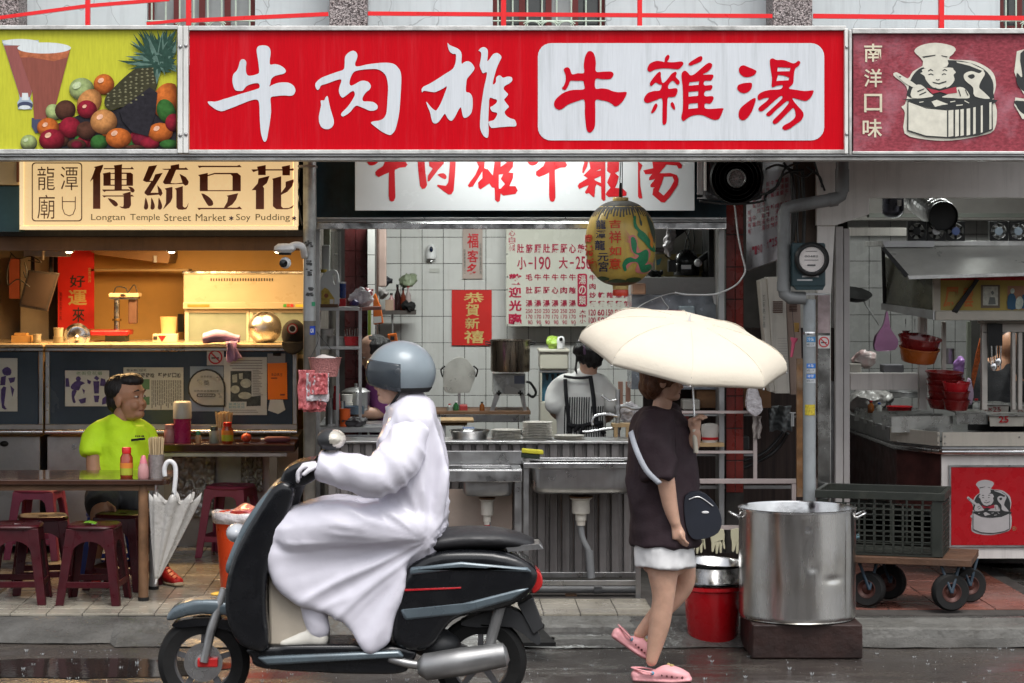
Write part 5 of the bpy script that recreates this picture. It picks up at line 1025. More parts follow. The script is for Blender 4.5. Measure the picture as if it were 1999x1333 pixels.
# kitchen in the middle
sh=thing('shutter_box','long shutter track with a bright steel strip under the white sign','shutter',P(1015,447,14.6))
MB().pbox(618,424,1418,427.5,14.60,0.1).build('slat',steel,sh,bev=0.002);MB().pbox(618,428,1418,431,14.62,0.1).build('slat',steel_d,sh,bev=0.002)
MB().pbox(618,431.5,1418,433.5,14.61,0.1).build('slat',steel,sh,bev=0.002);MB().pbox(618,434,1418,447,14.59,0.12).build('bottom_bar',steel_b,sh,bev=0.004)
for a,b_ in((617,624),(1404,1414)):MB().pbox(a,448,b_,1070,14.7,0.08).build('guide_rail',steel_d,sh)
def tube_lamp(label,x0,x1,Y,z,e,tilt,size_y=0.25,group='fluorescent tubes of the kitchen'):
 t=thing('tube_lamp',label,'lamp',(X_((x0+x1)/2,Y),Y,z),group)
 MB().box(X_(x0,Y),X_(x1,Y),Y-0.04,Y+0.04,z+0.025,z+0.06).build('batten',white_pl,t)
 MB().cyl((X_(x0,Y)+.03,Y,z),(X_(x1,Y)-.03,Y,z),0.013,n=10).build('tube',mat('lit_tube',(1,1,1),emit=9,ecol=(0.93,1.0,0.96)),t)
 ld=bpy.data.lights.new('tube_glow','AREA');ld.energy=e;ld.color=(0.96,1.0,0.96);ld.shape='RECTANGLE';ld.size=M_(x1-x0,Y)*0.95;ld.size_y=size_y
 lo=bpy.data.objects.new('glow',ld);COL.objects.link(lo);lo.parent=t;lo.location=(0,-0.0,-0.03);lo.rotation_euler=(R(tilt),0,0)
tube_lamp('fluorescent tube on the kitchen ceiling behind the white sign',740,1200,16.2,2.90,32,12)
tube_lamp('fluorescent tube between the two signs lighting the white sign',820,1230,14.05,2.84,5.5,40,0.1)
tube_lamp('unseen fluorescent tube added to brighten the noodle stall',1760,1960,15.6,2.75,16,8)  # this stall tube is out of sight, added to brighten the interior
maroon_t=mat('maroon_wall_tile',(0.075,0.018,0.018),0.3,var=0.35,vs=8)
wall_tiles(673,717,440,860,16.6,22,50,'maroon_wall',maroon_t,depth=0.15);wall_tiles(717.5,733,440,860,16.5,15.5,58,'tiled_pier',tile_w,depth=0.4)
one(MB().pbox(738,440,754,560,16.9,0.1),'duct',mat('pinkish_duct',(0.30,0.22,0.19),0.5),'pinkish vertical duct in the kitchen corner','duct',bev=0.01);one(MB().pbox(734,440,737.5,700,16.85,0.06),'duct_strip',mat('brown_strip',(0.06,0.03,0.02),0.6),'thin brown strip beside the pinkish duct','strip')
t=thing('window_grille','barred grey grille in the dark left corner of the kitchen','grille',P(655,560,16.2))
for i in range(7):MB().pbox(646+i*3,452,647.6+i*3,560,16.2,0.01).build('bar',steel,t)
one(MB().pbox(627,446,644,530,15.9,0.05),'wall_sheet',mat('greenish_sheet',(0.26,0.28,0.22),0.5,var=0.4,vs=20),'grimy pale sheet hanging above the oil jug','sheet')
Ysf=15.2
sf=thing('steel_shelf','two level steel shelf beside the pole crowded with an oil jug and cups','shelf',P(665,1080,Ysf));zA=Z_(600,Ysf);zB=Z_(676,Ysf)
for z,n_ in((zA,1),(zB,2)):MB().box(X_(616,Ysf),X_(702,Ysf),Ysf,Ysf+0.35,z-0.02,z).build('shelf_board',steel_d,sf,bev=0.003)
MB().add([(X_(702,Ysf),Ysf,zA-0.02),(X_(742,Ysf),Ysf+.2,zA-0.02),(X_(742,Ysf),Ysf+.35,zA-.02),(X_(702,Ysf),Ysf+.35,zA-.02),(X_(702,Ysf),Ysf,zA),(X_(742,Ysf),Ysf+.2,zA),(X_(742,Ysf),Ysf+.35,zA),(X_(702,Ysf),Ysf+.35,zA)],[(0,3,2,1),(4,5,6,7),(0,1,5,4),(1,2,6,5),(2,3,7,6),(3,0,4,7)]).build('shelf_board',mat('rusty_board',(0.16,0.05,0.035),0.6,var=0.3),sf)
for px in(618,656,700):MB().pbox(px,601,px+6,1083,Ysf+.01,0.03).build('post',steel_d,sf)
one(MB().box(X_(618,Ysf),X_(659,Ysf),Ysf+.02,Ysf+.2,zA,zA+0.02),'wood_block',wood,'flat wooden block under the oil jug','block')
jg=thing('oil_jug','white plastic oil jug with a handle and yellow label on the shelf','jug',P(638,598,Ysf+.08));Yj=Ysf+.06;jm=mat('white_hdpe',(0.60,0.62,0.62),0.4,var=0.04)
MB().prism(smoothpath([(622,596),(620,575),(623,552),(630,536),(636,531),(640,529),(644,528),(652,527),(658,531),(661,545),(662,575),(661,596),(640,597)],3),Yj,0.11,[smoothpath([(650,533),(656,536),(656.5,552),(653,556),(649,545)],2)]).build('body',jm,jg,bev=0.012,smooth=50)
MB().lathe([(0.018,0),(0.02,0.02),(0.0,0.021)],P(632,532,Yj+.05),16).build('cap',mat('yellow_cap',(0.5,0.35,0.05),0.4),jg,smooth=40)
MB().prism([(627,595),(627,568),(634,561),(641,565),(653,583),(652,595)],Yj-0.003,0).build('label',mat('yellow_label',(0.50,0.36,0.06),0.5,var=0.3,vs=40),jg);MB().lathe([(0.014,0),(0.014,0.001)],P(637,577,Yj-.006),14,axis=(0,-1,0)).build('label',mat('brown_flower',(0.25,0.08,0.03),0.5),jg);MB().pbox(644,584,651,593,Yj-.006,.001).build('label',white_pl,jg)
one(MB().pbox(628,478,644,533,Yj+.07,0.03),'paper_roll',mat('milky_wrap',(0.50,0.51,0.51),0.35,var=0.1),'tall milky wrapped packet behind the oil jug','packet',bev=0.01)
o=thing('blue_can','dark blue can with pale lid beside the oil jug','can',P(668,598,Ysf+.1));MB().lathe([(0.02,0),(0.021,0.09)],P(669,581,Ysf+.1),16).build('body',mat('navy_can',(0.01,0.03,0.14),0.3),o,smooth=40);MB().lathe([(0.022,0.09),(0.022,0.1),(0,0.101)],P(669,581,Ysf+.1),16).build('lid',steel,o,smooth=40);MB().pbox(662,583,675,598,Ysf+.07,.06).build('carton',red_pl,o)
def blob(name,label,cat,c,rx,ry,rz,m,amp=0.03,sc=10,n=30,seed=0,group=None):
 return one(MB().ball(c,rx,ry,rz,n=n+14,m=int(n*.6)+8).jitter(amp,sc,seed).jitter(amp*.45,sc*2.7,seed+3).jitter(amp*.2,sc*6,seed+5),name,m,label,cat,smooth=180,group=group)
blob('plastic_bag','crumpled pink plastic bag heaped on the shelf','bag',P(705,582,Ysf+.2),0.07,0.06,0.055,white_bag,0.035,14,seed=2);blob('plastic_bag','pink plastic bag lying on top of the crumpled bag','bag',P(714,572,Ysf+.22),0.05,0.05,0.035,pink_bag,0.03,16,seed=4)
blob('plastic_bag','small dark purple bag in front of the pink bags on the shelf','bag',P(692,592,Ysf+.08),0.03,0.03,0.018,mat('purple_bag',(0.05,0.04,0.16),0.4),0.012,20,20)
cup_w=mat('white_paper_cup',(0.60,0.58,0.55),0.5)
for i,(px,y0,r_)in enumerate(((638,642,0.047),(667,657,0.038),(650,655,0.036))):
 cup_stack(px,y0,675,r_*1.0,Ysf+.13-(0.05 if i==2 else 0),cup_w,('wide stack of white paper bowls','right stack of white paper cups','stack of white paper cups behind the shelf post')[i]+' on the lower shelf','stacks of paper cups on the shelf',n=10,taper=0.8)
o=thing('red_tray','red plastic tray with cutlery on the lower shelf','tray',P(688,675,Ysf+.1));MB().prism([(671,657),(706,657),(702,675),(674,675)],Ysf+.05,0.14).build('body',red_pl,o,bev=0.003)
for i in range(7):MB().cyl(P(674+i*4.5,657,Ysf+.1),P(672+i*5.2,644-(i%3)*2,Ysf+.12),0.003,n=6).build('cutlery',steel_b,o)
Yws=17.55;ws_=thing('wall_shelf','small dark wall shelf crowded with bottles and bags','shelf',P(775,612,Yws));MB().pbox(738,606,812,614,Yws,0.3).build('shelf_board',mat('dark_shelf',(0.06,0.05,0.045),0.6),ws_)
MB().cyl(P(766,614,Yws+.05),P(766,700,Yws+.05),0.008).build('rod',steel_d,ws_)
for i,(px,y0,r_,m_,lb)in enumerate(((776,555,0.022,mat('soy_bottle',(0.02,0.008,0.008),0.15),'tall black sauce bottle'),(787,562,0.02,mat('soy_brown',(0.10,0.02,0.01),0.15),'brown sauce bottle with orange label'),(797,556,0.02,mat('clear_red_cap',(0.3,0.25,0.24),0.2),'clear bottle with a red cap'),(764,572,0.024,mat('pinkish_bottle',(0.35,0.18,0.18),0.3),'dull pink bottle'))):
 c=P(px,606,Yws+.08);t=thing('bottle',lb+' on the small wall shelf','bottle',c);h=M_(606-y0,Yws+.08)
 MB().lathe([(r_,0),(r_,h*.6),(r_*.4,h*.78),(r_*.4,h*.9)],c,14).build('body',m_,t,smooth=50);MB().lathe([(r_*.48,h*.9),(r_*.48,h),(0,h)],c,12).build('cap',red_pl if i==2 else black_pl,t)
blob('plastic_bag','dull green bag on top of the wall shelf','bag',P(797,550,Yws+.12),0.06,0.05,0.045,mat('dull_green_bag',(0.16,0.19,0.12),0.6,var=0.2),0.03,12,seed=5)
blob('plastic_bag','black bag at the left end of the wall shelf','bag',P(748,548,Yws+.05),0.06,0.05,0.04,mat('black_bag',(0.015,0.015,0.02),0.4),0.03,12,seed=6)
blob('plastic_bag','white bag hanging below the black bag on the wall','bag',P(746,570,Yws+.0),0.05,0.04,0.06,mat('milky_bag',(0.4,0.38,0.37),0.4),0.03,12,seed=7)
blob('rag','dark crumpled rag at the right end of the wall shelf','rag',P(800,598,Yws+.0),0.05,0.03,0.03,black_rb,0.03,16,seed=8)
one(MB().pbox(752,585,768,606,Yws+.02,0.06),'carton',mat('pale_carton',(0.32,0.22,0.16),0.6),'small beige carton on the wall shelf','box')
for(pts,y0,lb)in(([(728,577),(733,572),(744,600),(749,631),(729,634)],0,'upper orange snack pouch hanging in the kitchen'),([(756,652),(774,650),(778,675),(757,672)],1,'lower orange snack pouch behind the rider helmet')):
 t=thing('pouch',lb,'pouch',P(740,640+y0*30,16.3));MB().prism(pts,16.3,0.02).build('bag',mat('orange_pouch',(0.62,0.14,0.02),0.35,var=0.1),t,bev=0.006);MB().prism([(729,618),(744,617),(745,629),(730,631)]if not y0 else[(762,656),(770,656),(770,664),(762,664)],16.297,0).build('label',white_pl if not y0 else ibk,t)
one(MB().pbox(718,605,724,700,16.2,0.02),'green_strap',mat('lime_strap',(0.35,0.5,0.05),0.5),'lime green strap hanging beside the orange pouch','strap')
wcm=thing('wall_camera','small white camera with a dark lens on the tiled wall','camera',P(842,510,YB-.05));MB().lathe([(0.0,0.0),(0.036,0.01),(0.04,0.04),(0.034,0.07),(0.03,0.09),(0.02,0.112),(0,0.118)],P(842,507,YB-.05),20).build('body',white_pl,wcm,smooth=60)
MB().ball(P(842,486.5,YB-.09),0.014,0.008,0.022).build('lens',mat('lens_navy',(0.005,0.008,0.03),0.1),wcm,smooth=180);MB().cyl(P(842,507,YB-.05),P(842,511,YB),0.012).build('mount',steel,wcm)
t=thing('paper_scroll','pale paper scroll with red brush characters high on the tiled wall','scroll',P(922,545,YB-.02));MB().pbox(903,440,942,544,YB-.02,0.004).build('paper',mat('faded_pink_paper',(0.42,0.34,0.30),0.6,var=0.06),t)
mb=MB();letters(mb,'福',912,455,934,484,YB-.023,0.02);letters(mb,'客',912,488,934,512,YB-.023,0.015);letters(mb,'多',911,514,934,542,YB-.023,0.02);mb.build('lettering',wr,t);mb=MB();column(mb,'生意興隆通四海',936,474,940,536,YB-.023);column(mb,'財源廣進達三江',905,486,909,535,YB-.023);mb.build('lettering',pgrey,t)
t=thing('red_poster','red New Year poster with gold characters on the tiled wall','poster',P(921,674,YB-.02));MB().pbox(882,566,960,674,YB-.02,0.004).build('paper',mat('poster_red',(0.56,0.012,0.008),0.55,var=0.05),t)
mb=MB();letters(mb,'恭',905,571,945,592,YB-.023,0.015,shear=0.1);letters(mb,'賀',909,593,936,617,YB-.023,0.015);letters(mb,'新',908,620,936,642,YB-.023,0.015);letters(mb,'禧',906,645,945,670,YB-.023,0.015);mb.build('lettering',mat('pale_gold_ink',(0.62,0.46,0.16),0.45),t)
YM=17.8;mn=thing('menu_board','large white menu board with dark red price lettering','sign',P(1108,638,YM));MB().pbox(988,430,1230,637,YM,0.03).build('panel',mat('greyish_white_board',(0.56,0.56,0.49),0.22,var=0.05),mn,bev=0.003)
mr=mat('dark_red_letters',(0.36,0.008,0.045),0.45,var=0.1);Ym=YM-0.003
mb=MB();column(mb,'心白',993,449,1006,474,Ym,0.012);row(mb,'︵',993,474,1006,478,Ym);row(mb,'小菜',993,478,1006,490,Ym,0.01);mb.build('lettering',mr,mn)
mb=MB();zx=lambda x:980+x/6.504;zy=lambda y:440+y/6.504
for i,ch in enumerate('肚筋腦肚腰肝心雜'):letters(mb,ch,zx(190+110*i),zy(235),zx(278+110*i),zy(350),Ym,0.026)
mb.build('lettering',mr,mn);mb=MB()
letters(mb,'小',zx(192),zy(400),zx(308),zy(560),Ym,0.022);mb.pbox(zx(335),zy(470),zx(390),zy(490),Ym,0.0005);letters(mb,'190',zx(415),zy(395),zx(615),zy(562),Ym,0.012);letters(mb,'大',zx(720),zy(400),zx(835),zy(550),Ym,0.02);mb.pbox(zx(860),zy(465),zx(912),zy(485),Ym,0.0005);letters(mb,'250',zx(935),zy(390),zx(1130),zy(556),Ym,0.012)
mb.build('lettering',mr,mn);mb=MB()
for i,ch in enumerate('歡迎光臨'):letters(mb,ch,zx(85),zy(612+168*i),zx(248),zy(752+168*i),Ym,0.035)
mb.build('lettering',mat('crimson_letters',(0.42,0.008,0.05),0.45),mn);mb=MB()
for i,(a_,b_)in enumerate(zip('毛牛牛牛牛牛','肚腰肝心肉雜')):
 x0,x1=zx(300+110*i),zx(386+110*i)
 letters(mb,a_,x0,zy(615),x1,zy(698),Ym,0.022);letters(mb,b_,x0,zy(780),x1,zy(865),Ym,0.022);letters(mb,'湯',x0,zy(945),x1,zy(1032),Ym,0.018)
 for q,s_ in enumerate(('250','170','90')):letters(mb,s_,x0+(4 if q==2 else(1 if q else 0)),zy(1060+72*q),x1,zy(1112+72*q),Ym,0.006)
mb.build('lettering',mr,mn);mb=MB()
for i,(a_,q1,q2)in enumerate(zip(('牛肉炒麵','陽春乾麵','牛雜麵','牛肉湯麵','牛肉飯'),('120','60','150','80','150'),('100','50','140','70','140'))):
 x0,x1=zx(1108+110*i),zx(1190+110*i)if i<4 else 1228;cs_=a_ if i==0 else '　　'+a_[-2]+a_[-1]
 for j,ch in enumerate(cs_[-4:]):
  if ch!='　':letters(mb,ch,x0,zy(625+110*j),x1,zy(698+112*j),Ym,0.03 if j==3 else 0.02)
 letters(mb,q1 if i<4 else '15',x0-1,zy(1065),x1,zy(1145),Ym,0.016);letters(mb,q2 if i<4 else '14',x0-1,zy(1165),x1,zy(1243),Ym,0.016)
column(mb,'大中小',zx(985),zy(1065),zx(1062),zy(1243),Ym,0.008);mb.build('lettering',mr,mn)
MB().prism(rrect(zx(958),zy(612),zx(1080),zy(1030),4),Ym,0).build('red_label',mat('crimson_letters',0),mn);mb=MB();column(mb,'湯の類',zx(975),zy(625),zx(1065),zy(1015),Ym-0.002,0.01);mb.build('lettering',mat('greyish_white_board',0),mn)
for x,y in((65,362),(70,650),(65,810),(70,1260),(495,1265),(925,1258),(1365,1265)):MB().ball((X_(zx(x),YM),YM-0.002,Z_(zy(y),YM)),0.006,n=8,m=5).build('screw',steel_d,mn)
YR=17.0;pt=thing('boiling_pot','dark steel stock pot on a white burner stand by the tiled wall','pot',P(996,727,YR));c=P(996,725,YR);r_=M_(38.5,YR);h=M_(62,YR);ptm=mat('brown_grey_steel',(0.26,0.22,0.18),0.3,1.0,var=0.2,stretch=(6,6,.5))
MB().lathe([(r_*.97,0),(r_,0.01),(r_,h-.01),(r_*1.04,h-.006),(r_*1.04,h),(r_*.97,h),(r_*.95,h-.02),(0,h-.03)],c,36).build('body',ptm,pt,smooth=40)
for s_ in(-1,1):MB().tube([c+Vector((s_*r_,0,h-.02)),c+Vector((s_*(r_+.035),0,h-.012)),c+Vector((s_*(r_+.035),0,h-.03)),c+Vector((s_*r_,0,h-.035))],0.005,8).build('handle',black_pl,pt)
bs=thing('burner_stand','white steel cooker stand with two flared legs under the dark stock pot','stand',P(994,805,YR));MB().pbox(962,730,1026,770,YR-.02,0.3).build('housing',mat('worn_white_enamel',(0.46,0.47,0.46),0.3,0.2,var=0.1),bs,bev=0.006)
MB().prism([(966,768),(978,768),(963,806),(955,806)],YR-.01,.02).build('leg',steel,bs);MB().prism([(1014,768),(1024,768),(1029,804),(1022,804)],YR-.01,.02).build('leg',steel,bs);MB().pbox(989,739,994,750,YR-.03,.01).build('latch',steel_d,bs);MB().pbox(1004,733,1024,749,YR-.023,.003).build('label',mat('label_blue_grey',(0.12,0.14,0.2),0.4),bs)
for px in(974,1016):MB().cyl(P(px-5,767,YR-.03),P(px+5,767,YR-.03),0.008).build('knob',black_pl,bs);MB().cyl(P(px,762,YR-.03),P(px,772,YR-.03),0.007).build('knob',black_pl,bs)
MB().tube(path3([P(x,y,YR+.1)for x,y in((1027,745),(1036,748),(1046,765),(1040,775),(1030,768))]),0.009,8).build('cable',black_cable,bs,smooth=180)
t=thing('pot_lid','upright steel half lid leaning against the tiled wall','lid',P(897,766,17.2));MB().prism(smoothpath([(869,765),(866,728),(872,712),(886,700),(900,697),(914,704),(926,722),(928,735),(918,762),(912,766)],3),17.2,0.02).build('plate',mat('worn_pale_steel',(0.5,0.5,0.46),0.35,0.6,var=0.2,dirt=0.5),t,bev=0.004)
for s_,x in((-1,868),(1,925)):MB().tube(path3([P(x,715,17.18),P(x+s_*7,722,17.15),P(x+s_*4,735,17.18)]),0.006,8).build('handle',black_pl,t)
MB().pbox(894,768,899,800,17.2,.02).build('stem',steel,t)
bt_=thing('back_bench','low bench with worn wooden top along the tiled wall','bench',P(940,1000,17.1));MB().pbox(850,803,1036,809,16.9,.5).build('top',wood,bt_);MB().pbox(850,810,1034,823,16.92,.03).build('rail',steel,bt_)
for px in(860,1022):MB().pbox(px,824,px+10,1030,16.94,.04).build('leg',steel_d,bt_)
for i,(a,b_,y)in enumerate(((850,925,820),(855,912,826))):one(MB().pbox(a,y,b_,y+5,16.0+.1*i,0.3),'chopping_board',wood_l,('upper','lower')[i]+' pale wooden board stacked on the kitchen counter','board',bev=0.004)
YD=16.9;wd=thing('water_dispenser','beige water dispenser with a blue front behind the cook','dispenser',P(1083,1010,YD));bei=mat('beige_plastic',(0.52,0.50,0.42),0.4,var=0.06)
MB().pbox(1054,682,1110,722,YD,.3).build('head',bei,wd,bev=0.012);MB().pbox(1052,682,1112,688,YD-.01,.32).build('lid',bei,wd,bev=0.006);MB().pbox(1055,723,1110,727,YD+.01,.28).build('strip',steel,wd);MB().pbox(1058,728,1107,783,YD+.06,.2).build('niche',mat('blue_niche',(0.06,0.20,0.30),0.3),wd);MB().pbox(1055,728,1058,783,YD,.3).build('side',bei,wd);MB().pbox(1107,728,1110,783,YD,.3).build('side',bei,wd);MB().pbox(1055,784,1110,1010,YD,.3).build('cabinet',bei,wd,bev=0.006)
for px in(1068,1079,1090):MB().lathe([(0.012,0),(0.008,-0.03),(0.006,-.045)],P(px,730,YD+.03),10).build('tap',black_pl,wd)
blob('plastic_bag','lime green plastic bag on the water dispenser','bag',P(1080,670,YD+.1),0.045,0.05,0.045,mat('lime_bag',(0.28,0.42,0.06),0.35),0.025,14,seed=3);t=thing('indoor_camera','small white ball camera on the water dispenser','camera',P(1095,681,YD+.05));MB().lathe([(0.02,0),(0.028,0.004),(0.028,0.04),(0.03,0.06),(0.02,0.085),(0,0.09)],P(1095,681,YD+.03),18).build('body',white_pl,t,smooth=60);MB().ball(P(1095,662,YD),0.013,.008,.013).build('lens',black_pl,t,smooth=180)
# serving ledge, corrugated front, plates
YE=14.45
cr=thing('kitchen_counter','kitchen counter with corrugated grey metal front and steel ledge','counter',P(1050,1130,YE))
MB().pbox(640,861,1262,865,YE-.06,.34).build('ledge',steel,cr,bev=0.003);MB().pbox(640,828,850,832,YE+.8,.3).build('rear_ledge',steel,cr)
corr=mat('painted_corrugated',(0.20,0.185,0.18),0.45,0.35,var=0.15,dirt=0.55,streak=0.4,dcol=(0.06,0.045,0.04))
wc_=M_(24,YE)
for i in range(25):
 x0=X_(640,YE)+i*wc_;mb=MB();a=wc_*0.72
 mb.loft([[Vector((x0,YE,z)),Vector((x0+a*.12,YE-.022,z)),Vector((x0+a*.88,YE-.022,z)),Vector((x0+a,YE,z)),Vector((x0+wc_-.0015,YE+.004,z)),Vector((x0+wc_-.0015,YE+.02,z)),Vector((x0,YE+.02,z))]for z in(Z_(1122,YE),Z_(866,YE))]);mb.build('corrugated_strip',corr,cr,smooth=20)
plm=mat('ivory_plate',(0.78,0.75,0.68),0.25,var=0.03)
zL=Z_(861,YE)+0.0
for(px,y0,r_,n_,lb)in((988,838,0.092,7,'left stack of seven ivory plates'),(1049,823,0.092,11,'tallest stack of ivory plates in the middle'),(1111,849,0.094,4,'low stack of four plates right of the tall stack')):
 c=Vector((X_(px,YE+.12),YE+.12,zL));t=thing('plate_stack',lb+' on the kitchen ledge','plates',c,'stacks of plates on the kitchen ledge');H_=Z_(y0,YE+.12)-zL;dz=H_/n_
 for i in range(n_):MB().lathe([(r_*.6,0),(r_*.65,0.003),(r_*.98,dz*.65),(r_,dz*.95),(r_*.97,dz*.95),(r_*.6,0.006),(0,0.006)],c+Vector((random.uniform(-.002,.002),0,i*dz)),32).build('plate',plm,t,smooth=50)
t=thing('steel_basin','shallow steel basin on the kitchen ledge','basin',P(917,860,YE+.2));MB().lathe([(0.10,0),(0.112,0.04),(0.12,0.052),(0.12,0.056),(0.108,0.045),(0.09,0.01)],Vector((X_(917,YE+.15),YE+.15,zL)),32,sx=1.02).build('bowl',steel_b,t,smooth=40)
for i in range(2):one(MB().lathe([(0.06,0),(0.11,0.008),(0.112,0.012),(0.10,0.01),(0.05,0.005)],Vector((X_(832+0*i,YE+.05+.3*i),YE+.05+.3*i,zL+.0)),28),'plate',plm,('near','far')[i]+' single flat plate on the ledge behind the rider','plate',smooth=50)
YG=15.3;zG=Z_(830,YG)
def simple_pot(name,label,cat,px,Y,r_,h,z,m,lid=False):
 c=Vector((X_(px,Y),Y,z));t=thing(name,label,cat,c);MB().lathe([(r_*.95,0),(r_,0.006),(r_,h-.006),(r_*1.05,h),(r_*.97,h),(r_*.93,0.02),(0,0.015)],c,24).build('body',m,t,smooth=40)
 if lid:MB().lathe([(r_*1.05,0),(r_*.7,0.02),(0.01,0.03),(0.012,.05),(0,.052)],c+Vector((0,0,h)),24).build('lid',m,t,smooth=40)
 return t
simple_pot('steel_canister','left tall steel canister beside the pole','canister',646,YG,0.035,0.17,zG,steel);simple_pot('steel_canister','right tall steel canister behind the orange cup','canister',662,YG+.05,0.04,0.15,zG,steel_b);simple_pot('orange_cup','orange plastic cup on the kitchen counter','cup',673,YG-.1,0.035,0.11,zG,mat('orange_plastic',(0.6,0.1,0.02),0.35))
simple_pot('steel_pan','wide steel pan behind the orange cup','pan',695,YG+.4,0.09,0.12,Z_(800,YG+.4),steel,True);simple_pot('enamel_bowl','blue grey bowl on the kitchen counter','bowl',690,YG+.1,0.07,0.05,Z_(808,YG+.1),mat('blue_grey_enamel',(0.12,0.17,0.22),0.3))
t=cup_stack(678,770,808,0.035,YG+.2,plm,'stack of pale bowls beside the steel pan',n=7);jar(657,753,YG-.05,0.022,Z_(800,YG-.05),mat('red_sauce_bottle',(0.35,0.02,0.03),0.2),'small red sauce bottle beside the bowls',cat='bottle',lid_m=lidr_,name='sauce_bottle')
one(MB().box(X_(618,YG),X_(860,YG),YG-.2,YG+.8,zG-.03,zG),'work_surface',steel_d,'steel work surface of the kitchen beside the pole','work surface')
blob('rags','heap of dark rags and lids on the work surface','rags',P(690,826,YG-.1),0.09,0.05,0.03,mat('dark_rags',(0.05,0.045,0.05),0.6),0.03,18,seed=12)
one(MB().pbox(642,850,860,1120,15.0,.05),'cabinet_front',mat('grey_cabinet',(0.16,0.16,0.17),0.5,0.3,dirt=0.4),'grey cabinet front behind the rider','cabinet')
# two sinks
YF_=14.05
pvc=mat('white_pvc',(0.58,0.55,0.49),0.4,dirt=0.35,dcol=(0.3,0.2,0.1));pvg=mat('grey_pvc',(0.17,0.175,0.18),0.5,var=0.15)
def hole_box(x0,x1,y0,y1,z0,z1,w_):pass
s1=thing('sink','left steel sink with a deep backsplash, partly behind the scooter rider','sink',P(935,1160,YF_),'steel sinks at the front of the kitchen')
MB().pbox(790,880,1019,906,YF_+.34,.03).build('backsplash',steel,s1,bev=0.003);z=Z_(916,YF_)
mb=MB();zt_=z;xx0,xx1,bx0,bx1=X_(790,YF_),X_(1019,YF_),X_(860,YF_),X_(1000,YF_)
mb.box(xx0,bx0,YF_,YF_+.335,z-.02,z).box(bx1,xx1,YF_,YF_+.335,z-.02,z).box(bx0+.0005,bx1-.0005,YF_+.001,YF_+.05,z-.02,z-.0005).box(bx0+.0005,bx1-.0005,YF_+.3,YF_+.334,z-.02,z-.0005);mb.build('deck',steel_b,s1,bev=0.002)
MB().pbox(790,918,1019,941,YF_-.002,.02).build('apron',steel,s1,bev=0.004)
def basin(x0,x1,y0,y1,zt,zb,m,t):
 MB().loft([[Vector(((x0+x1)/2+(x1-x0)/2*q*math.copysign(abs(math.cos(a))**.3,math.cos(a)),(y0+y1)/2+(y1-y0)/2*q*math.copysign(abs(math.sin(a))**.3,math.sin(a)),z_))for a in[6.28318*(i+.5)/32 for i in range(32)]]for z_,q in((zb,0.86),(zb+.012,.94),(zb+.04,.985),(zt,1.0))],caps=True).build('basin',m,t,smooth=50)
basin(X_(903,YF_),X_(1003,YF_),YF_+.06,YF_+.3,z-.025,Z_(971,YF_),steel_d,s1)
for a,b_,y1 in((1005,1018,1165),(865,876,1165)):MB().pbox(a,941,b_,y1,YF_+.01,.03).build('leg',steel,s1)
def drain(px,y0,Y,t,w_,pipe,red_=False):
 MB().lathe([(w_*1.25,0),(w_*1.25,-.012),(w_,-.02),(w_,-.09),(w_*.95,-.1),(w_*.62,-.102),(w_*.62,-.14),(w_*.5,-.142),(w_*.48,-.17)],P(px,y0,Y),24).build('trap',pvc,t,smooth=35);MB().lathe([(w_*1.4,0),(w_*1.2,-.014)],P(px,y0-1,Y),20).build('flange',mat('rusty_flange',(0.12,0.06,0.03),0.7),t)
 MB().tube(path3([P(x,y,Y)for x,y in pipe]),0.018 if not red_ else .014,12).build('hose',pvg,t,smooth=180)
 if red_:MB().cyl(P(px,y0+52,Y),P(px+1,y0+64,Y),0.02).build('red_joint',red_pl,t)
drain(951,972,YF_+.2,s1,0.036,[(952,1000),(953,1020),(957,1045),(960,1075),(960,1120)],True)
one(MB().pbox(872,955,1000,1100,YF_+.36,.02),'splash_board',mat('rust_spotted_board',(0.42,0.34,0.29),0.55,var=0.08,vs=14,dirt=0.3,dcol=(0.16,0.05,0.02)),'pinkish stained board under the left sink','board')
s2=thing('sink','right steel sink with a wide basin and white drain, beside the walking woman','sink',P(1130,1165,YF_),'steel sinks at the front of the kitchen');z=Z_(903,YF_);xx0,xx1=X_(1022,YF_),X_(1256,YF_)
mb=MB();bx0,bx1=X_(1036,YF_),X_(1244,YF_);mb.box(xx0,bx0,YF_,YF_+.4,z-.02,z).box(bx1,xx1,YF_,YF_+.4,z-.02,z).box(bx0+.0005,bx1-.0005,YF_+.001,YF_+.03,z-.02,z-.0005).box(bx0+.0005,bx1-.0005,YF_+.36,YF_+.399,z-.02,z-.0005);mb.build('deck',steel_b,s2,bev=0.003)
MB().pbox(1022,904,1256,914,YF_-.003,.012).build('lip',steel,s2,bev=0.003)
basin(bx0,bx1,YF_+.035,YF_+.36,z-.03,Z_(966,YF_),steel,s2)
for a,y1,yy in((1022,1165,.0),(1241,1175,.0),(1030,1130,.37),(1238,1130,.37)):MB().pbox(a,915,a+(10 if yy==0 else 7),y1,YF_+yy+.012,.03).build('leg',steel,s2)
MB().pbox(1032,1133,1241,1143,YF_+.02,.03).build('lower_rail',steel,s2,bev=.002);MB().pbox(1032,1117,1241,1127,YF_+.36,.03).build('lower_rail',steel,s2,bev=.002)
drain(1134,969,YF_+.2,s2,0.053,[(1133,1020),(1136,1045),(1142,1062),(1150,1080),(1153,1125)])
MB().cyl(P(1150,1075,YF_+.2),P(1154,1128,YF_+.2),.024).build('sleeve',pvg,s2,smooth=40)
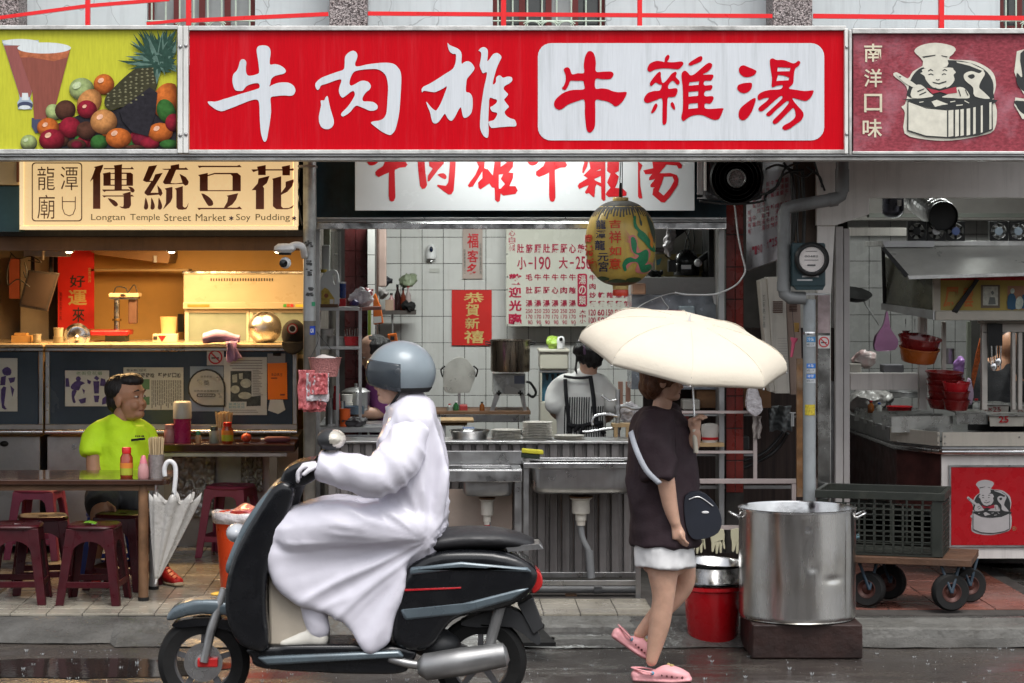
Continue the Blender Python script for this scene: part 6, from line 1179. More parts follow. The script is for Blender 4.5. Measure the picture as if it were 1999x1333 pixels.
o=thing('drain_pipe','long grey plastic drain pipe lying under the sinks on wood blocks','pipe',P(1130,1160,YF_+.1));MB().cyl(P(860,1150,YF_+.1),P(1245,1151,YF_+.1),.02).build('pipe',pvg,o,smooth=40);MB().cyl(P(1160,1150,YF_+.09),P(1175,1150,YF_+.09),.026).build('coupling',pvg,o,smooth=40);MB().pbox(1104,1160,1126,1175,YF_+.08,.06).build('block',wood,o);
one(MB().pbox(1060,1164,1240,1168,YF_+.1,.05),'plank',wood,'thin wet plank lying under the drain pipe','plank')
sp=thing('sponge','yellow and green kitchen sponge on the edge of the sinks','sponge',P(1038,897,YF_+.05));
def rot_box(mb,cx_,cy_,w_,h_,Y,d,a):
 c=P(cx_,cy_,Y);mb.obox(c+Vector((0,d/2,0)),M_(w_,Y),d,M_(h_,Y),(0,R(a),0));return mb
rot_box(MB(),1040,882,42,8,YF_,.08,5).jitter(.003,30).build('foam',mat('sponge_yellow',(0.55,0.50,0.04),0.9,var=0.1,vs=60,bump=.5,bs=200),sp,bev=.006);rot_box(MB(),1036,891,36,8,YF_+.003,.075,5).build('scourer',mat('scourer_black',(0.02,0.03,0.02),0.95,bump=.8,bs=200),sp,bev=.003)
tp=thing('tap','old steel wall tap and pipes beside the cook','tap',P(1200,862,14.9));Yp=14.85
MB().cyl(P(1206,760,Yp),P(1206,862,Yp),.014).build('riser',steel_d,tp,smooth=40)
MB().tube(path3([P(x,y,Yp)for x,y in((1206,795),(1220,792),(1236,797),(1252,796))]),.012,10).build('branch',steel_d,tp,smooth=180);MB().tube(path3([P(x,y,Yp-.05)for x,y in((1206,812),(1185,808),(1162,812),(1156,822),(1157,830))]),.009,10).build('spout',steel_b,tp,smooth=180);MB().tube(path3([P(x,y,Yp-.05)for x,y in((1206,835),(1180,838),(1150,843),(1137,843))]),.009,10).build('spout',steel_b,tp,smooth=180);MB().tube(path3([P(x,y,Yp-.04)for x,y in((1175,772),(1190,782),(1204,780))]),.006,8).build('lever',steel_b,tp,smooth=180)
for y in(795,812,835):MB().lathe([(.02,-.012),(.022,0),(.02,.012)],P(1206,y,Yp),12).build('joint',steel_d,tp,smooth=40)
for i,px in enumerate((1207,1222)):one(MB().pbox(px,745,px+9,792,15.4,.03),'wooden_post',mat('pinkish_wood',(0.40,0.22,0.16),0.6),('left','right')[i]+' short pinkish wooden post behind the tap','post')
t=thing('small_stool','small pale wooden frame on the ledge beside the tap','frame',P(1216,864,14.75));MB().pbox(1196,828,1240,834,14.75,.15).build('top',wood_l,t);[MB().pbox(a,834.5,a+7,863,14.75,.03).build('leg',wood_l,t)for a in(1199,1222)]
blob('plastic_bag','white plastic bag beside the tap behind the walking woman','bag',P(1229,805,15.0),.06,.05,.07,white_bag,.03,12,seed=21)
# lantern
YN=14.0;lx,ly=1211.5,474.5;la,lb_=M_(68.5,YN),M_(84,YN);cN=P(lx,ly,YN)
def lrad(t):return la*(max(0,1-abs(t)**2.5))**(1/2.15)
ln=thing('lantern','yellow paper lantern painted with a green dragon and red characters, hanging under the red sign','lantern',cN+Vector((0,0,-lb_)))
lpm=mat('lantern_paper',(0.47,0.32,0.062),0.5,var=0.15,vs=5,streak=0.35,dcol=(0.09,0.08,0.06),coat=0.2)
mb=MB();NB=28;prof=[]
for i in range(NB*2+1):
 t=-0.985+1.97*i/(NB*2);prof.append((lrad(t)-(0.0018 if i%2 else 0),t*lb_))
mb.lathe(prof,cN,56);mb.build('shade',lpm,ln,smooth=180)
soot=mat('soot_grey',(0.055,0.052,0.045),0.7,var=0.3,vs=14)
mb=MB()
for k in range(56):
 a0,a1=6.28318*k/56,6.28318*(k+1)/56;l0=0.62+0.16*noise.noise(Vector((k*.9,0,0)))
 vs=[]
 for i in range(5):
  t=0.982-(0.982-l0)*i/4;w_=1 if i<3 else 0.5
  for a in(a0,a0+(a1-a0)*w_):r2=lrad(t)+.0012;vs.append(cN+Vector((r2*math.cos(a),r2*math.sin(a),t*lb_)))
 mb.add(vs,[(2*i,2*i+2,2*i+3,2*i+1)for i in range(4)])
mb.build('soot_stain',soot,ln,smooth=180)
MB().lathe([(lrad(t)+.0016,t*lb_)for t in(.982,.96,.93,.90,.87)],cN,56,cap=False).build('soot_stain',soot,ln,smooth=180)
def lf_(e=0.0022):
 def f(x,y):
  dz=Z_(y,YN)-cN.z;r2=lrad(dz/lb_)+e;dx=X_(x,YN)-cN.x;dx=max(-r2*.999,min(r2*.999,dx));return Vector((cN.x+dx,YN-math.sqrt(r2*r2-dx*dx),Z_(y,YN)))
 return f
def lprism(pts,m,e,k=3,sub=True):
 q=smoothpath(pts,k)if k else pts;tri=MB().prism(q,0,0);bm=bmesh.new();me=bpy.data.meshes.new('t')
 q3=[((v.x)*F/1.0,v.z)for v in tri.v]
 me.from_pydata([(x_,y_,0)for x_,y_ in q],[],[]);bm.from_mesh(me)
 from_l=tessellate_polygon([[Vector((x_,y_,0))for x_,y_ in q]]);bm.verts.ensure_lookup_table()
 for f3 in from_l:
  try:bm.faces.new([bm.verts[i]for i in f3])
  except ValueError:pass
 for _ in range(3):
  es=[e_ for e_ in bm.edges if e_.calc_length()>5]
  if es:bmesh.ops.subdivide_edges(bm,edges=es,cuts=1);bmesh.ops.triangulate(bm,faces=bm.faces)
 g=lf_(e);bm.verts.ensure_lookup_table();vs=[g(v.co.x,v.co.y)for v in bm.verts];fs=[tuple(v.index for v in f3.verts)for f3 in bm.faces];bm.free();bpy.data.meshes.remove(me)
 return MB().add(vs,fs).build('painting',m,ln)
zl=lambda l:[(1130+x/6.059,370+y/6.059)for x,y in l]
dg=mat('dragon_green',(0.015,0.17,0.07),0.5,var=0.2,vs=40);dp=mat('dragon_pink',(0.50,0.16,0.14),0.5);do=mat('dragon_orange',(0.55,0.20,0.03),0.5);dd=mat('dragon_dark',(0.05,0.07,0.05),0.5);hill=mat('hill_green',(0.04,0.07,0.02),0.6);hilb=mat('hill_brown',(0.14,0.07,0.03),0.6)
for k in range(12):
 x,y=520+k*13,500+k*24 if k<6 else 590+(k-6)*26
 lprism(zl([(x+60,y+60),(500+(k%2)*14+(0 if k<7 else 40),460+k*24),(x+75,y+95)]),dp,.0022,0)
for q,m_,e in(([(560,560),(620,540),(660,600),(670,700),(730,720),(800,700),(830,760),(800,850),(860,870),(870,940),(780,990),(700,990),(640,960),(660,880),(600,870),(520,960),(500,900),(560,800),(640,790),(590,730),(570,640)],dp,.0026),([(585,575),(625,570),(655,640),(650,740),(690,745),(760,710),(800,740),(795,840),(760,890),(830,880),(855,930),(790,975),(720,975),(690,920),(660,860),(580,860),(530,900),(540,950),(510,960),(485,890),(520,820),(580,800),(640,820),(680,780),(620,750),(590,680)],dg,.0032),([(620,330),(650,320),(650,400),(690,470),(760,520),(820,600),(890,700),(880,740),(810,700),(740,620),(690,580),(660,540),(670,500),(620,440)],dg,.0034),([(690,350),(720,380),(720,430),(700,420)],dd,.0036),([(800,500),(850,560),(860,620),(820,600)],do,.0038),([(830,600),(860,650),(850,690),(820,650)],do,.0038),([(780,300),(850,380),(890,500),(880,640),(830,500)],dd,.003),([(200,1050),(260,1025),(340,1045),(330,1070),(250,1080)],hill,.003),([(330,1080),(420,1055),(540,1070),(540,1095),(400,1100)],hill,.0034),([(540,1060),(640,1035),(725,1050),(700,1085),(580,1095)],hill,.003),([(250,1075),(380,1090),(560,1090),(690,1080),(620,1120),(480,1138),(330,1115)],hilb,.0024)):
 lprism(zl(q),m_,e,3)
def lglyph(ch,a,b_,c_,d_,m_,bold=.01):
 mb=MB();letters(mb,ch,*zl([(a,b_)])[0],*zl([(c_,d_)])[0],YN,bold,fn=lf_(.0042));mb.build('lettering',m_,ln)
lr=mat('lantern_red_ink',(0.55,0.05,0.02),0.5);lbk=mat('lantern_blue_ink',(0.015,0.02,0.06),0.5)
for i,ch in enumerate('吉祥如意'):y=(360,490,670,810)[i];lglyph(ch,330,y,470,(460,635,780,940)[i],lr,.014)
for i,ch in enumerate('龍潭龍元宮'):lglyph(ch,(185,180,170,200,215)[i],(360,485,600,750,850)[i],(295,290,285,325,325)[i],(470,580,715,845,970)[i],lbk,.012)
for i,ch in enumerate('慶元宵'):lglyph(ch,(62,62,95)[i],(530,660,810)[i],(145,150,205)[i],(640,790,985)[i],lr,.05)
for z0,z1,m_ in((lb_*.975,lb_*.975+.022,gold),(-lb_*.975-.025,-lb_*.975,gold),(-lb_*.975-.062,-lb_*.975-.026,mat('lantern_red_plastic',(0.6,0.06,0.03),0.3))):
 MB().lathe([(M_(15,YN),z0),(M_(15.5,YN),z0+.002),(M_(15.5,YN),z1-.002),(M_(15,YN),z1)],cN,28).build('ring',m_,ln,smooth=40)
for d_ in(-.006,.006):MB().cyl(cN+Vector((d_*1.5,0,lb_)),Vector((cN.x+d_*.4,YN-.1,2.72)),.0028,n=6).build('cord',black_cable,ln)
MB().cyl(cN+Vector((0,0,lb_)),cN+Vector((0,0,lb_+.1)),.006,n=8).build('cord',black_pl,ln)
# cubby with the compressor, posts, red tiles, side menu
YV=15.3;cb=thing('machine_shelf','open shelf above the freezer holding a black compressor','shelf',P(1320,575,YV))
MB().pbox(1236,440,1400,540,YV+.45,.02).build('back_panel',mat('pale_grey_panel',(0.50,0.50,0.46),0.5,var=0.05),cb);MB().pbox(1232,541,1402,575,YV-.02,.5).build('front_board',mat('grey_white_board',(0.40,0.39,0.37),0.5,var=0.08,dirt=0.3),cb,bev=.004)
MB().pbox(1384,447,1394,541,YV,.4).build('upright',black_pl,cb);MB().pbox(1243,483,1300,492,YV+.3,.1).build('pipe_board',mat('dark_board',(0.06,0.05,0.05),0.6),cb)
MB().prism([(1317,446),(1345,446),(1318,466)],YV+.3,.02).build('bracket',black_pl,cb)
co=thing('compressor','black refrigerator compressor with a white label on the shelf','compressor',P(1340,541,YV+.15));c=P(1340,515,YV+.18)
MB().ball(c+Vector((0,0,.01)),.078,.07,.085,n=26,m=16).build('shell',mat('gloss_black',0.015,0.25),co,smooth=180);MB().lathe([(.08,-.075),(.083,-.07),(.083,.0),(.08,.004)],c,28).build('seam',mat('gloss_black',0),co,smooth=40);MB().pbox(1305,507,1320,531,YV+.05,.08).build('terminal_box',black_pl,co,bev=.005);MB().pbox(1330,517,1349,525,YV+.085,.004).build('label',white_pl,co)
MB().ball(P(1363,513,YV+.08),.026,.02,.026).build('valve',white_pl,co,smooth=180);MB().cyl(P(1366,508,YV+.08),P(1388,492,YV+.1),.02).build('hose',black_cable,co,smooth=40)
for q in(((1335,446),(1345,470),(1342,490)),((1348,446),(1340,470),(1337,488)),((1354,446),(1355,470),(1353,490)),((1298,498),(1306,504),(1316,512))):MB().tube(path3([P(x,y,YV+.15)for x,y in q]),.004,6).build('cable',black_cable,co,smooth=180)
blob('plastic_bag','clear crumpled bag hanging above the compressor','bag',P(1306,470,YV+.25),.035,.03,.085,white_bag,.03,14,seed=31)
t=thing('yellow_box','dull yellow box with a blue picture behind the compressor','box',P(1300,540,YV+.35));MB().pbox(1280,496,1384,540,YV+.36,.06).build('carton',mat('dull_yellow_card',(0.32,0.26,0.11),0.6),t);MB().prism([(1281,508),(1292,503),(1288,516),(1282,518)],YV+.357,0).build('print',mat('teal_print',(0.05,0.18,0.22),0.5),t)
for i,(px,s_)in enumerate(((1275,.03),(1290,.025),(1380,.025))):blob('machine_part',('left coil','middle valve','right fitting')[i]+' of dark metal on the compressor shelf','part',P(px,535,YV+.1),s_,.03,.018,black_rb,.02,24,18,seed=i)
t=thing('grey_post','rough grey concrete post right of the compressor shelf','post',P(1412,1080,14.9));MB().pbox(1402,428,1417,1080,14.9,.15).build('shaft',mat('grimy_concrete',(0.17,0.16,0.15),0.8,var=.3,dirt=.8,bump=.4),t,bev=.006)
dkr=mat('brick_red_tile',(0.17,0.022,0.016),0.3,var=.3,vs=6)
t=thing('tiled_column','column faced with dark brick red tiles','column',P(1435,1080,14.75));MB().pbox(1417.5,320,1452,1080,14.756,.3).build('core',grout,t)
for j in range(9):
 for i,(a,b_)in enumerate(((1418,1434.5),(1436,1451))):
  y0=396+j*63;MB().pbox(a,y0,b_,min(y0+61,1078),14.75,.01).build('tile',dkr,t,bev=.001)
t=thing('film_box','transparent film covered steel box below the compressor shelf','box',P(1330,640,15.0));MB().pbox(1233,576,1430,760,15.02,.35).build('body',mat('hazy_steel',(0.24,0.26,0.29),0.2,.4,var=.35,vs=7,bump=.2,bs=8),t)
for q in(((1290,578),(1297,590),(1305,600),(1301,606)),((1240,604),(1262,590),(1300,575),(1318,572))):MB().tube(path3([P(x,y,15.0)for x,y in q]),.0035,6).build('string',white_cable,t,smooth=180)
MB().prism([(1391,576),(1400,577),(1404,588),(1416,600),(1424,618),(1412,618),(1405,600),(1394,592)],15.005,.004).build('film_fold',mat('pale_film',(0.5,0.5,0.5),.3),t)
sc2=thing('pink_scoop','pink plastic ladle with a long handle behind the cream umbrella','scoop',P(1290,640,14.7));MB().lathe([(.055,0),(.075,.07),(.078,.07),(.058,.0)],P(1308,628,14.7),26).build('bowl',mat('dusty_pink_plastic',(0.50,0.13,0.15),.4),sc2,smooth=40);MB().cyl(P(1246,625,14.7),P(1296,611,14.68),.02,.017).build('handle',mat('dusty_pink_plastic',0),sc2,smooth=40)
sm=thing('side_menu','tilted white menu board with tiny red print on the side wall behind the wires','sign',P(1495,530,14.9));A_,B_,C_,D_=P(1457,318,15.3),P(1548,300,14.4),P(1548,496,14.4),P(1457,528,15.3)
nrm=(B_-A_).cross(D_-A_).normalized()*.02;MB().add([A_,B_,C_,D_,A_+nrm,B_+nrm,C_+nrm,D_+nrm],[(0,1,2,3),(7,6,5,4),(0,4,5,1),(1,5,6,2),(2,6,7,3),(3,7,4,0)]).build('panel',mat('lilac_white_board',(0.48,0.46,0.50),.35,var=.05),sm,fixn=True)
nf=nrm.normalized()*(.004 if nrm.y<0 else-.004)
def smf(u,v):return(A_.lerp(B_,u)).lerp(D_.lerp(C_,u),v)+nf
mb=MB();rnd=random.Random(4)
def sgl(mb,ch,u0,v0,u1,v1,b=.012):
 uv,fs=textmesh(ch,b);mb.add([smf(u0+(u1-u0)*u,v1+(v0-v1)*v)for u,v in uv],fs)
for j in range(8):
 for i in range(9):
  if(j in(3,)and i>3)or rnd.random()<.12:continue
  sgl(mb,rnd.choice('牛肉湯麵飯雜肚炒'),.05+i*.1,.22+j*.058,.05+i*.1+.075,.22+j*.058+.048)
for i,ch in enumerate('小-190'):sgl(mb,ch,.08+i*.06,.80,.08+i*.06+.045,.88 if ch!='-' else .83,0)
for i,ch in enumerate('大-250'):sgl(mb,ch,.46+i*.06,.78,.46+i*.06+.045,.86 if ch!='-' else .81,0)
mb.build('lettering',mr,sm)
fu=thing('fan_unit','black wall fan housing with a round grey hub under the big red sign','fan',P(1430,392,14.35));Yn=14.3
MB().pbox(1378,300,1490,390,Yn,.2).build('housing',mat('matt_black',(0.012,0.012,0.014),.5,var=.4,vs=20),fu,bev=.03);MB().lathe([(.155,0),(.16,.01),(.15,.02)],P(1438,348,Yn-.0),40,axis=(0,-1,0)).build('ring',black_pl,fu,smooth=40)
for r2 in(.07,.1,.125,.145):MB().lathe([(r2,0),(r2+.003,.002),(r2+.003,0)],P(1438,348,Yn-.022),36,axis=(0,-1,0)).build('guard_ring',black_pl,fu)
MB().lathe([(.058,0),(.056,.02),(.05,.03),(.046,.024),(0,.026)],P(1438,348,Yn-.02),30,axis=(0,-1,0)).build('hub',mat('hub_grey',(0.28,0.28,0.28),.3,.5,var=.4,vs=60),fu,smooth=40)
MB().pbox(1362,305,1372,385,Yn+.05,.03).build('bracket',steel_d,fu);MB().pbox(1362,380,1392,388,Yn+.05,.03).build('bracket',steel_d,fu);MB().pbox(1375,305,1379,372,Yn-.01,.03).build('rod',white_metal,fu)
def wires(t,lst,Y,r_=.006,m=None):
 for q in lst:MB().tube(path3([P(x,y,Y+random.uniform(-.02,.02))for x,y in q]),r_,7).build('cable',m or black_cable,t,smooth=180)
wt=thing('cables','tangle of black cables between the fan and the grey drain pipe','cables',P(1540,440,14.2))
wires(wt,[((1485,380),(1510,372),(1525,345),(1545,335),(1570,332)),((1492,388),(1500,375),(1520,360),(1532,330),(1560,318)),((1495,330),(1520,322),(1545,340),(1552,400),(1550,470)),((1555,320),(1560,380),(1556,430),(1558,475)),((1575,325),(1600,345),(1605,365)),((1590,318),(1597,340),(1610,372)),((1365,392),(1420,398),(1470,396),(1495,390)),((1530,318),(1542,330),(1570,345),(1590,330))],14.15,.007)
wires(wt,[((1545,330),(1548,400),(1546,500)),((1566,330),(1570,420),(1568,480))],14.2,.011)
t=thing('white_cable','loose cream cable drooping from the fan across the red tiles','cable',P(1440,560,14.6));MB().tube(path3([P(x,y,14.6)for x,y in((1434,397),(1437,425),(1441,460),(1449,500),(1455,525),(1450,540),(1437,556),(1415,568),(1390,575),(1340,575),(1318,571))]),.0055,8).build('wire',white_cable,t,smooth=180)
one(MB().pbox(1548,305,1600,480,14.4,.12),'timber_post',mat('dark_timber',(0.045,0.028,0.018),.7,var=.4,stretch=(3,3,.4)),'dark timber post behind the cables','post')
dp_=thing('downpipe','grey plastic drain pipe with several elbows running down beside the meter','pipe',P(1580,1085,13.95));Yd=13.95;gpm=mat('grey_drain_pipe',(0.16,0.165,0.165),.5,var=.2,vs=4,dirt=.6,dcol=(.05,.045,.04));rp=M_(12.5,Yd)
MB().tube([P(x,y,Yd)for x,y in((1644,300),(1644,372),(1641,382),(1632,388),(1545,403),(1534,407),(1530,417),(1530,560),(1532,574),(1541,581),(1572,582))],rp,20).build('bent_pipe',gpm,dp_,smooth=50)
MB().cyl(P(1580,584,Yd+.02),P(1580,1072,Yd+.02),rp,n=20).build('riser',mat('pale_grey_pipe',(0.25,0.27,0.28),.42,var=.12,dirt=.4),dp_,smooth=40)
for a,b_ in(((1644,330),(1644,374)),((1530,550),(1530,568)),((1618,390.5),(1634,388))):MB().cyl(P(*a,Yd),P(*b_,Yd),rp*1.1,n=20).build('collar',gpm,dp_,smooth=40)
for y in(650,):MB().lathe([(rp*1.02,-.008),(rp*1.05,0),(rp*1.02,.008)],P(1580,y,Yd+.02),18).build('wire_tie',steel_b,dp_)
for(y0,y1,c_,tx)in((657,667,(0.05,0.2,0.4),'冷氣'),(709,718,(0.02,0.15,0.5),'水電'),(730,738,(0.02,0.15,0.5),'修理')):
 g2=wrap(1573,y0,1591,y1,Yd+.02,1580,rp,.0015);g2.build('sticker',mat(f'sticker{y0}',c_,.4),dp_);mb=MB();row(mb,tx,1575,y0+1.5,1589,y1-1.5,Yd,fn=lambda x,y:(lambda dx:Vector((X_(1580,Yd)+dx,Yd+.02-math.sqrt(max(0,(rp+.003)**2-dx*dx)),Z_(y,Yd))))(min(rp*.99,X_(x,Yd)-X_(1580,Yd))));mb.build('lettering',white_pl,dp_)
 g2=wrap(1573,y1+1,1591,y1+9,Yd+.02,1580,rp,.0015);g2.build('sticker',mat('pale_sticker',(0.42,0.44,0.46),.5),dp_)
 mb=MB();letters(mb,'480-2193' if y0<700 else '470-1199',1574,y1+3,1590,y1+7,Yd,fn=lambda x,y:(lambda dx:Vector((X_(1580,Yd)+dx,Yd+.02-math.sqrt(max(0,(rp+.003)**2-dx*dx)),Z_(y,Yd))))(min(rp*.99,X_(x,Yd)-X_(1580,Yd))));mb.build('lettering',ibk,dp_)
wrap(1570,789,1590,810,Yd+.02,1580,rp,.0015).build('sticker',mat('yellow_notice',(0.42,0.33,0.03),.5,var=.4,vs=90),dp_)
sc3=thing('steel_column','square stainless steel column with a no smoking sticker','column',P(1608,1085,14.1));MB().pbox(1596,572,1622,1078,14.1,.1).build('shaft',mat('mottled_steel',(0.45,0.45,0.43),.25,1.0,var=.25,vs=4,bump=.15,bs=6),sc3,bev=.004)
MB().pbox(1597,576,1620,650,14.095,.003).build('peeled_patch',mat('pinkish_patch',(0.32,0.25,0.25),.6,var=.35,vs=10),sc3)
t=thing('no_smoking_sign','small no smoking sticker on the steel column','sign',P(1608,680,14.09));MB().pbox(1597,655,1620,680,14.092,.002).build('sticker',mat('sticker_white',0),t);nosmoke(t,1608.5,667.5,10.5,14.092)
one(MB().pbox(1556,700,1567,970,14.15,.04),'rusty_strip',mat('rusty_metal',(0.20,0.10,0.04),.8,var=.5,vs=9,dirt=.5,dcol=(.4,.36,.3)),'rusty narrow strip beside the grey pipe','strip')
mt=thing('electricity_meter','dark green electricity meter with a round glass dial','meter',P(1579,565,13.9));Yx=13.88;gm=mat('meter_green',(0.012,0.032,0.038),.4,var=.2)
MB().pbox(1546,474,1612,560,Yx,.08).build('case',gm,mt,bev=.012);MB().prism([(1548,556),(1611,556),(1606,566),(1556,566)],Yx+.005,.07).build('lower_case',gm,mt)
cM=P(1584,506,Yx-.005);MB().lathe([(.098,0),(.1,.02),(.088,.035),(.078,.035),(.076,.014)],cM,36,axis=(0,-1,0),cap=False).build('bezel',black_pl,mt,smooth=40);MB().lathe([(.072,.012),(0,.0125)],cM,32,axis=(0,-1,0)).build('dial',mat('meter_dial',(0.6,0.55,0.52),.5),mt);MB().lathe([(.078,.02),(.07,.045),(.045,.062),(0,.068)],cM,32,axis=(0,-1,0)).build('glass',mat('clear_glass',(0.9,0.9,0.9),.03,alpha=.05,var=0),mt,smooth=180)
mb=MB();letters(mb,'00482',1571,498,1597,502,Yx-.022,.01);mb.pbox(1570,507,1598,508,Yx-.022,.001).pbox(1576,516,1592,519,Yx-.022,.001).pbox(1573,490,1595,491,Yx-.022,.001);mb.build('lettering',ibk,mt)
MB().pbox(1566,538,1598,541,Yx-.002,.003).build('plate',steel,mt);MB().pbox(1556,545,1586,548,Yx-.002,.003).build('plate',steel,mt);MB().pbox(1548,572,1612,576,Yx+.05,.05).build('bracket',steel_d,mt)
hb2=thing('heater_box','tall cream metal box with louvre slots hanging askew beside the meter','box',P(1520,770,14.45));cmx=mat('cream_metal',(0.44,0.41,0.36),.45,var=.1,streak=.3)
MB().prism([(1483,548),(1497,543),(1512,765),(1503,765)],14.45,.16).build('side_panel',cmx,hb2,bev=.003);MB().prism([(1498,541),(1532,540),(1542,768),(1513,768)],14.43,.16).build('front_panel',cmx,hb2,bev=.003);MB().prism([(1534,575),(1562,570),(1566,770),(1544,770)],14.5,.14).build('rear_panel',mat('dusky_pink_metal',(0.30,0.22,0.18),.5),hb2)
for i in range(6):MB().pbox(1509,588+i*4,1528,590.4+i*4,14.425,.01).build('slot',mat('rust_slot',(.07,.03,.02),.8),hb2);MB().pbox(1541,591+i*3,1556,592.8+i*3,14.495,.01).build('slot',mat('rust_slot',0),hb2)
mb=MB();column(mb,'瓦斯熱水器',1489,575,1494,640,14.446);mb.build('lettering',pgrey,hb2);mb=MB()
for i in range(14):mb.pbox(1518+i*.3,660+i*5,1536+i*.3,661+i*5,14.428,.001)
mb.build('lettering',mat('faint_print',(0.3,0.28,0.26),.5),hb2)
t=thing('pink_torch','small pink torch hanging on a string beside the heater box','torch',P(1545,697,14.2));MB().cyl(P(1545,697,14.2),P(1549,668,14.2),.008,.011).build('body',mat('hot_pink',(.6,.1,.18),.35),t,smooth=40);MB().lathe([(.012,0),(.022,.02),(.022,.03)],P(1549,669,14.2),16,axis=(.15,0,1)).build('head',mat('hot_pink',0),t,smooth=40);MB().cyl(P(1551,660,14.2),P(1546,600,14.2),.0015,n=5).build('string',black_cable,t);MB().pbox(1551,630,1560,648,14.25,.04).build('lock',mat('brass',0),t)
# dark back area right of the cook: rack, gloves, bag
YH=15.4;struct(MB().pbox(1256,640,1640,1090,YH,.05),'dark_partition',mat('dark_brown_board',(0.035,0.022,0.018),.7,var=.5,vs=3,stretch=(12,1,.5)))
rk=thing('wire_rack','pinkish painted steel rack behind the walking woman','rack',P(1420,1080,14.6));rkm=mat('pinkish_white_steel',(0.50,0.42,0.40),.4,var=.08,dirt=.3);Yk=14.6
MB().pbox(1471,706,1478,936,Yk,.02).build('upright',rkm,rk);
for y in(746,802,880):MB().pbox(1330,y,1470.5,y+5,Yk+.005,.02).build('shelf_bar',rkm,rk);MB().pbox(1330,y+7,1470.5,y+10,Yk+.2,.02).build('shelf_bar',steel_d,rk)
MB().pbox(1300,935,1555,944,Yk-.02,.03).build('top_bar',rkm,rk,bev=.002);MB().pbox(1546,945,1554,1060,Yk-.02,.03).build('leg',rkm,rk);MB().pbox(1300,1026,1445,1034,Yk-.02,.03).build('lower_bar',rkm,rk);MB().pbox(1300,948,1546,954,Yk+.2,.02).build('rear_bar',steel_d,rk)
one(MB().pbox(1360,752,1505,796,YH-.35,.3),'cardboard_box',mat('brown_cardboard',(0.20,0.10,0.045),.7,var=.2,dirt=.3),'long brown cardboard box behind the pink rack','box')
one(MB().pbox(1290,806,1345,870,YH-.3,.2),'red_crate',mat('dull_red_crate',(0.16,0.02,0.015),.5),'dull red crate in the dark behind the woman','crate')
t=thing('white_pail','white pail with a red band on a wooden board on the rack','pail',P(1386,872,Yk+.1));MB().lathe([(.045,0),(.055,.08),(.052,.11),(.02,.118),(0,.12)],P(1386,864,Yk+.1),24).build('body',mat('offwhite_pail',(.5,.46,.42),.4),t,smooth=40);MB().lathe([(.051,.02),(.053,.035)],P(1386,864,Yk+.1),24).build('band',red_pl,t);MB().pbox(1362,865,1414,872,Yk+.02,.18).build('board',wood_l,t)
t=thing('hanging_cloth','pale cloth hanging at the side of the rack','cloth',P(1480,840,Yk));hang_sheet(t,'cloth',mat('pale_cloth',(.34,.30,.28),.9),1470,1486,812,856,Yk-.02,4)
t=thing('grey_bag','old grey canvas bag hanging on the dark wall','bag',P(1520,850,YH-.1));hang_sheet(t,'cloth',mat('grey_canvas',(.12,.13,.13),.85),1500,1546,792,842,YH-.25,6,.03);wires(t,[((1538,845),(1522,870),(1500,890),(1470,905),(1440,918)),((1530,842),(1515,862),(1490,885),(1450,900))],YH-.3,.012)
t=thing('garden_tap','small metal garden tap on the post beside the grey bag','tap',P(1552,830,14.5));MB().cyl(P(1560,812,14.5),P(1546,814,14.45),.01).build('body',steel,t);MB().cyl(P(1547,806,14.45),P(1547,832,14.45),.011).build('spout',steel,t);MB().cyl(P(1541,806,14.45),P(1553,806,14.45),.006).build('handle',steel,t)
glv=mat('cream_rubber',(0.62,0.58,0.40),.5,var=.08)
for i,px in enumerate((1362,1400,1440)):
 t=thing('rubber_glove',('left','middle','right')[i]+' one of the three cream rubber gloves hanging from the rack bar','glove',P(px,1080,Yk-.05),'rubber gloves hanging from the rack');MB().prism(smoothpath([(px-13,1034),(px+13,1034),(px+14,1055),(px+16,1070),(px+13,1072),(px+10,1060),(px+9,1078),(px+5,1079),(px+4,1064),(px+1,1080),(px-3,1080),(px-3,1064),(px-7,1077),(px-11,1076),(px-11,1060)],2),Yk-.05,.02).build('rubber',glv,t,bev=.004,smooth=50)
 # noodle stall on the right
bg_=mat('beige_grey_metal',(0.66,0.63,0.60),0.5,var=0.08,streak=0.3,dcol=(0.18,0.16,0.15))
sl_=thing('stall_frame','beige grey metal frame and lintel of the noodle stall on the right','frame',P(1645,1085,14.4));YZ=14.35
MB().prism([(1594,312),(2070,312),(2070,386),(1697,386),(1697,418),(1630,440),(1594,440)],YZ,.12).build('lintel',bg_,sl_,bev=.003)
MB().prism([(1596,440),(1630,440),(1622,575),(1596,575)],YZ+.02,.05).build('side_panel',bg_,sl_)
bg2=mat('beige_post',(0.34,0.32,0.31),0.5,var=0.1,streak=0.3,dcol=(0.18,0.16,0.15))
MB().pbox(1631,442,1646,1000,YZ+.1,.05).build('post',bg2,sl_,bev=.003);MB().pbox(1647,446,1659,1000,YZ+.12,.1).build('post',bg2,sl_,bev=.003);MB().pbox(1660,444,1772,460,YZ+1.2,.05).build('rail',bg_,sl_)
MB().pbox(1660,728,1792,761,YZ+1.0,.06).build('rail',bg_,sl_,bev=.003);MB().pbox(1795,560,1810,800,YZ+1.05,.06).build('post',bg_,sl_)
MB().pbox(1622,745,1630,1070,YZ+.2,.1).build('edge',steel_d,sl_);MB().pbox(1697,416,2060,424,17.0,.1).build('rear_rail',mat('greenish_rail',(.14,.15,.13),.6),sl_)
one(MB().pbox(1640,386,2060,430,17.3,.1),'upper_wall',mat('stall_upper_wall',(0.30,0.28,0.26),.6),'greyish wall strip above the tiles in the noodle stall','wall')
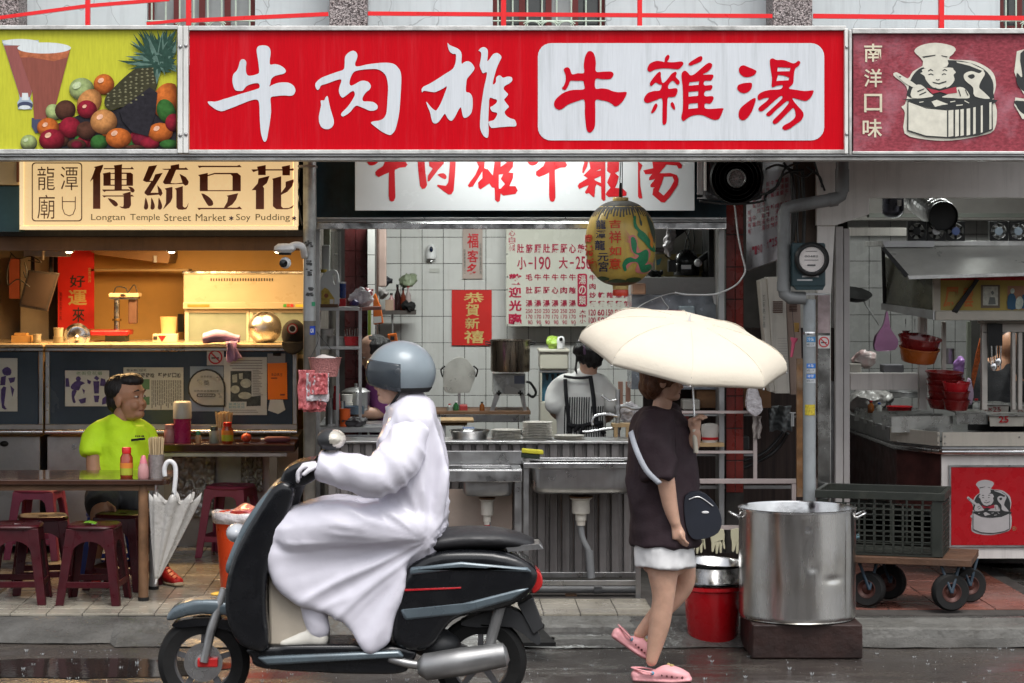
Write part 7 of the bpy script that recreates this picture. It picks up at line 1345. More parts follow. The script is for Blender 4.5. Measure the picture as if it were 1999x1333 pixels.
o=thing('ceiling_sensor','dark cylindrical camera with silver side under the stall lintel','camera',P(1743,430,15));MB().lathe([(.0,-.02),(.04,-.012),(.066,.01),(.068,.03),(.068,.14)],P(1743,420,15),24).build('shell',mat('gun_metal',(.08,.08,.10),.25,.7),o,smooth=50);MB().pbox(1752,390,1760,402,14.925,.01).build('label',white_pl,o)
o=thing('exhaust_duct','grey flexible exhaust duct with a black round mouth above the hood','duct',P(1838,445,14.9));MB().tube(path3([P(x,y,Y)for x,y,Y in((1780,380,15.3),(1800,392,15.25),(1820,408,15.1),(1838,420,14.9))]),[.09+.006*(i%2)for i in range(19)],24).build('hose',steel_d,o);MB().lathe([(.0,0),(.082,.005),(.085,.05),(.09,.06),(.092,.03)],P(1838,422,14.87),28,axis=(0,-1,0)).build('mouth',black_pl,o,smooth=40)
for i,px in enumerate((1790,1828,1866,1950,1988)):
 Y=14.85;o=thing('cooling_fan',('leftmost black cooling fan with a dark hub','second small fan, half covered by the black duct mouth','third cooling fan with a blue and white hub','fourth cooling fan with a bright round label','small cooling fan nearest the right edge of the picture')[i],'fan',P(px,470,Y),'small cooling fans above the hood');c=P(px,451,Y)
 MB().prism([(px-18,432),(px+18,432),(px+18,470),(px-18,470)],Y,.04,[[(px+15.5*math.cos(a),451+15.5*math.sin(a))for a in[i2*.3927 for i2 in range(16)]]]).build('frame',black_pl,o,bev=.002)
 MB().lathe([(.026,0),(.024,.006),(0,.007)],c+Vector((0,.004,0)),20,axis=(0,-1,0)).build('hub',[black_pl,steel_d,mat('fan_blue_label',(.12,.18,.42),.3),mat('fan_pale_label',(.42,.52,.6),.3),mat('fan_pale_label',0)][i],o)
 for k in range(6):
  a=k*1.047+i*.3;mb=MB();mb.obox(c+Vector((.036*math.cos(a),.02,.036*math.sin(a))),.03,.003,.016,(.5,-a,0));mb.build('blade',steel_d if i>2 else black_pl,o)
 for k in range(4):a=.785+k*1.571;MB().cyl(c+Vector((.02*math.cos(a),.002,.02*math.sin(a))),c+Vector((.048*math.cos(a),.002,.048*math.sin(a))),.0025,n=6).build('strut',steel_d,o)
hd=thing('range_hood','wide slanting steel range hood with a pale rim over the stall window','hood',P(1870,540,14.6));YO=14.75
hdm=mat('hood_steel',(0.62,0.62,0.58),.35,.35,var=.15,vs=3,dirt=.25,dcol=(.2,.17,.12))
MB().add([P(1722,482,YO),P(2080,478,YO),P(2080,530,YO-.35),P(1772,538,YO-.35),P(1722,482,YO+.6),P(2080,478,YO+.6),P(2080,545,YO+.6),P(1772,545,YO+.6)],[(0,3,2,1),(4,5,6,7),(0,1,5,4),(3,7,6,2),(0,4,7,3),(1,2,6,5)]).build('panel',hdm,hd,fixn=True)
MB().pbox(1722,470,2080,480,YO-.01,.6).build('rim',alu,hd,bev=.004);MB().prism([(1722,470),(1824,470),(1824,482),(1727,482)],YO-.03,.02).build('rim_trim',steel_d,hd);MB().prism([(1772,538),(2080,530),(2080,536),(1775,545)],YO-.36,.04).build('lip',alu,hd)
MB().prism([(1721,484),(1727,482),(1774,536),(1768,542)],YO-.37,.03).build('edge_strip',black_pl,hd)
sgb=thing('glass_cabinet','glass cabinet with a yellow picture banner below the range hood','cabinet',P(1880,625,14.8));YG2=14.85
MB().pbox(1836,540,2080,606,YG2,.02).build('banner',mat('mustard_banner',(0.34,0.25,0.05),.5,var=.1),sgb);MB().pbox(1836,540,2080,547,YG2-.004,.003).build('banner_stripe',red_pl,sgb)
mb=MB();letters(mb,'鳳',1843,560,1873,600,YG2-.003,.02,shear=.1);letters(mb,'雲',1880,562,1900,600,YG2-.003,.02);mb.build('lettering',mat('orange_letters',(.5,.14,.02),.5),sgb)
MB().pbox(1915,556,1952,601,YG2-.003,.002).build('photograph',mat('photo_frame_brown',(.12,.09,.06),.5),sgb);MB().pbox(1919,559,1948,596,YG2-.005,.001).build('photograph',mat('photo_pale',(.42,.42,.36),.5,var=.3,vs=50),sgb);figs(sgb,[[(1932,580),(1942,580),(1944,594),(1929,594)],[(1934,570),(1938,567),(1941,572),(1937,576)]],pgrey,YG2-.006)
MB().pbox(1967,558,2060,604,YG2-.003,.002).build('photograph',mat('photo_salmon',(.32,.15,.08),.5),sgb);figs(sgb,[[(1968,578),(1975,572),(1982,578),(1985,602),(1967,602)],[(1996,575),(2010,575),(2012,602),(1994,602)]],mat('suit_blue',(.01,.07,.14),.5),YG2-.006);figs(sgb,[[(1972,568),(1975,563),(1980,564),(1980,571),(1975,573)],[(1984,584),(1992,578),(1998,588),(1994,602),(1983,602)]],mat('photo_bowls',0),YG2-.0065)
MB().prism([(1905,545),(1912,546),(1868,612),(1858,608)],YG2-.03,.02).build('brace',black_pl,sgb)
MB().pbox(1822,543,1836,608,YG2-.02,.04).build('corner_post',mat('cream_post',(.42,.39,.33),.5),sgb,bev=.003)
MB().add([P(1726,500,15.4),P(1822,545,YG2),P(1822,606,YG2),P(1726,592,15.4)],[(0,1,2,3)]).build('side_glass',mat('dim_glass',(.10,.10,.07),.1,var=.5,vs=5,alpha=.85),sgb,solid=.006)
MB().add([P(1724,592,15.4),P(1826,606,YG2-.02),P(1826,624,YG2-.02),P(1724,604,15.4)],[(0,1,2,3)]).build('side_rail',steel_d,sgb,solid=.03);MB().pbox(1826,607,2080,625,YG2-.03,.06).build('bottom_rail',mat('cream_post',0),sgb,bev=.005);MB().cyl(P(1724,482,15.3),P(1727,600,15.4),.012).build('rod',black_pl,sgb)
swf=thing('window_frame','pale aluminium sliding frame hanging above the stall counter','frame',P(1960,800,15));cpm=mat('cream_alu',(.46,.43,.39),.45,.2,var=.1)
for q in((1917,632,2080,648),(1917,648.5,1928,800),(1976,648.5,1983,800),(1988,648.5,1996,800),(1912,626,2080,631.5)):MB().pbox(*q,15.0,.05).build('bar',cpm,swf,bev=.003)
for px in(1840,1889):one(MB().pbox(px,628,px+7,790,15.3+(px>1850)*.3,.04),'upright_bar',cpm if px<1850 else mat('greenish_bar',(.25,.28,.22),.5),('left','right')[px>1850]+' thin upright bar behind the red bowls','bar')
struct(MB().pbox(1896,626,2080,870,16.6,.05),'stall_dark_sheet',mat('painted_dark_interior',(.02,.018,.016),.8))  # near-black sheet, its colour stands in for the shaded depth of the stall
skin=mat('skin',(0.56,0.34,0.245),.5,var=.12,vs=16,sss=.15,bump=.08,bs=120);skin_d=mat('tanned_skin',(0.40,0.205,0.12),.48,var=.07,vs=14,sss=.12);hair=mat('black_hair',(0.012,0.010,0.010),.45,var=.4,vs=90,stretch=(1,1,.1),bump=.6,bs=160)
V=Vector
def handm(t,wrist,dirv,palm,m,s=1.0,curl=.5,side=1):
 d=V(dirv).normalized();n=V(palm).normalized();n=(n-d*n.dot(d)).normalized();r=d.cross(n)*side;w=V(wrist);pr=[]
 pr.append(('limb',[w-d*.03*s,w+d*.02*s,w+d*.055*s,w+d*.085*s],[(.024*s,.018*s),(.026*s,.018*s),(.036*s,.016*s),(.038*s,.013*s)]))
 for k,(o_,L_)in enumerate(((-.029,.066),(-.010,.075),(.010,.07),(.028,.055))):
  b=w+d*.082*s+r*o_*s;L_*=s;a1=curl*.7;a2=curl*1.5
  p1=b+(d*math.cos(a1)+n*math.sin(a1))*L_*.5;p2=p1+(d*math.cos(a2)+n*math.sin(a2))*L_*.5;pr.append(('limb',[b-d*.015*s,b,p1,p2],[.0098*s,.0098*s,.009*s,.0075*s]))
 b=w+d*.03*s-r*.03*s;p1=b+(d*.7-r*.55+n*.25).normalized()*.04*s;p2=p1+(d*.8+n*.6-r*.1).normalized()*.032*s;pr.append(('limb',[w+d*.01*s-r*.015*s,b,p1,p2],[.014*s,.013*s,.011*s,.009*s]))
 return pr
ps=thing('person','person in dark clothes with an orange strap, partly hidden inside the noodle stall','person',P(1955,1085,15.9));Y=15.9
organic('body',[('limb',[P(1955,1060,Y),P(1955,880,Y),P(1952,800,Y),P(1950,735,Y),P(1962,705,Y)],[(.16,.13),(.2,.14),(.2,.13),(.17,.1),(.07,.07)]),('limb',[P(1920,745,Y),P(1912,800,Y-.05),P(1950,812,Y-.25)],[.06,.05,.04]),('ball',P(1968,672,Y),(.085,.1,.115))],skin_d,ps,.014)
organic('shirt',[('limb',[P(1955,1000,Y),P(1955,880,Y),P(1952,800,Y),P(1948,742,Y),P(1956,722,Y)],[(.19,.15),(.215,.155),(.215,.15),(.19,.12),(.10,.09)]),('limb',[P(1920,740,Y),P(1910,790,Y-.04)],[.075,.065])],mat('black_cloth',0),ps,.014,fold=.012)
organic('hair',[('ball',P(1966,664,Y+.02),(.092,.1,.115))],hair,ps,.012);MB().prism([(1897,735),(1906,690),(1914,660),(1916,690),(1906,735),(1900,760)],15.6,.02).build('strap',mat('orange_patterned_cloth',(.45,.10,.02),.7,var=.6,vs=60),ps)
o=thing('utensils','black and steel kitchen utensils hanging in the stall window','utensils',P(1942,740,14.9));MB().pbox(1929,632,1957,675,14.95,.03).build('board',black_pl,o)
for i in range(6):MB().cyl(P(1931+i*4.6,675,14.95),P(1933+i*4,712+(i%3)*5,14.95),.004).build('handle',steel_b if i%2 else black_pl,o)
for x,y in((1940,716),(1949,706)):MB().ball(P(x,y,14.94),.022,.008,.026).build('ladle',steel_b,o,smooth=180)
def bagp(label,pts,Y,m,cat='bag'):
 return one(MB().prism(smoothpath(pts,3),Y,.06).jitter(.008,20),'plastic_bag',m,label,cat,bev=.01,smooth=50)
bagp('dusky purple plastic bag hanging on the stall wall',[(1732,606),(1739,640),(1752,662),(1748,682),(1728,686),(1708,682),(1712,655),(1726,632)],16.9,mat('dusky_purple_film',(.20,.09,.17),.35,var=.15))
blob('plastic_bag','white plastic bag with red print lying on the stall rail','bag',P(1686,700,15.5),.075,.06,.05,mat('white_red_bag',(.55,.50,.48),.4,dirt=.7,dcol=(.5,.05,.05)),.035,12,seed=41)
o=thing('wok','black wok hanging edge-on on the tiled stall wall','wok',P(1678,592,16.8));MB().lathe([(0,-.06),(.06,-.052),(.1,-.03),(.125,0),(.12,0),(.09,-.03),(0,-.052)],P(1668,571,16.8),28,axis=(.1,-.35,1)).build('bowl',mat('black_iron',(.02,.02,.02),.45),o,smooth=60);MB().cyl(P(1686,588,16.8),P(1716,634,16.8),.006).build('handle',steel_d,o)
rdb=mat('oxblood_bowl',(.16,.010,.010),.28,var=.15,coat=.3);orb=mat('amber_bowl',(.30,.075,.012),.3,var=.2,coat=.3)
def bowl(t,c,r_,h,m,name='bowl',axis=None):return MB().lathe([(r_*.78,0),(r_*.82,.004),(r_*.97,h*.9),(r_*1.02,h*.92),(r_*1.02,h),(r_*.94,h),(r_*.75,h*.1),(0,h*.08)],c,32,axis=axis).build(name,m,t,smooth=40)
o=thing('basket_pair','two tilted round baskets, oxblood above amber, hanging over the stall counter','baskets',P(1793,708,15.0));bowl(o,P(1792,706,15.0),.125,.09,orb,'basket',(.08,-.15,1));bowl(o,P(1793,684,15.0),.133,.085,rdb,'basket',(.1,-.15,1))
o=thing('bowl_stack','leaning stack of oxblood red bowls on the stall counter','bowls',P(1848,800,15.1))
for i in range(5):bowl(o,P(1846-i*0.7+2*(i%2),796-i*13,15.15),.118,.06,rdb,axis=(.04*((i%3)-1)+.03,-.06,1))
o=thing('bowl_stack','second shorter stack of red bowls in front of the leaning stack','bowls',P(1866,803,14.98))
for i in range(3):bowl(o,P(1866,800-i*17,14.98),.085,.065,red_pl if i==2 else rdb,axis=(.02,-.05,1))
simple_pot('steel_cup','steel cup beside the purple bag behind the red bowls','cup',1850,15.5,.042,.1,Z_(710,15.5),steel_d)
blob('plastic_bag','lilac plastic bag behind the red bowl stack','bag',P(1872,718,15.4),.03,.03,.07,mat('lilac_film',(.38,.20,.50),.35),.02,14,seed=44)
bagp('pale lilac bag hanging at the right of the red bowls',[(1893,738),(1899,752),(1901,775),(1895,792),(1890,780),(1888,755)],15.2,mat('pale_lilac_film',(.5,.38,.5),.35))
st=thing('noodle_counter','noodle stall counter with angled corner, steel trays and a red emblem panel','counter',P(1850,1090,15));YR2=14.95
pl_=[(1652,16.9),(1745,15.35),(1838,YR2),(2090,YR2)];zt2=Z_(843,YR2);zb2=Z_(870,YR2)
pw=[V((X_(a,Y_),Y_,0))for a,Y_ in pl_];crm=mat('cream_painted_steel',(.46,.43,.37),.4,var=.08,streak=.2)
def wallp(z0,z1,m,name,off=0,th=.02,segs=(0,1,2)):
 for i in segs:
  a,b_=pw[i],pw[i+1];d=(b_-a).normalized();n_=V((d.y,-d.x,0));n_=n_ if n_.y<0 else-n_;a2=a+n_*off;b2=b_+n_*off-d*.002
  MB().add([a2+V((0,0,z0)),b2+V((0,0,z0)),b2+V((0,0,z1)),a2+V((0,0,z1)),a2-n_*th+V((0,0,z0)),b2-n_*th+V((0,0,z0)),b2-n_*th+V((0,0,z1)),a2-n_*th+V((0,0,z1))],[(0,1,2,3),(7,6,5,4),(0,4,5,1),(1,5,6,2),(2,6,7,3),(3,7,4,0)]).build(name,m[i]if isinstance(m,(list,tuple))else m,st,fixn=True)
wallp(zb2,zt2,[steel_d,crm,crm],'rim_panel',.03);wallp(Z_(876,YR2),Z_(871,YR2),steel_d,'ledge',.01)
dkm=mat('dark_red_brown_panel',(.06,.02,.018),.45,var=.5,vs=6);wallp(Z_(1000,YR2),Z_(877,YR2),[dkm,dkm,bg_],'side_panel',-.02,.02,(0,1));wallp(Z_(1090,YR2),Z_(886,YR2),bg_,'front_panel',0,.02,(2,))
MB().tube([p+V((0,-.035,Z_(881,YR2)))for p in pw],.018,12).build('round_rail',steel_b,st,smooth=50)
MB().add([p+V((0,.01,zt2-.06))for p in pw]+[V((pw[3].x,17.2,zt2-.06)),V((pw[0].x,17.2,zt2-.06))],[(0,1,2,3,4,5)]).build('worktop',steel,st,solid=.01)
for x,y in((1752,849),(1752,862),(1832,850),(1832,864),(1845,852),(1845,865),(1990,853)):MB().ball(P(x,y,YR2-.034+(.22 if x<1800 else .02 if x<1840 else 0)),.005,n=8,m=5).build('screw',steel_d,st)
rp2=MB().pbox(1857,912,2090,1064,YR2-.012,.01).build('red_panel',mat('gloss_red_panel',(.42,.006,.012),.3,var=.06),st)
for q in((1853,908,2090,911.7),(1853,1064.5,2090,1068),(1853,912,1856.6,1064)):MB().pbox(*q,YR2-.016,.014).build('trim',steel,st)
chef(st,lambda x,y:(1850+(295+(x-430)*.586)/7.84,900+(290+(y-140)*.764)/7.84),YR2-.013,tone=mat('emblem_grey',(.42,.40,.40),.5),red_=mat('bow_red',(.3,.01,.03),.5),stripes=False)
mb=MB();letters(mb,'®',1976,1027,1984,1036,YR2-.0135);mb.build('lettering',mat('tan_ink',(.3,.2,.1),.5),st)
trm=mat('tray_steel',(.40,.40,.38),.3,.9,var=.15)
for i in range(5):
 Y_=16.3-i*.28;x_=1672+i*18;a=P(x_,806+i*5.5,Y_);MB().obox(a+V((.18,0,.0)),.40,.004,.10,(0,0,R(8))).build('tray_divider',trm,st)
for(x0,x1,y0,y1,Y_)in((1866,1930,806,828,15.15),(1931,2000,812,832,15.1),(1915,1970,790,806,15.5),(1972,2040,793,810,15.5),(2001,2080,812,832,15.1)):MB().prism([(x0,y0),(x1,y0),(x1-2,y1),(x0+2,y1)],Y_,.004).build('tray',crm if Y_>15.4 or x0>1930 else trm,st);MB().pbox(x0,y0-2,x1,y0,Y_-.02,.3).build('tray_rim',trm,st)
mb=MB();letters(mb,'25',1950,812,1969,825,15.09,.03);mb.build('lettering',red_pl,st);mb=MB();letters(mb,'2×25',1920,794,1954,804,15.49,.01);letters(mb,'25',1985,797,1997,806,15.49);mb.build('lettering',mat('faded_red_ink',(.25,.05,.05),.5),st)
o=thing('red_bowl','wide red bowl among the stall trays','bowl',P(1756,812,15.9));bowl(o,P(1756,812,15.9),.085,.065,red_pl);simple_pot('steel_dish','wide steel dish behind the red bowl','dish',1765,16.4,.11,.04,Z_(775,16.4),steel_d)
blob('plastic_bag','clear crumpled plastic bag at the left end of the stall trays','bag',P(1700,782,16.3),.16,.1,.07,mat('hazy_film',(.28,.27,.26),.2,var=.2,bump=.5,bs=20),.05,8,36,45)
bagp('pinkish white plastic bag hanging by the stall post',[(1630,898),(1640,890),(1648,915),(1655,945),(1648,968),(1632,962),(1622,935)],14.9,pink_bag);blob('cables','black bundle of straps hanging by the stall post','straps',P(1637,915,15.0),.04,.04,.09,black_rb,.04,14,seed=48)
one(MB().box(X_(1870,15.6),X_(2090,15.6),15.6,16.2,FZ,Z_(1090,15.6)),'under_counter_filler',dark_wall,'dark boxes under the noodle counter','filler')  # one near-black block fills the space under the counter
# hand cart with crate
ang=R(-17);caY=13.62;ct=thing('hand_cart','flat wooden hand cart with rubber wheels behind the big pot','cart',(X_(1760,caY),caY,FZ));
def rotp(o_,v):q=Matrix.Rotation(ang,3,'Z')@V(v);return V(o_)+q
cO=V((X_(1890,13.5),13.42,0));plank=mat('cart_plywood',(.09,.045,.025),.6,var=.3,vs=5,dirt=.4,bump=.2);zc=Z_(1092,13.45)
def rbox(mb,x0,x1,y0,y1,z0,z1):
 m2=MB().box(x0,x1,y0,y1,z0,z1);mb.add([rotp(cO,v)for v in m2.v],m2.f);return mb
rbox(MB(),-1.05,0,0,.52,zc-.04,zc).build('deck',plank,ct,bev=.004)
blu=mat('blue_paint',(.012,.03,.05),.5,dirt=.5)
for i,(x_,y_,r_)in enumerate(((-.12,.05,.105),(-.05,.42,.1),(-.58,.09,.1),(-.50,.42,.1))):
 c=rotp(cO,(x_,y_,FZ+r_));ax=V((math.sin(ang)*-.5+.0,-1,0))if i in(0,1)else V((-.55,-1,0));w=MB().lathe([(r_*.45,-.03),(r_*.9,-.034),(r_,-.018),(r_,.018),(r_*.9,.034),(r_*.45,.03)],c,28,axis=ax,cap=False).build('wheel',black_rb,ct,smooth=35)
 MB().lathe([(r_*.52,-.026),(r_*.55,.03),(r_*.5,.032),(r_*.3,.02),(.015,.03),(0,.03)],c,22,axis=ax).build('rim',mat('rusty_red_rim',(.07,.022,.016),.5,.3,dirt=.5),w,smooth=40)
 for s_ in(-1,1):MB().cyl(c+V((0,-.045,0)),c+V((s_*.05,.0,zc-.04-FZ-r_-.002)),.009,n=8).build('fork',blu,ct)
crt=thing('crate','olive green slatted plastic crate on the hand cart','crate',rotp(cO,(-.5,.2,zc)));cg=mat('olive_crate',(.017,.020,.016),.5,var=.15,dirt=.3,dcol=(.10,.10,.08));H2=Z_(958,13.7)-zc-.03;z0=zc+.003;z1=z0+.36
L0,L1,D0,D1=-.86,-.16,.04,.46
def face(n_,fn,nu,nv,m=cg):
 for i in range(nu+1):p=i/nu;mb=MB();fn(mb,p,p,0,1,.006);mb.build('slat',m,crt)
 for j in range(nv+1):q=j/nv;mb=MB();fn(mb,0,1,q,q,.0055);mb.build('slat',m,crt)
zz=lambda q:z0+.02+(z1-.07-z0-.02)*q
def ff(y_):return lambda mb,u0,u1,v0,v1,w_:rbox(mb,L0+.0+(L1-.06-L0)*u0-w_,L0+(L1-.06-L0)*u1+w_,y_,y_+.006,zz(v0)-w_*.6,zz(v1)+w_*.6)
def fsd(x_):return lambda mb,u0,u1,v0,v1,w_:rbox(mb,x_-.006,x_,D0+.04+(D1-D0-.08)*u0-w_,D0+.04+(D1-D0-.08)*u1+w_,zz(v0)-w_*.6,zz(v1)+w_*.6)
face(0,ff(D0),12,9);face(0,fsd(L1),7,9);face(0,ff(D1),7,4)
for x_ in(L0,L1-.06):rbox(MB(),x_,x_+.06,D0-.004,D0+.05,z0,z1-.05).build('corner',cg,crt,bev=.003)
rbox(MB(),L1-.05,L1,D1-.05,D1,z0,z1-.05).build('corner',cg,crt)
for q in((L0-.01,L1+.01,D0-.012,D0+.01),(L0-.01,L1+.01,D1-.01,D1+.012),(L1-.012,L1+.012,D0+.011,D1-.011),(L0-.012,L0+.012,D0+.011,D1-.011)):rbox(MB(),*q,z1-.045,z1).build('rim',cg,crt,bev=.003)
rbox(MB(),L0,L1,D0,D1,z0,z0+.008).build('floor',cg,crt)
c=rotp(cO,(-.72,.14,z0+.01));o=thing('water_bottle','crumpled clear bottle with a blue label inside the crate','bottle',c);MB().lathe([(.03,0),(.036,.01),(.034,.1),(.015,.13),(.013,.15)],c+V((-.06,0,.05)),16,axis=(1,.1,.2)).build('body',mat('clear_blue_plastic',(.25,.42,.48),.15,alpha=.7),o,smooth=50);MB().lathe([(.037,.03),(.037,.08)],c+V((-.06,0,.05)),16,axis=(1,.1,.2)).build('label',mat('blue_label',(.03,.13,.35),.4),o)
# big dented pot, red bucket
YPt=12.85;c=V((X_(1556,YPt),YPt,0));rP=M_(113,YPt);zp0,zp1=Z_(1203,YPt),Z_(992,YPt)
blk=thing('brown_block','dark brown battered square block under the big pot','block',c+V((0,0,0)));MB().box(c.x-M_(100,YPt),c.x+M_(112,YPt),YPt-.26,YPt+.25,.004,zp0-.002).jitter(.006,5).build('block',mat('brown_lacquered_wood',(.022,.009,.007),.55,var=.5,vs=6,dirt=.6,dcol=(.03,.02,.02),bump=.3,bs=20),blk,bev=.008)
bp_=thing('stock_pot','huge dented stainless stock pot standing at the kerb','pot',(c.x,c.y,zp0));potm=mat('spun_steel',(.54,.53,.51),.24,1.0,var=.08,vs=9,stretch=(1,1,.15),bump=.015,bs=14,rvar=.08,dirt=.4,dcol=(.35,.31,.24))
dn=[(1.02,.62,.5,.05,.12,.004),(1.02,.12,.52,.07,.05,.006),(1.02,.52,.40,.12,.03,.007),(1.02,.86,.5,.035,.42,.008),(1.02,-.6,.3,.2,.3,.006),(1.02,.05,.8,.1,.2,.005)]
def potf(u,v):
 a=-math.pi/2+6.28318*u;r2=rP;ca=((a+math.pi/2+math.pi)%(2*math.pi))-math.pi
 z=zp0+(zp1-zp0)*v
 for _,ca0,v0,sa,sv,am in dn:r2-=am*math.exp(-((ca-ca0)/sa/1.3)**2-((v-v0)/sv)**2)*(1 if 0.03<v<.97 else 0)
 r2+=.0022*noise.noise(V((u*9,v*2.5,1)))-(.01*(1-v/.03)if v<.03 else 0)
 return V((c.x+r2*math.cos(a),c.y+r2*math.sin(a),z))
MB().grid(potf,160,60,closed=True).build('wall',potm,bp_,smooth=180);MB().lathe([(rP*.99,zp0+.002),(0,zp0+.003)],c,48).build('base',potm,bp_)
MB().lathe([(rP*.99,zp1-.1),(rP*.99,zp1),(rP*1.015,zp1-.003),(rP*1.018,zp1+.006),(rP*.985,zp1+.009),(rP*.975,zp1),(rP*.97,zp0+.15),(0,zp0+.14)],c,64).build('rim',steel_b,bp_,smooth=40)
for s_ in(-1,1):
 b=c+V((s_*rP,0,zp1-.045));MB().tube(path3([b+V((0,-.05,0)),b+V((s_*.045,-.045,.022)),b+V((s_*.05,0,.026)),b+V((s_*.045,.045,.022)),b+V((0,.05,0))]),.006,8).build('handle',steel_b,bp_,smooth=180)
 for d_ in(-.05,.05):MB().ball(b+V((s_*.002,d_,0)),.009,n=8,m=5).build('rivet',steel,bp_)
YBk=13.15;cb2=V((X_(1391,YBk),YBk,0));zb3=Z_(1141,YBk)
bu=thing('red_bucket','bright red plastic bucket between the big pot and the walking woman','bucket',cb2+V((0,0,.004)));MB().lathe([(.128,.004),(.132,.008),(.158,zb3-.03),(.17,zb3-.02),(.17,zb3),(.155,zb3),(.125,.03),(0,.02)],cb2,40).build('body',mat('bright_red_plastic',(.52,.006,.012),.25,var=.06,coat=.4),bu,smooth=40)
ba=thing('nested_basins','two nested steel basins resting in the red bucket','basins',cb2+V((0,0,zb3)));
for k in(0,1):MB().lathe([(.09,-.02+k*.012),(.13,.03+k*.012),(.165,.115+k*.02),(.172,.12+k*.02),(.16,.112+k*.02),(.12,.03+k*.014),(0,k*.014)],cb2+V((0,.0,zb3-.01)),44,axis=(.06*k,-.04,1)).build('basin',steel_b,ba,smooth=40)
for z_ in(.0,.012):MB().lathe([(.165,z_),(.172,z_+.004),(.165,z_+.006)],cb2+V((0,0,zb3+.002)),40).build('rim',steel_b,ba,smooth=40)
one(MB().add([P(990,1258,12.5),P(1085,1258,12.5),P(1045,1216,13.05),P(985,1210,13.05)],[(0,1,2,3)]),'rubber_mat',black_rb,'black rubber ramp mat at the kerb below the sinks','mat',solid=.02)
rnd=random.Random(11);mb=MB()
for i in range(420):
 x=rnd.uniform(-2.2,3.2);y=12.9-1.9*rnd.random()**1.2;h=rnd.uniform(.004,.014);r3=rnd.uniform(.0009,.0021)
 if rnd.random()<.75:mb.ball((x,y,h),r3,r3,r3*rnd.uniform(1,3),n=6,m=4)
 else:
  for k in range(5):a=k*1.257+i;mb.cyl((x+.004*math.cos(a),y+.004*math.sin(a),.001),(x+.011*math.cos(a),y+.011*math.sin(a),h*1.3),.0016,.0004,n=4)
o=mb.build('rain_splashes',mat('splash_water',(.5,.53,.55),.08,spec=1.0),None,smooth=180);tag(o,'tiny rain splashes jumping from the wet road','splashes',kind='stuff')
# people
def head(t,c,s,yaw,pitch,m,eyes=True,male=False):
 Mx=Matrix.Rotation(yaw,3,'Z')@Matrix.Rotation(-pitch,3,'Y');q=lambda x,y,z:V(c)+Mx@V((x*s,y*s,z*s))
 B=lambda x,y,z,a,b_,d_:('ball',q(x,y,z),(a*s,b_*s,d_*s),(0,0,yaw)if abs(pitch)<.01 else tuple(Mx.to_euler()))
 pr=[B(-.01,0,.03,.098,.077,.092),B(.02,0,-.035,.070,.062,.078),B(.056,0,-.082,.034,.036,.026),B(.09,0,-.028,.015,.013,.012),B(.081,0,.0,.014,.011,.030),B(.074,0,-.057,.017,.025,.010),B(.074,0,-.07,.013,.02,.009),B(.058,.034,-.035,.028,.024,.03),B(.058,-.034,-.035,.028,.024,.03),B(.07,0,.036,.022,.052,.016),B(.02,0,-.085,.05,.05,.03)]
 for sd in(-1,1):pr+=[B(-.008,sd*.078,-.012,.020,.008,.031)]
 o=organic('head',pr,m,t,.0042*s,5)
 dk=mat('eye_dark',(.02,.012,.01),.25);ew=mat('eye_white',(.55,.5,.45),.3)
 for sd in(-1,1):
  MB().ball(q(.076,sd*.031,.008),.010*s,.012*s,.006*s,rot=(0,0,yaw)).build('eye',ew,o,smooth=180);MB().ball(q(.083,sd*.031,.008),.005*s,.006*s,.0055*s).build('iris',dk,o,smooth=180)
  MB().tube([q(.085,sd*.014,.034),q(.088,sd*.030,.041),q(.078,sd*.050,.036)],[.003*s,.0042*s,.002*s],6).build('eyebrow',hair,o)
 MB().tube([q(.083,-.022,-.064),q(.090,0,-.063),q(.083,.022,-.064)],.0026*s,6).build('mouth',mat('lip',(.20,.06,.05),.5),o)
 return o,q
def hf(amp,f=40):
 return lambda w,n_:w+n_*(amp*noise.noise(V((w.x*f,w.y*f,w.z*f*.35))))
 # seated man in the neon shirt
man=thing('person','man in a neon yellow shirt seated at the front table, looking to the right','person',P(215,1100,14.95));Y=14.95
hm=lambda x,y,d=0:P(x,y,Y+d)
neck_c=hm(234,818,.02)
o,q=head(man,hm(250,778,0),1.20,R(-28),R(4),skin_d)
organic('hair',[('ball',q(-.035,0,.052),(.112,.102,.092)),('ball',q(-.075,0,-.005),(.062,.092,.085)),('ball',q(.025,0,.092),(.078,.08,.048))],hair,man,.007,4,fn=hf(.004,70))
torso=lambda g:[('limb',[hm(240,962),hm(240,925),hm(240,890),hm(238,858),hm(234,838)],[(.148+g,.125+g),(.150+g,.13+g),(.152+g,.125+g),(.168+g,.11+g),(.10+g*.5,.085+g*.5)])]
organic('body',[('limb',[hm(222,965),hm(224,900),hm(228,850),hm(234,832),hm(241,800)],[(.12,.10),(.12,.10),(.10,.08),(.06,.06),(.055,.055)]),('limb',[hm(186,862,.0),hm(183,905,-.06),hm(186,938,-.12),hm(198,968,-.24),hm(208,985,-.34)],[.05,.048,.044,.038,.028]),('limb',[hm(280,852,.05),hm(292,890,.02),hm(285,930,-.08)],[.05,.045,.035]),('limb',[hm(205,965,.0),hm(198,985,-.25),hm(196,998,-.36),hm(190,1045,-.34),hm(184,1100,-.30)],[.088,.08,.062,.052,.036]),('limb',[hm(235,965,.0),hm(262,985,-.16),hm(280,1000,-.22),hm(300,1060,-.24),hm(318,1112,-.28)],[.085,.075,.06,.05,.036])]+handm(man,hm(208,983,-.36),(.42,-.2,-.88),(0,-.3,-.3),skin_d,.92,.55),skin_d,man,.0085,3)
neon=mat('neon_shirt',(0.60,0.92,0.02),.75,var=.04,bump=.15,bs=60)
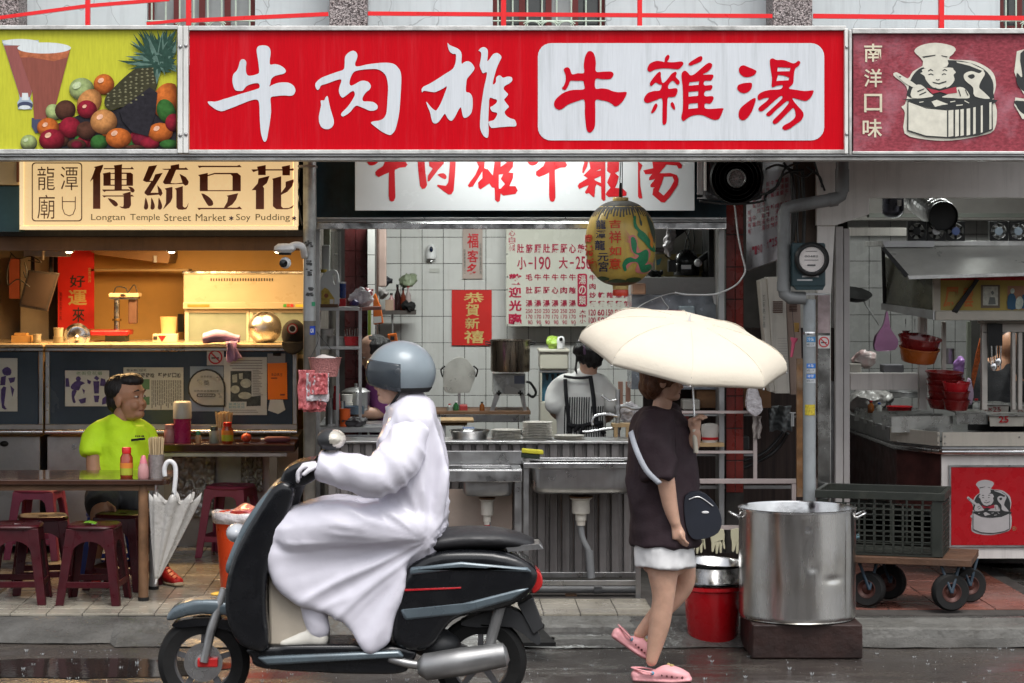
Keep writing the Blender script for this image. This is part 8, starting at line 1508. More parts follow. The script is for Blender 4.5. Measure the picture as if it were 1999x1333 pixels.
organic('shirt',torso(.012)+[('flat',[hm(206,843,.02),hm(188,860,-.01),hm(182,889,-.05)],[.07,.08,.070]),('flat',[hm(262,842,.05),hm(279,856,.05),hm(288,884,.03)],[.075,.078,.068]),('limb',[hm(205,845,.02),hm(230,838,.02),hm(258,840,.04)],[.075,.085,.075])],neon,man,.009,3,fold=.017,fs=8)
MB().lathe([(.074,0),(.079,.008),(.074,.016)],hm(237,829,-.005),24,axis=(.15,-.45,1),sx=1.05).build('collar',neon,man,smooth=60)
mb=MB();f_=lambda x,y:P(x,y,Y-.148-.0015*(y-850)*.2);[mb.prism([(a_,850),(a_+2.6,849.6),(a_+2.2,853),(a_,853)],Y-.153,.002)for a_ in(264,268,271.5,276,279)];mb.prism([(256,857),(283,854),(283,858.5),(256,861.5)],Y-.155,.002);mb.build('lettering',black_pl,man)
shm=mat('black_shorts',(.016,.017,.02),.8,var=.2);organic('shorts',[('limb',[hm(205,962,.0),hm(200,978,-.2),hm(197,988,-.31)],[.112,.105,.088]),('limb',[hm(238,962,.0),hm(260,978,-.13),hm(272,990,-.2)],[.11,.1,.088]),('limb',[hm(215,950,.02),hm(235,958,.02)],[.13,.13])],shm,man,.011,4,fold=.008)
sok=mat('grey_sock',(.36,.35,.33),.9,bump=.3,bs=200);shoe_r=mat('red_shoe',(.45,.012,.012),.5,var=.15);sole_m=mat('tan_sole',(.42,.34,.22),.6)
organic('sock',[('limb',[hm(185,1088,-.31),hm(184,1112,-.30)],[.041,.044])],sok,man,.007,2);organic('sock',[('limb',[hm(314,1095,-.27),hm(318,1112,-.28)],[.04,.042])],mat('black_sock',(.02,.02,.02),.9),man,.007,2)
def shoe(t,heel,toe,m,sm_,w_=.046,nm='shoe'):
 h_,t_=V(heel),V(toe);d=(t_-h_).normalized();L_=(t_-h_).length;u=V((0,0,1))
 o=organic(nm,[('limb',[h_+u*.05,h_+d*L_*.3+u*.055,h_+d*L_*.62+u*.04,h_+d*L_*.9+u*.03],[(w_*.8,.045),(w_*.9,.05),(w_,.036),(w_*.85,.024)]),('limb',[h_+d*.03+u*.05,h_+d*.035+u*.10],[.043,.041])],m,t,.006,3)
 organic('sole',[('limb',[h_-d*.01+u*.012,h_+d*L_*.4+u*.010,h_+d*L_*.7+u*.011,h_+d*L_*.97+u*.014],[(w_*.86,.014),(w_*.85,.013),(w_*1.1,.013),(w_*.82,.014)])],sm_,o,.006,2);return o
sh1=shoe(man,V((X_(306,14.7),14.75,FZ+.0)),V((X_(355,14.6),14.48,FZ+.0)),shoe_r,sole_m);shoe(man,V((X_(186,14.66),14.68,FZ)),V((X_(182,14.45),14.42,FZ)),shoe_r,sole_m)
for k in range(4):MB().cyl(P(322+k*6,1113+k*6,14.56-.02*k),P(332+k*5,1108+k*6,14.53-.02*k),.003,n=6).build('lace',mat('red_lace',(.6,.03,.03),.6),sh1)
# cook seen from behind
ck=thing('person','cook with tied black hair and a striped apron, seen from behind','person',P(1135,1060,15.6));Y=15.6;hk=lambda x,y,d=0:P(x,y,Y+d)
organic('body',[('limb',[hk(1135,1060),hk(1135,900),hk(1134,830),hk(1136,770),hk(1146,735),hk(1150,710)],[(.14,.12),(.14,.12),(.13,.1),(.13,.08),(.07,.06),(.05,.05)]),('limb',[hk(1092,752),hk(1082,790,-.03),hk(1090,808,.1),hk(1115,815,.22)],[.044,.043,.041,.035]),('limb',[hk(1178,752),hk(1192,790,-.03),hk(1186,812,.12),hk(1170,815,.25)],[.044,.043,.041,.035]),('ball',hk(1151,697),(.075,.085,.095))],skin,ck,.011)
organic('hair',[('ball',hk(1153,692,-.01),(.086,.092,.098)),('ball',hk(1131,683,-.06),(.045,.045,.045)),('limb',[hk(1128,690,-.05),hk(1124,715,-.04),hk(1127,735,-.03)],[.012,.008,.004])],hair,ck,.008,3,fn=hf(.01,50));MB().lathe([(.03,-.008),(.036,0),(.03,.008)],hk(1139,684,-.07),16,axis=(1,.2,.2)).build('hair_band',mat('lilac_band',(.2,.12,.2),.7),ck)
wsh=mat('white_tshirt',(.66,.66,.64),.85,var=.04);organic('shirt',[('limb',[hk(1135,905),hk(1134,850),hk(1134,800),hk(1134,765),hk(1142,740)],[(.165,.14),(.155,.13),(.155,.125),(.165,.105),(.08,.07)]),('limb',[hk(1105,752),hk(1090,767),hk(1083,788,-.03)],[.075,.072,.064]),('limb',[hk(1166,752),hk(1184,767),hk(1192,788,-.03)],[.075,.072,.064])],wsh,ck,.011,4,fold=.010)
def back(x,y,e=.016):
 cx_=1134;hw_=.165;dx=X_(x,Y)-X_(cx_,Y);return V((X_(x,Y),Y-math.sqrt(max(.0004,1-(dx/(hw_+.03))**2))*(.158 if y>850 else .148)-e+.05*max(0,(770-y)/40),Z_(y,Y)))
def strip(pts,w_,m,name,e=.016,wv=0):
 pp_=smoothpath(pts,6,False);mb=MB();L_=[];
 for i,p in enumerate(pp_):
  a=pp_[max(0,i-1)];b_=pp_[min(len(pp_)-1,i+1)];l=math.hypot(b_[0]-a[0],b_[1]-a[1])or 1;nx,ny=-(b_[1]-a[1])/l,(b_[0]-a[0])/l
  L_+=[back(p[0]+nx*w_/2,p[1]+ny*w_/2,e),back(p[0],p[1],e+.003),back(p[0]-nx*w_/2,p[1]-ny*w_/2,e)]
 mb.add(L_,[(3*i+k,3*i+k+1,3*i+k+4,3*i+k+3)for i in range(len(pp_)-1)for k in(0,1)]);return mb.build(name,m,ck,smooth=180,solid=.004)
blc=mat('black_cloth',0);wht=mat('apron_white',(.62,.62,.6),.85)
mb=MB();mb.grid(lambda u,v:back(1098+(78*u)-3*v+(6*u*v),765+100*v,.010+.003*math.sin(u*20)),30,20);mb.build('apron',wht,ck,smooth=180)
for i in range(17):x_=1101+i*4.6;strip([(x_,772 if 1105<x_<1150 else 790),(x_-1,815),(x_+(i-8)*.2,864)],1.1,blc,'apron_stripe',.017)
strip([(1102,738),(1103,770),(1108,820),(1110,860)],7,blc,'strap',.024);strip([(1150,732),(1155,770),(1160,815),(1178,845)],8,blc,'strap',.026);strip([(1099,733),(1125,736),(1152,734)],5,blc,'strap',.022);strip([(1106,826),(1130,828),(1150,824),(1175,822)],8,blc,'waist_tie',.03);strip([(1136,826),(1133,845),(1140,858)],8,blc,'waist_tie',.036);strip([(1128,826),(1118,838)],7,blc,'waist_tie',.036)
# kitchen worker in purple, mostly behind the rider
pw_=thing('person','kitchen worker in a purple shirt reaching forward, half hidden behind the rider helmet','person',P(745,1060,15.9));Y=15.9;hp=lambda x,y,d=0:P(x,y,Y+d)
o,q=head(pw_,hp(728,690),1.0,R(200),R(-25),skin)
organic('hair',[('ball',q(-.03,0,.03),(.10,.09,.088)),('ball',q(-.1,0,.02),(.045,.045,.045))],hair,pw_,.009,3,fn=hf(.008,50))
organic('body',[('limb',[hp(775,1050),hp(775,900),hp(770,830),hp(760,760),hp(742,722),hp(735,705)],[(.14,.12),(.15,.12),(.15,.12),(.15,.1),(.06,.06),(.05,.05)]),('limb',[hp(735,745,-.08),hp(745,800,-.12),hp(715,806,-.2),hp(690,802,-.25)],[.05,.045,.04,.026])]+handm(pw_,hp(694,803,-.25),(-1,-.1,.1),(0,0,-1),skin,1.0,.5),skin,pw_,.010)
organic('shirt',[('limb',[hp(775,910),hp(772,850),hp(766,800),hp(756,752),hp(745,728)],[(.17,.14),(.165,.135),(.165,.13),(.165,.11),(.08,.075)]),('limb',[hp(740,738,-.06),hp(736,770,-.1),hp(744,796,-.12)],[.07,.065,.058])],mat('purple_tshirt',(.24,.06,.22),.8),pw_,.011,4,fold=.010)
# woman walking with the cream umbrella
wo=thing('person','woman in a dark plum top and white shorts walking right under a cream umbrella','person',P(1290,1325,12));Y=12.0;hw=lambda x,y,d=0:P(x,y,Y+d)
o,q=head(wo,hw(1299,742,0),.90,R(-8),R(-6),skin)
hbr=mat('auburn_hair',(.10,.035,.012),.5,var=.4,vs=90,stretch=(1,1,.15),bump=.5,bs=160);organic('hair',[('ball',q(-.03,0,.038),(.108,.095,.095)),('ball',q(-.075,0,-.03),(.06,.085,.075)),('ball',q(.03,0,.085),(.06,.075,.04))],hbr,wo,.007,3,fn=hf(.012,45))
organic('body',[('limb',[hw(1298,1082),hw(1300,1020),hw(1296,940),hw(1290,850),hw(1288,812),hw(1294,785)],[(.14,.12),(.16,.13),(.15,.12),(.14,.11),(.055,.055),(.048,.048)]),('limb',[hw(1282,835,-.14),hw(1284,890,-.17),hw(1298,930,-.18),hw(1308,985,-.17),hw(1318,1020,-.17)],[.052,.05,.046,.038,.027]),('limb',[hw(1300,838,.10),hw(1335,892,.04),hw(1352,868,-.04),hw(1358,846,-.08)],[.05,.042,.036,.028]),('limb',[hw(1296,1070,-.04),hw(1294,1110,-.05),hw(1295,1165,-.06),hw(1287,1220,-.05),hw(1272,1290,-.05)],[.092,.080,.056,.053,.029]),('limb',[hw(1318,1070,.08),hw(1330,1105,.09),hw(1332,1145,.10),hw(1292,1190,.10),hw(1248,1238,.10)],[.085,.073,.054,.050,.029])]+handm(wo,hw(1318,1018,-.17),(.25,0,-1),(.6,.4,0),skin,.95,.55)+handm(wo,hw(1357,850,-.08),(-.05,-.1,.9),(1,-.2,0),skin,.95,1.3,-1),skin,wo,.0085,3)
plum=mat('plum_tshirt',(.028,.015,.020),.8,var=.12,bump=.1,bs=90);organic('shirt',[('flat',[hw(1298,1062),hw(1297,1030),hw(1294,950),hw(1290,880),hw(1287,830),hw(1287,800)],[(.172,.155),(.170,.155),(.166,.15),(.158,.145),(.14,.145),(.075,.07)]),('flat',[hw(1283,812,-.10),hw(1279,860,-.17),hw(1286,932,-.18)],[.07,.085,.078]),('limb',[hw(1296,815,.1),hw(1312,850,.10),hw(1328,876,.06)],[.075,.075,.066])],plum,wo,.009,2,fold=.019,fs=7)
organic('shorts',[('flat',[hw(1300,1035),hw(1298,1065),hw(1298,1103)],[(.130,.12),(.142,.140),(.150,.155)])],mat('white_shorts',(.66,.66,.66),.8),wo,.009,1,fold=.012,fs=10)
clg=mat('pink_clog',(.72,.34,.36),.45,var=.04);blackh=black_pl
def clog(heel,toe,up,lab):
 h_,t_=V(heel),V(toe);d=(t_-h_).normalized();u=V(up).normalized();L_=(t_-h_).length;sx=d.cross(u).normalized()
 o=organic('clog',[('limb',[h_+u*.03,h_+d*L_*.3+u*.028,h_+d*L_*.55+u*.045,h_+d*L_*.78+u*.04,h_+d*L_*.93+u*.032],[(.038,.03),(.038,.026),(.047,.04),(.05,.035),(.038,.024)]),('limb',[h_-d*.008+u*.012,h_+d*L_*.35+u*.010,h_+d*L_*.7+u*.01,h_+d*L_+u*.018],[(.040,.016),(.04,.014),(.052,.014),(.04,.014)])],clg,wo,.0055,3)
 s1_=sx if(sx.y<0)else-sx
 for k in range(5):p=h_+d*L_*(.50+k*.095)+u*(.040-.002*k)+s1_*(.0475-.003*abs(k-2));MB().ball(p,.0065,.004,.0065,n=10,m=6).build('hole',mat('clog_hole',(.12,.03,.035),.8),o)
 MB().tube(path3([h_+d*L_*.32+u*.05+s1_*.045,h_+d*L_*.12+u*.060+s1_*.043,h_-d*.022+u*.066,h_+d*L_*.12+u*.060-s1_*.043,h_+d*L_*.32+u*.05-s1_*.045]),[(.009,.004)]*25,8).build('strap',clg,o,smooth=180);MB().ball(h_+d*L_*.32+u*.05+s1_*.047,.009,.004,.009).build('charm',mat('charm_blue',(.1,.35,.5),.3),o)
 for k,(a_,b_)in enumerate(((.6,.085),(.68,.08),(.66,.083))):MB().ball(h_+d*L_*a_+u*b_+s1_*(.01*(k-1)),.009,n=8,m=6).build('charm',mat('charm_gold',(.4,.3,.12),.3),o)
clog(V((X_(1243,11.95),11.95,.0)),V((X_(1345,11.92),11.90,.0)),(0,0,1),'');clog(P(1199,1246,Y+.1),P(1262,1290,Y+.1),(.62,0,.78),'')
sb_=thing('shoulder_bag','small navy shoulder bag with a grey strap worn by the walking woman','bag',P(1370,1055,Y-.12));nv=mat('navy_nylon',(.010,.013,.022),.6,var=.2)
MB().prism(smoothpath([(1338,968),(1372,962),(1398,985),(1409,1015),(1402,1040),(1375,1052),(1350,1050),(1338,1020)],3),Y-.15,.10).build('pouch',nv,sb_,bev=.025,smooth=60);MB().ball(P(1377,1000,Y-.152),.018,.004,.007).build('logo',white_pl,sb_);MB().tube(path3([P(x,y,Y-.153)for x,y in((1345,975),(1365,970),(1392,988))]),.003,6).build('zip',steel,sb_)
mb=MB();sp_=smoothpath([(1231,842,-.24),(1243,880,-.30),(1262,918,-.315),(1288,944,-.315)],6,False);vs=[]
for i,p in enumerate(sp_):vs+=[P(p[0]-4.5,p[1]+3,Y+p[2]),P(p[0]+4.5,p[1]-3,Y+p[2])]
mb.add(vs,[(2*i,2*i+1,2*i+3,2*i+2)for i in range(len(sp_)-1)]).build('strap',mat('grey_strap',(.36,.38,.42),.6),sb_,solid=.004,smooth=180)
uu=thing('umbrella','open cream umbrella held by the walking woman','umbrella',P(1354,850,Y));cmu=mat('cream_canopy',(.86,.78,.64),.6,var=.03,trans=.0,bump=.1,bs=30);cmu.node_tree.nodes['Principled BSDF'].inputs['Transmission Weight'].default_value=.3
axU=V((math.sin(R(9)),-math.sin(R(14)),1)).normalized();cU=P(1333,696,Y);RU=.522;hU=.185;qU=axU.to_track_quat('Z','Y').to_matrix()
def umb(u,v):
 a=6.28318*u;k=8;seg=(a*k/6.28318)%1;edge=math.cos(math.pi/k)/math.cos((seg-.5)*2*math.pi/k)
 r_=RU*math.sin(v*math.pi/2)**.95*edge;z_=hU*math.cos(v*math.pi/2)**.9 if v<1 else 0
 r_-=.006*v*(1-(2*seg-1)**2)
 return cU+qU@V((r_*math.cos(a+.2),r_*math.sin(a+.2),z_))
MB().grid(lambda u,v:umb(u,max(.002,v)),96,24,closed=True).build('canopy',cmu,uu,smooth=9,solid=.0012)
tp_=cU+qU@V((0,0,hU));MB().cyl(tp_,tp_+axU*.035,.006,.003,n=8).build('tip',white_pl,uu);MB().cyl(tp_,P(1358,862,Y-.1),.005,n=8).build('shaft',steel_b,uu);MB().cyl(P(1355,838,Y-.09),P(1359,884,Y-.1),.012,n=12).build('handle',mat('cream_handle',(.6,.55,.45),.4),uu,smooth=40)
for k in range(8):
 a=6.28318*k/8+.2;pts=[]
 for i in range(9):v=i/8;r_=RU*math.sin(v*math.pi/2)**.92;z_=hU*math.cos(v*math.pi/2)**.85 if v<.999 else 0;pts.append(cU+qU@V((r_*math.cos(a),r_*math.sin(a),z_-.006)))
 MB().tube(pts,.002,5).build('rib',steel,uu);MB().tube([p+V((0,0,.0075))for p in pts[1:]],.0016,5).build('seam',mat('seam_tan',(.74,.66,.53),.7),uu);MB().ball(pts[-1]+V((0,0,.004)),.006).build('rib_tip',steel,uu)
 # scooter and its rider (built sharp, at rest)
YT=11.25;hs_=lambda x,y,d=0:P(x,y,YT+d);gnd=0.002
sct=thing('scooter','black and grey blue motor scooter on the wet road in front of the shops','scooter',V((X_(660,YT),YT,gnd)))
gpb=mat('scooter_grey_blue',(.10,.13,.15),.3,.3,var=.15,coat=.3,dirt=.4);gbk=mat('scooter_black',(.006,.0065,.008),.25,var=.1,coat=.25,spec=.35);dkp=mat('scooter_dark_plastic',(.025,.026,.028),.5,var=.15)
rw=.215
for i,px in enumerate((398,938)):
 c=V((X_(px,YT),YT,rw));w=MB().lathe([(rw*.62,-.04),(rw*.86,-.05),(rw*.97,-.032),(rw,0),(rw*.97,.032),(rw*.86,.05),(rw*.62,.04)],c,48,axis=(0,-1,0),cap=False).build('wheel',black_rb,sct,smooth=40)
 MB().lathe([(rw*.64,-.03),(rw*.60,-.02),(rw*.60,.02),(rw*.64,.03)],c,40,axis=(0,-1,0),cap=False).build('rim',mat('alloy_grey',(.18,.18,.19),.35,.7),w,smooth=40)
 for k in range(5):
  a=k*1.2566+.3;d=V((math.cos(a),0,math.sin(a)));n_=V((-d.z,0,d.x));mb=MB();mb.loft([[c+d*rr2+n_*ww*s1+V((0,s2*.018,0))for s1,s2 in((-1,-1),(1,-1),(1,1),(-1,1))]for rr2,ww in((.03,.016),(rw*.61,.012))]);mb.build('spoke',mat('alloy_grey',0),w)
 MB().lathe([(0,-.05),(.035,-.048),(.038,.045),(0,.05)],c,20,axis=(0,-1,0)).build('hub',steel_d,w,smooth=40)
 if i==0:MB().lathe([(.085,.03),(.09,.033),(.05,.034)],c,32,axis=(0,-1,0)).build('brake_disc',steel_b,w);MB().pbox(385,1285,425,1303,YT-.065,.03).build('caliper',mat('caliper_red',(.5,.02,.02),.35),sct,bev=.006)
def rshell(name,pts,y0,y1,m,sm=16):
 mb=MB().prism(smoothpath(pts,3),YT+y0,y1-y0);return organic(name,[('mesh',mb.v,mb.f)],m,sct,.013,sm)
def shell(name,pts,y0,y1,m,bev=.02,k=3):
 return MB().prism(smoothpath(pts,k),YT+y0,y1-y0).build(name,m,sct,bev=bev,smooth=50)
for s_ in(-.07,.07):MB().tube([hs_(398,1292,s_),hs_(412,1230,s_),hs_(440,1150,s_*.8)],[.02,.022,.024],12).build('fork',steel_d,sct,smooth=50)
rshell('front_fender',[(322,1215),(335,1188),(375,1172),(430,1172),(470,1186),(478,1215),(440,1204),(390,1200),(350,1208)],-.085,.085,gpb,14)
shell('fender_flap',[(335,1222),(350,1212),(400,1206),(460,1215),(470,1240),(440,1230),(400,1222),(360,1225)],-.06,.06,gbk,.01)
rshell('leg_shield',[(556,940),(575,955),(560,1010),(535,1060),(522,1120),(520,1190),(526,1262),(505,1275),(470,1262),(450,1235),(438,1190),(440,1140),(455,1085),(480,1035),(510,985),(535,948)],-.21,.21,gbk,30)
rshell('front_panel',[(548,938),(530,950),(500,985),(468,1035),(446,1085),(436,1120),(455,1118),(480,1085),(505,1040),(535,985),(552,955)],-.15,.15,gpb,20)
shell('inner_panel',[(524,1120),(560,1128),(600,1150),(602,1262),(524,1262)],-.13,.13,mat('cream_inner',(.42,.37,.30),.45),.015,0)
for s_ in(-.2,.16):MB().pbox(456,1106,500,1126,YT+s_,.03).build('indicator',mat('orange_lens',(.75,.17,.01),.2,coat=.5),sct,bev=.006)
MB().ball(hs_(462,1040,0),.05,.09,.045).build('headlight',mat('lens_grey',(.4,.42,.45),.1),sct,smooth=180)
rshell('floorboard',[(500,1262),(790,1262),(800,1300),(760,1318),(520,1308),(492,1285)],-.16,.16,gbk,12)
shell('side_skirt',[(500,1283),(780,1270),(790,1284),(520,1300)],-.186,-.10,gpb,.012,0)
rshell('body',[(770,1262),(768,1180),(790,1120),(830,1085),(900,1075),(980,1080),(1035,1100),(1052,1128),(1030,1165),(985,1190),(930,1200),(880,1215),(840,1270)],-.18,.18,gbk,34)
shell('side_stripe',[(780,1190),(900,1178),(1010,1150),(1035,1148),(1000,1172),(900,1200),(790,1212)],-.186,-.10,gpb,.012,0);shell('side_stripe',[(800,1108),(900,1096),(1030,1108),(1040,1118),(900,1112),(800,1124)],-.186,-.10,gpb,.012,0);shell('red_stripe',[(790,1150),(900,1146),(900,1149),(790,1154)],-.184,-.12,red_pl,.001,0)
shell('tail_light',[(1035,1112),(1056,1120),(1058,1145),(1038,1158)],-.09,.09,mat('tail_red',(.45,.02,.02),.2),.01);shell('rear_rack',[(985,1066),(1055,1062),(1062,1072),(990,1078)],-.1,.1,steel,.004,0)
shell('number_plate_holder',[(1010,1180),(1040,1165),(1062,1225),(1042,1240)],-.07,.07,dkp,.006,0);shell('rear_fender',[(900,1215),(990,1185),(1048,1230),(1050,1260),(1000,1225),(930,1225)],-.06,.06,dkp,.01)
organic('seat',[('limb',[hs_(775,1068),hs_(830,1058),hs_(900,1050),hs_(975,1050),hs_(1030,1060)],[(.10,.045),(.15,.05),(.15,.055),(.14,.05),(.09,.035)])],mat('seat_vinyl',(.018,.018,.02),.45,bump=.1),sct,.011,4)
MB().tube(path3([hs_(760,1285,-.15),hs_(800,1296,-.17),hs_(850,1300,-.175)]),.02,10).build('exhaust_pipe',steel_d,sct,smooth=180);MB().tube([hs_(815,1303,-.18),hs_(830,1302,-.18),hs_(900,1292,-.18),hs_(985,1278,-.18),hs_(992,1276,-.18)],[.03,.062,.066,.055,.03],20).build('muffler',mat('muffler_silver',(.3,.3,.3),.4,.8,var=.15),sct,smooth=50)
MB().tube([hs_(830,1240,.05),hs_(938,1288,.08)],.035,12).build('engine_arm',steel_d,sct);MB().ball(hs_(850,1255,-.02),.12,.11,.07,n=20,m=12).build('engine',dkp,sct,smooth=180)
MB().tube([hs_(985,1150,-.12),hs_(950,1280,-.12)],[.028,.024],12).build('shock_absorber',mat('spring_grey',(.2,.2,.2),.4,.5),sct);MB().tube([hs_(560,1010),hs_(575,955),hs_(586,925)],[.035,.04,.045],12).build('steering_column',dkp,sct,smooth=50)
rshell('handlebar_cover',[(548,950),(552,922),(575,905),(615,898),(628,910),(618,935),(585,952)],-.13,.13,gbk,14)
for s_ in(-1,1):
 MB().tube([hs_(598,918,s_*.1),hs_(612,908,s_*.22),hs_(630,902,s_*.33)],.016,10).build('grip',black_rb,sct,smooth=50);MB().tube([hs_(590,925,s_*.14),hs_(585,918,s_*.3)],.006,6).build('brake_lever',steel_b,sct)
 MB().tube(path3([hs_(604,912,s_*.2),hs_(622,890,s_*.22),hs_(640,872,s_*.25)]),.006,8).build('mirror_stem',black_pl,sct)
 MB().ball(hs_(645,858,s_*.27),.062,.07,.050,n=18,m=10).build('mirror',dkp,sct,smooth=180);MB().ball(hs_(650,857,s_*.27),.060,.072,.046,n=18,m=10).build('mirror_glass',mat('mirror_glass',(.62,.58,.50),.2,.5),sct,smooth=180)
rd=thing('person','scooter rider in a long white raincoat and grey helmet leaning over the handlebar','person',hs_(800,1062))
helm=thing('helmet','round grey blue open face helmet worn by the rider','helmet',hs_(785,785));cH=hs_(783,727)
o,q=head(rd,hs_(772,742,0),.98,R(180),R(-4),skin)
hgm=mat('helmet_grey',(.20,.24,.265),.38,.1,var=.08,coat=.25);vz=mat('visor_smoke',(.05,.06,.07),.06,alpha=.75)
def hel(u,v,g=0,sx_=1):
 a=6.28318*u;t=math.pi*.5*(1-v)-(.62)*v*(1-.40*max(0,-math.cos(a))**1.0);r_=.142+g
 cz=math.sin(t);return cH+V((math.cos(t)*math.cos(a)*r_*1.10,math.cos(t)*math.sin(a)*r_*.92,cz*r_))
MB().grid(lambda u,v:hel(u,v),48,26,closed=True).build('shell',hgm,helm,smooth=180,solid=.012);MB().grid(lambda u,v:hel(.25+.5*u,.58+.42*v,.008),30,12).build('visor',vz,helm,smooth=180,solid=.002)
MB().grid(lambda u,v:hel(u,.93+.08*v,.004),48,3,closed=True).build('edge_trim',black_rb,helm,smooth=180,solid=.006);MB().ball(cH+V((-.01,-.132,.01)),.018,.006,.018).build('pivot',steel_d,helm,smooth=180)
MB().tube([cH+V((.02,-.118,-.05)),cH+V((-.02,-.1,-.11)),cH+V((-.045,-.05,-.148))],.007,6).build('chin_strap',black_rb,helm,smooth=180)
rain=mat('white_raincoat',(.66,.645,.72),.34,var=.05,vs=4,bump=.06,bs=16,coat=.3)
hip=hs_(815,1045)
def rf(w,n_):
 dx,dz=w.x-hip.x,w.z-hip.z;r2=math.hypot(dx,dz);th=math.atan2(dz,dx-.05);q2=V((th*3.6,r2*1.5+w.y*1.5,.3 if w.y<YT else 7));a=1-2.6*abs(noise.noise(q2));b_=1-2.4*abs(noise.noise(q2*2.3+V((5,1,2))))
 return w+n_*(min(1,.25+r2/.3)*(.013*a+.006*b_)+.0025*noise.noise(V((w.x*16+w.z*8,w.y*6,w.z*5))))
def slab_(pts,y0,y1):m2=MB().prism(smoothpath(pts,4),YT+y0,y1-y0);return('mesh',m2.v,m2.f)
organic('raincoat',[slab_([(775,808),(810,796),(848,822),(866,880),(872,950),(862,1020),(842,1068),(800,1084),(750,1060),(738,1010),(748,950),(742,890),(752,840)],-.17,.17),slab_([(845,1020),(842,1068),(800,1090),(786,1150),(770,1205),(758,1255),(728,1276),(700,1262),(668,1215),(628,1196),(588,1180),(552,1158),(528,1120),(518,1075),(532,1030),(570,1000),(640,985),(720,985),(790,990)],-.19,.19),('limb',[hs_(808,1050),hs_(808,1000),hs_(806,930),hs_(800,860),hs_(802,815),hs_(800,795)],[(.15,.19),(.155,.2),(.15,.2),(.14,.19),(.11,.15),(.085,.085)]),('limb',[hs_(800,822,-.12),hs_(802,813,0),hs_(800,822,.12)],[.09,.11,.09]),('limb',[hs_(800,1030,-.13),hs_(680,1022,-.17),hs_(575,1040,-.15)],[.11,.10,.09]),('limb',[hs_(800,1030,.13),hs_(680,1022,.17),hs_(575,1040,.15)],[.11,.10,.09])],rain,rd,.012,14,fn=rf)
for s_ in(-1,1):organic('sleeve',[('flat',[hs_(806,838,s_*.13),hs_(778,895,s_*.23),hs_(738,930,s_*.26),hs_(680,920,s_*.27),hs_(622,906,s_*.27)],[.085,.10,.095,.08,.066])],rain,rd,.011,4,fn=lambda w,n_:w+n_*(.010*(1-2.6*abs(noise.noise(V((w.x*11+w.z*5,w.y*4,w.z*4)))))))
MB().lathe([(.085,0),(.10,.02),(.095,.045),(.08,.05)],hs_(796,802),28,axis=(-.25,0,1)).jitter(.01,20).build('collar',rain,rd,smooth=180,solid=.003)
for s_ in(-1,1):organic('glove',handm(rd,hs_(636,907,s_*.27),(-1,0,-.05),(0,0,-1),None,1.15,1.0,s_),mat('white_glove',(.68,.66,.70),.5),rd,.007,3)
shp=mat('cream_shoe',(.62,.60,.54),.5)
for s_ in(-.1,.1):organic('trouser',[('limb',[hs_(605,1100,s_),hs_(610,1160,s_),hs_(618,1225,s_)],[.075,.07,.055])],rain,rd,.012,3,fold=.012);shoe(rd,V((X_(628,YT),YT+s_,Z_(1262,YT)+.004)),V((X_(548,YT),YT+s_,Z_(1262,YT)+.004)),shp,mat('white_sole',(.5,.48,.44),.6))
# small clutter
def bott(px,py1,py0,Y,r_,m,cm,label,cat='bottle',name='bottle'):
 c=P(px,py1,Y);h=M_(py1-py0,Y);t=thing(name,label,cat,c)
 MB().lathe([(r_*.95,0),(r_,.004),(r_,h*.62),(r_*.42,h*.8),(r_*.4,h*.88)],c,14).build('body',m,t,smooth=50);MB().lathe([(r_*.5,h*.88),(r_*.5,h),(0,h)],c,12).build('cap',cm,t);return t
grn=mat('bottle_green',(.02,.09,.03),.15);amb=mat('bottle_amber',(.16,.05,.01),.15);clr=mat('bottle_clear',(.35,.36,.34),.15,alpha=.8);bluc=mat('blue_cap',(.02,.08,.35),.35)
bott(1700,806,782,15.9,.022,amb,red_pl,'amber sauce bottle at the left end of the stall trays');bott(1716,808,786,15.8,.02,clr,bluc,'clear bottle with blue cap on the stall counter');bott(1906,808,778,15.5,.024,clr,red_pl,'clear seasoning bottle behind the price trays')
bott(890,803,783,17.0,.02,grn,white_pl,'green bottle on the bench under the steel lid');bott(878,803,788,17.0,.022,clr,red_pl,'squat clear bottle at the left of the kitchen bench');bott(941,803,784,16.98,.018,amb,black_pl,'narrow amber bottle left of the cooker stand')
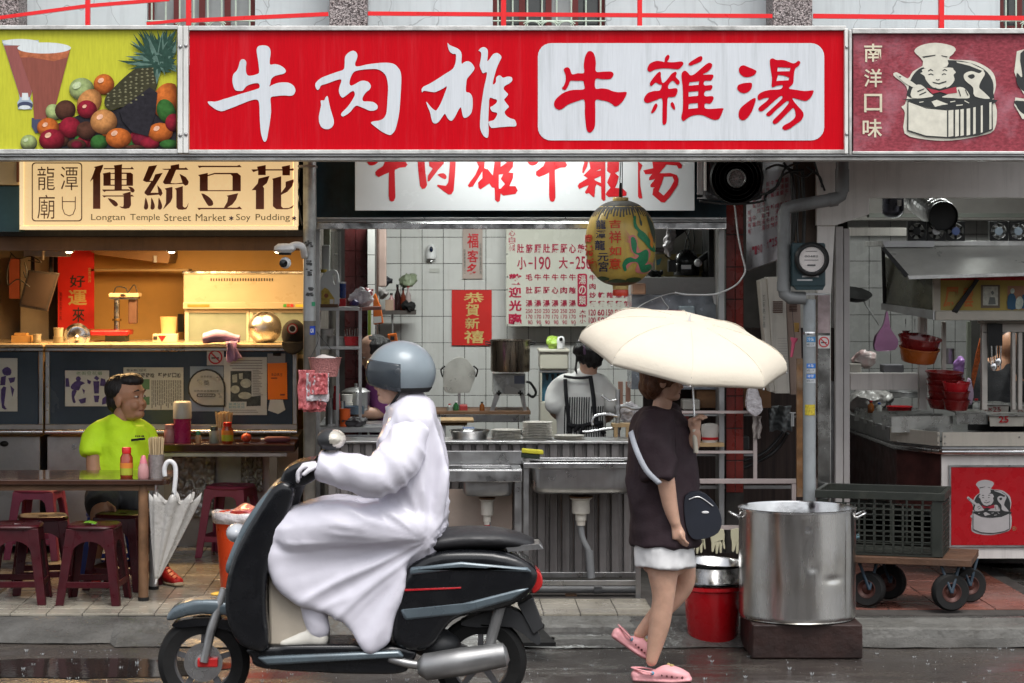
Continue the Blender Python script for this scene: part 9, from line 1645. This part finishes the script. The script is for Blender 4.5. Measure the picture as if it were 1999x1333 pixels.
for i,(px,y,w_,h_,Y,c_,lb)in enumerate(((915,850,24,14,14.75,(.05,.12,.3),'small blue plastic tub behind the steel basin'),(905,803,16,12,17.0,(.3,.03,.03),'small red tin on the kitchen bench'),(1248,575,26,22,14.95,(.35,.2,.12),'brown paper packet under the compressor shelf'),(1342,618,30,20,14.9,(.25,.3,.33),'pale blue tub on the film covered box'),(1400,745,40,26,15.0,(.10,.05,.03),'brown carton on the top bar of the rack'),(1350,800,34,20,14.9,(.30,.28,.25),'grey enamel tray on the second bar of the rack'),(1420,800,26,24,14.95,(.06,.1,.2),'blue plastic tub on the second bar of the rack'),(1445,878,36,26,14.9,(.05,.05,.05),'black box on the third bar of the rack'),(1670,728,24,18,15.4,(.4,.38,.34),'folded pale cloth on the stall rail'),(1745,728,40,16,15.4,(.12,.12,.13),'dark tin tray on the stall rail'))):
 one(MB().pbox(px-w_/2,y-h_,px+w_/2,y,Y,.14),'container',mat(f'container_{i}',c_,.4,var=.2,dirt=.2),lb,'container',bev=.008)
for i,(px,y0,L_,Y)in enumerate(((1012,812,30,16.85),(1024,812,34,16.85),(858,808,36,16.8))):
 t=thing('ladle',('left','right','far left')[i]+' steel ladle hanging under the kitchen bench','ladle',P(px,y0+L_,Y));MB().cyl(P(px,y0,Y),P(px,y0+L_,Y),.004,n=6).build('handle',steel_b,t);MB().ball(P(px,y0+L_,Y),.028,.02,.02).build('bowl',steel_b,t,smooth=180)
for i,px in enumerate((1768,1786,1806)):MB;t=thing('hook',('left','middle','right')[i]+' steel hook with a strainer hanging from the stall cabinet','hook',P(px,640,15.1));MB().cyl(P(px,622,15.1),P(px,640+i*4,15.1),.003,n=6).build('rod',steel,t);MB().lathe([(0,-.02),(.022,-.012),(.03,0)],P(px,645+i*4,15.1),14).build('strainer',steel_b,t)
for i,(px,Y,r_)in enumerate(((930,16.95,.06),(1000,16.95,.055))):
 c=P(px,1000,Y);simple_pot('steel_bucket',('left','right')[i]+' steel bucket under the kitchen bench','bucket',px,Y,.09,.2,Z_(1000,Y),steel_d)
bagp('crumpled white bag hanging on the rack upright',[(1462,760),(1472,752),(1484,770),(1488,800),(1478,812),(1462,806),(1458,784)],14.5,white_bag)
bagp('small red bag hanging beside the grey post',[(1418,640),(1428,636),(1436,660),(1438,690),(1426,700),(1414,690)],14.65,pink_bag)
t=thing('wall_notice','small pale notice on the tiled wall below the camera','notice',P(848,540,YB-.01));MB().pbox(838,524,858,532,YB-.012,.004).build('paper',mat('faint_notice',(.45,.45,.42),.5),t)
struct(MB().add([V((X_(170,12.3)+.75*math.cos(a)*(1+.25*noise.noise(V((math.cos(a)*1.5,math.sin(a)*1.5,2)))),12.3+.30*math.sin(a)*(1+.3*noise.noise(V((math.cos(a)*2,math.sin(a)*2,5)))),.0045))for a in[k*.1309 for k in range(48)]],[tuple(range(48))]),'puddle',mat('puddle_water',(.02,.018,.016),.03,var=.1,rvar=.02,bump=.04,bs=30))
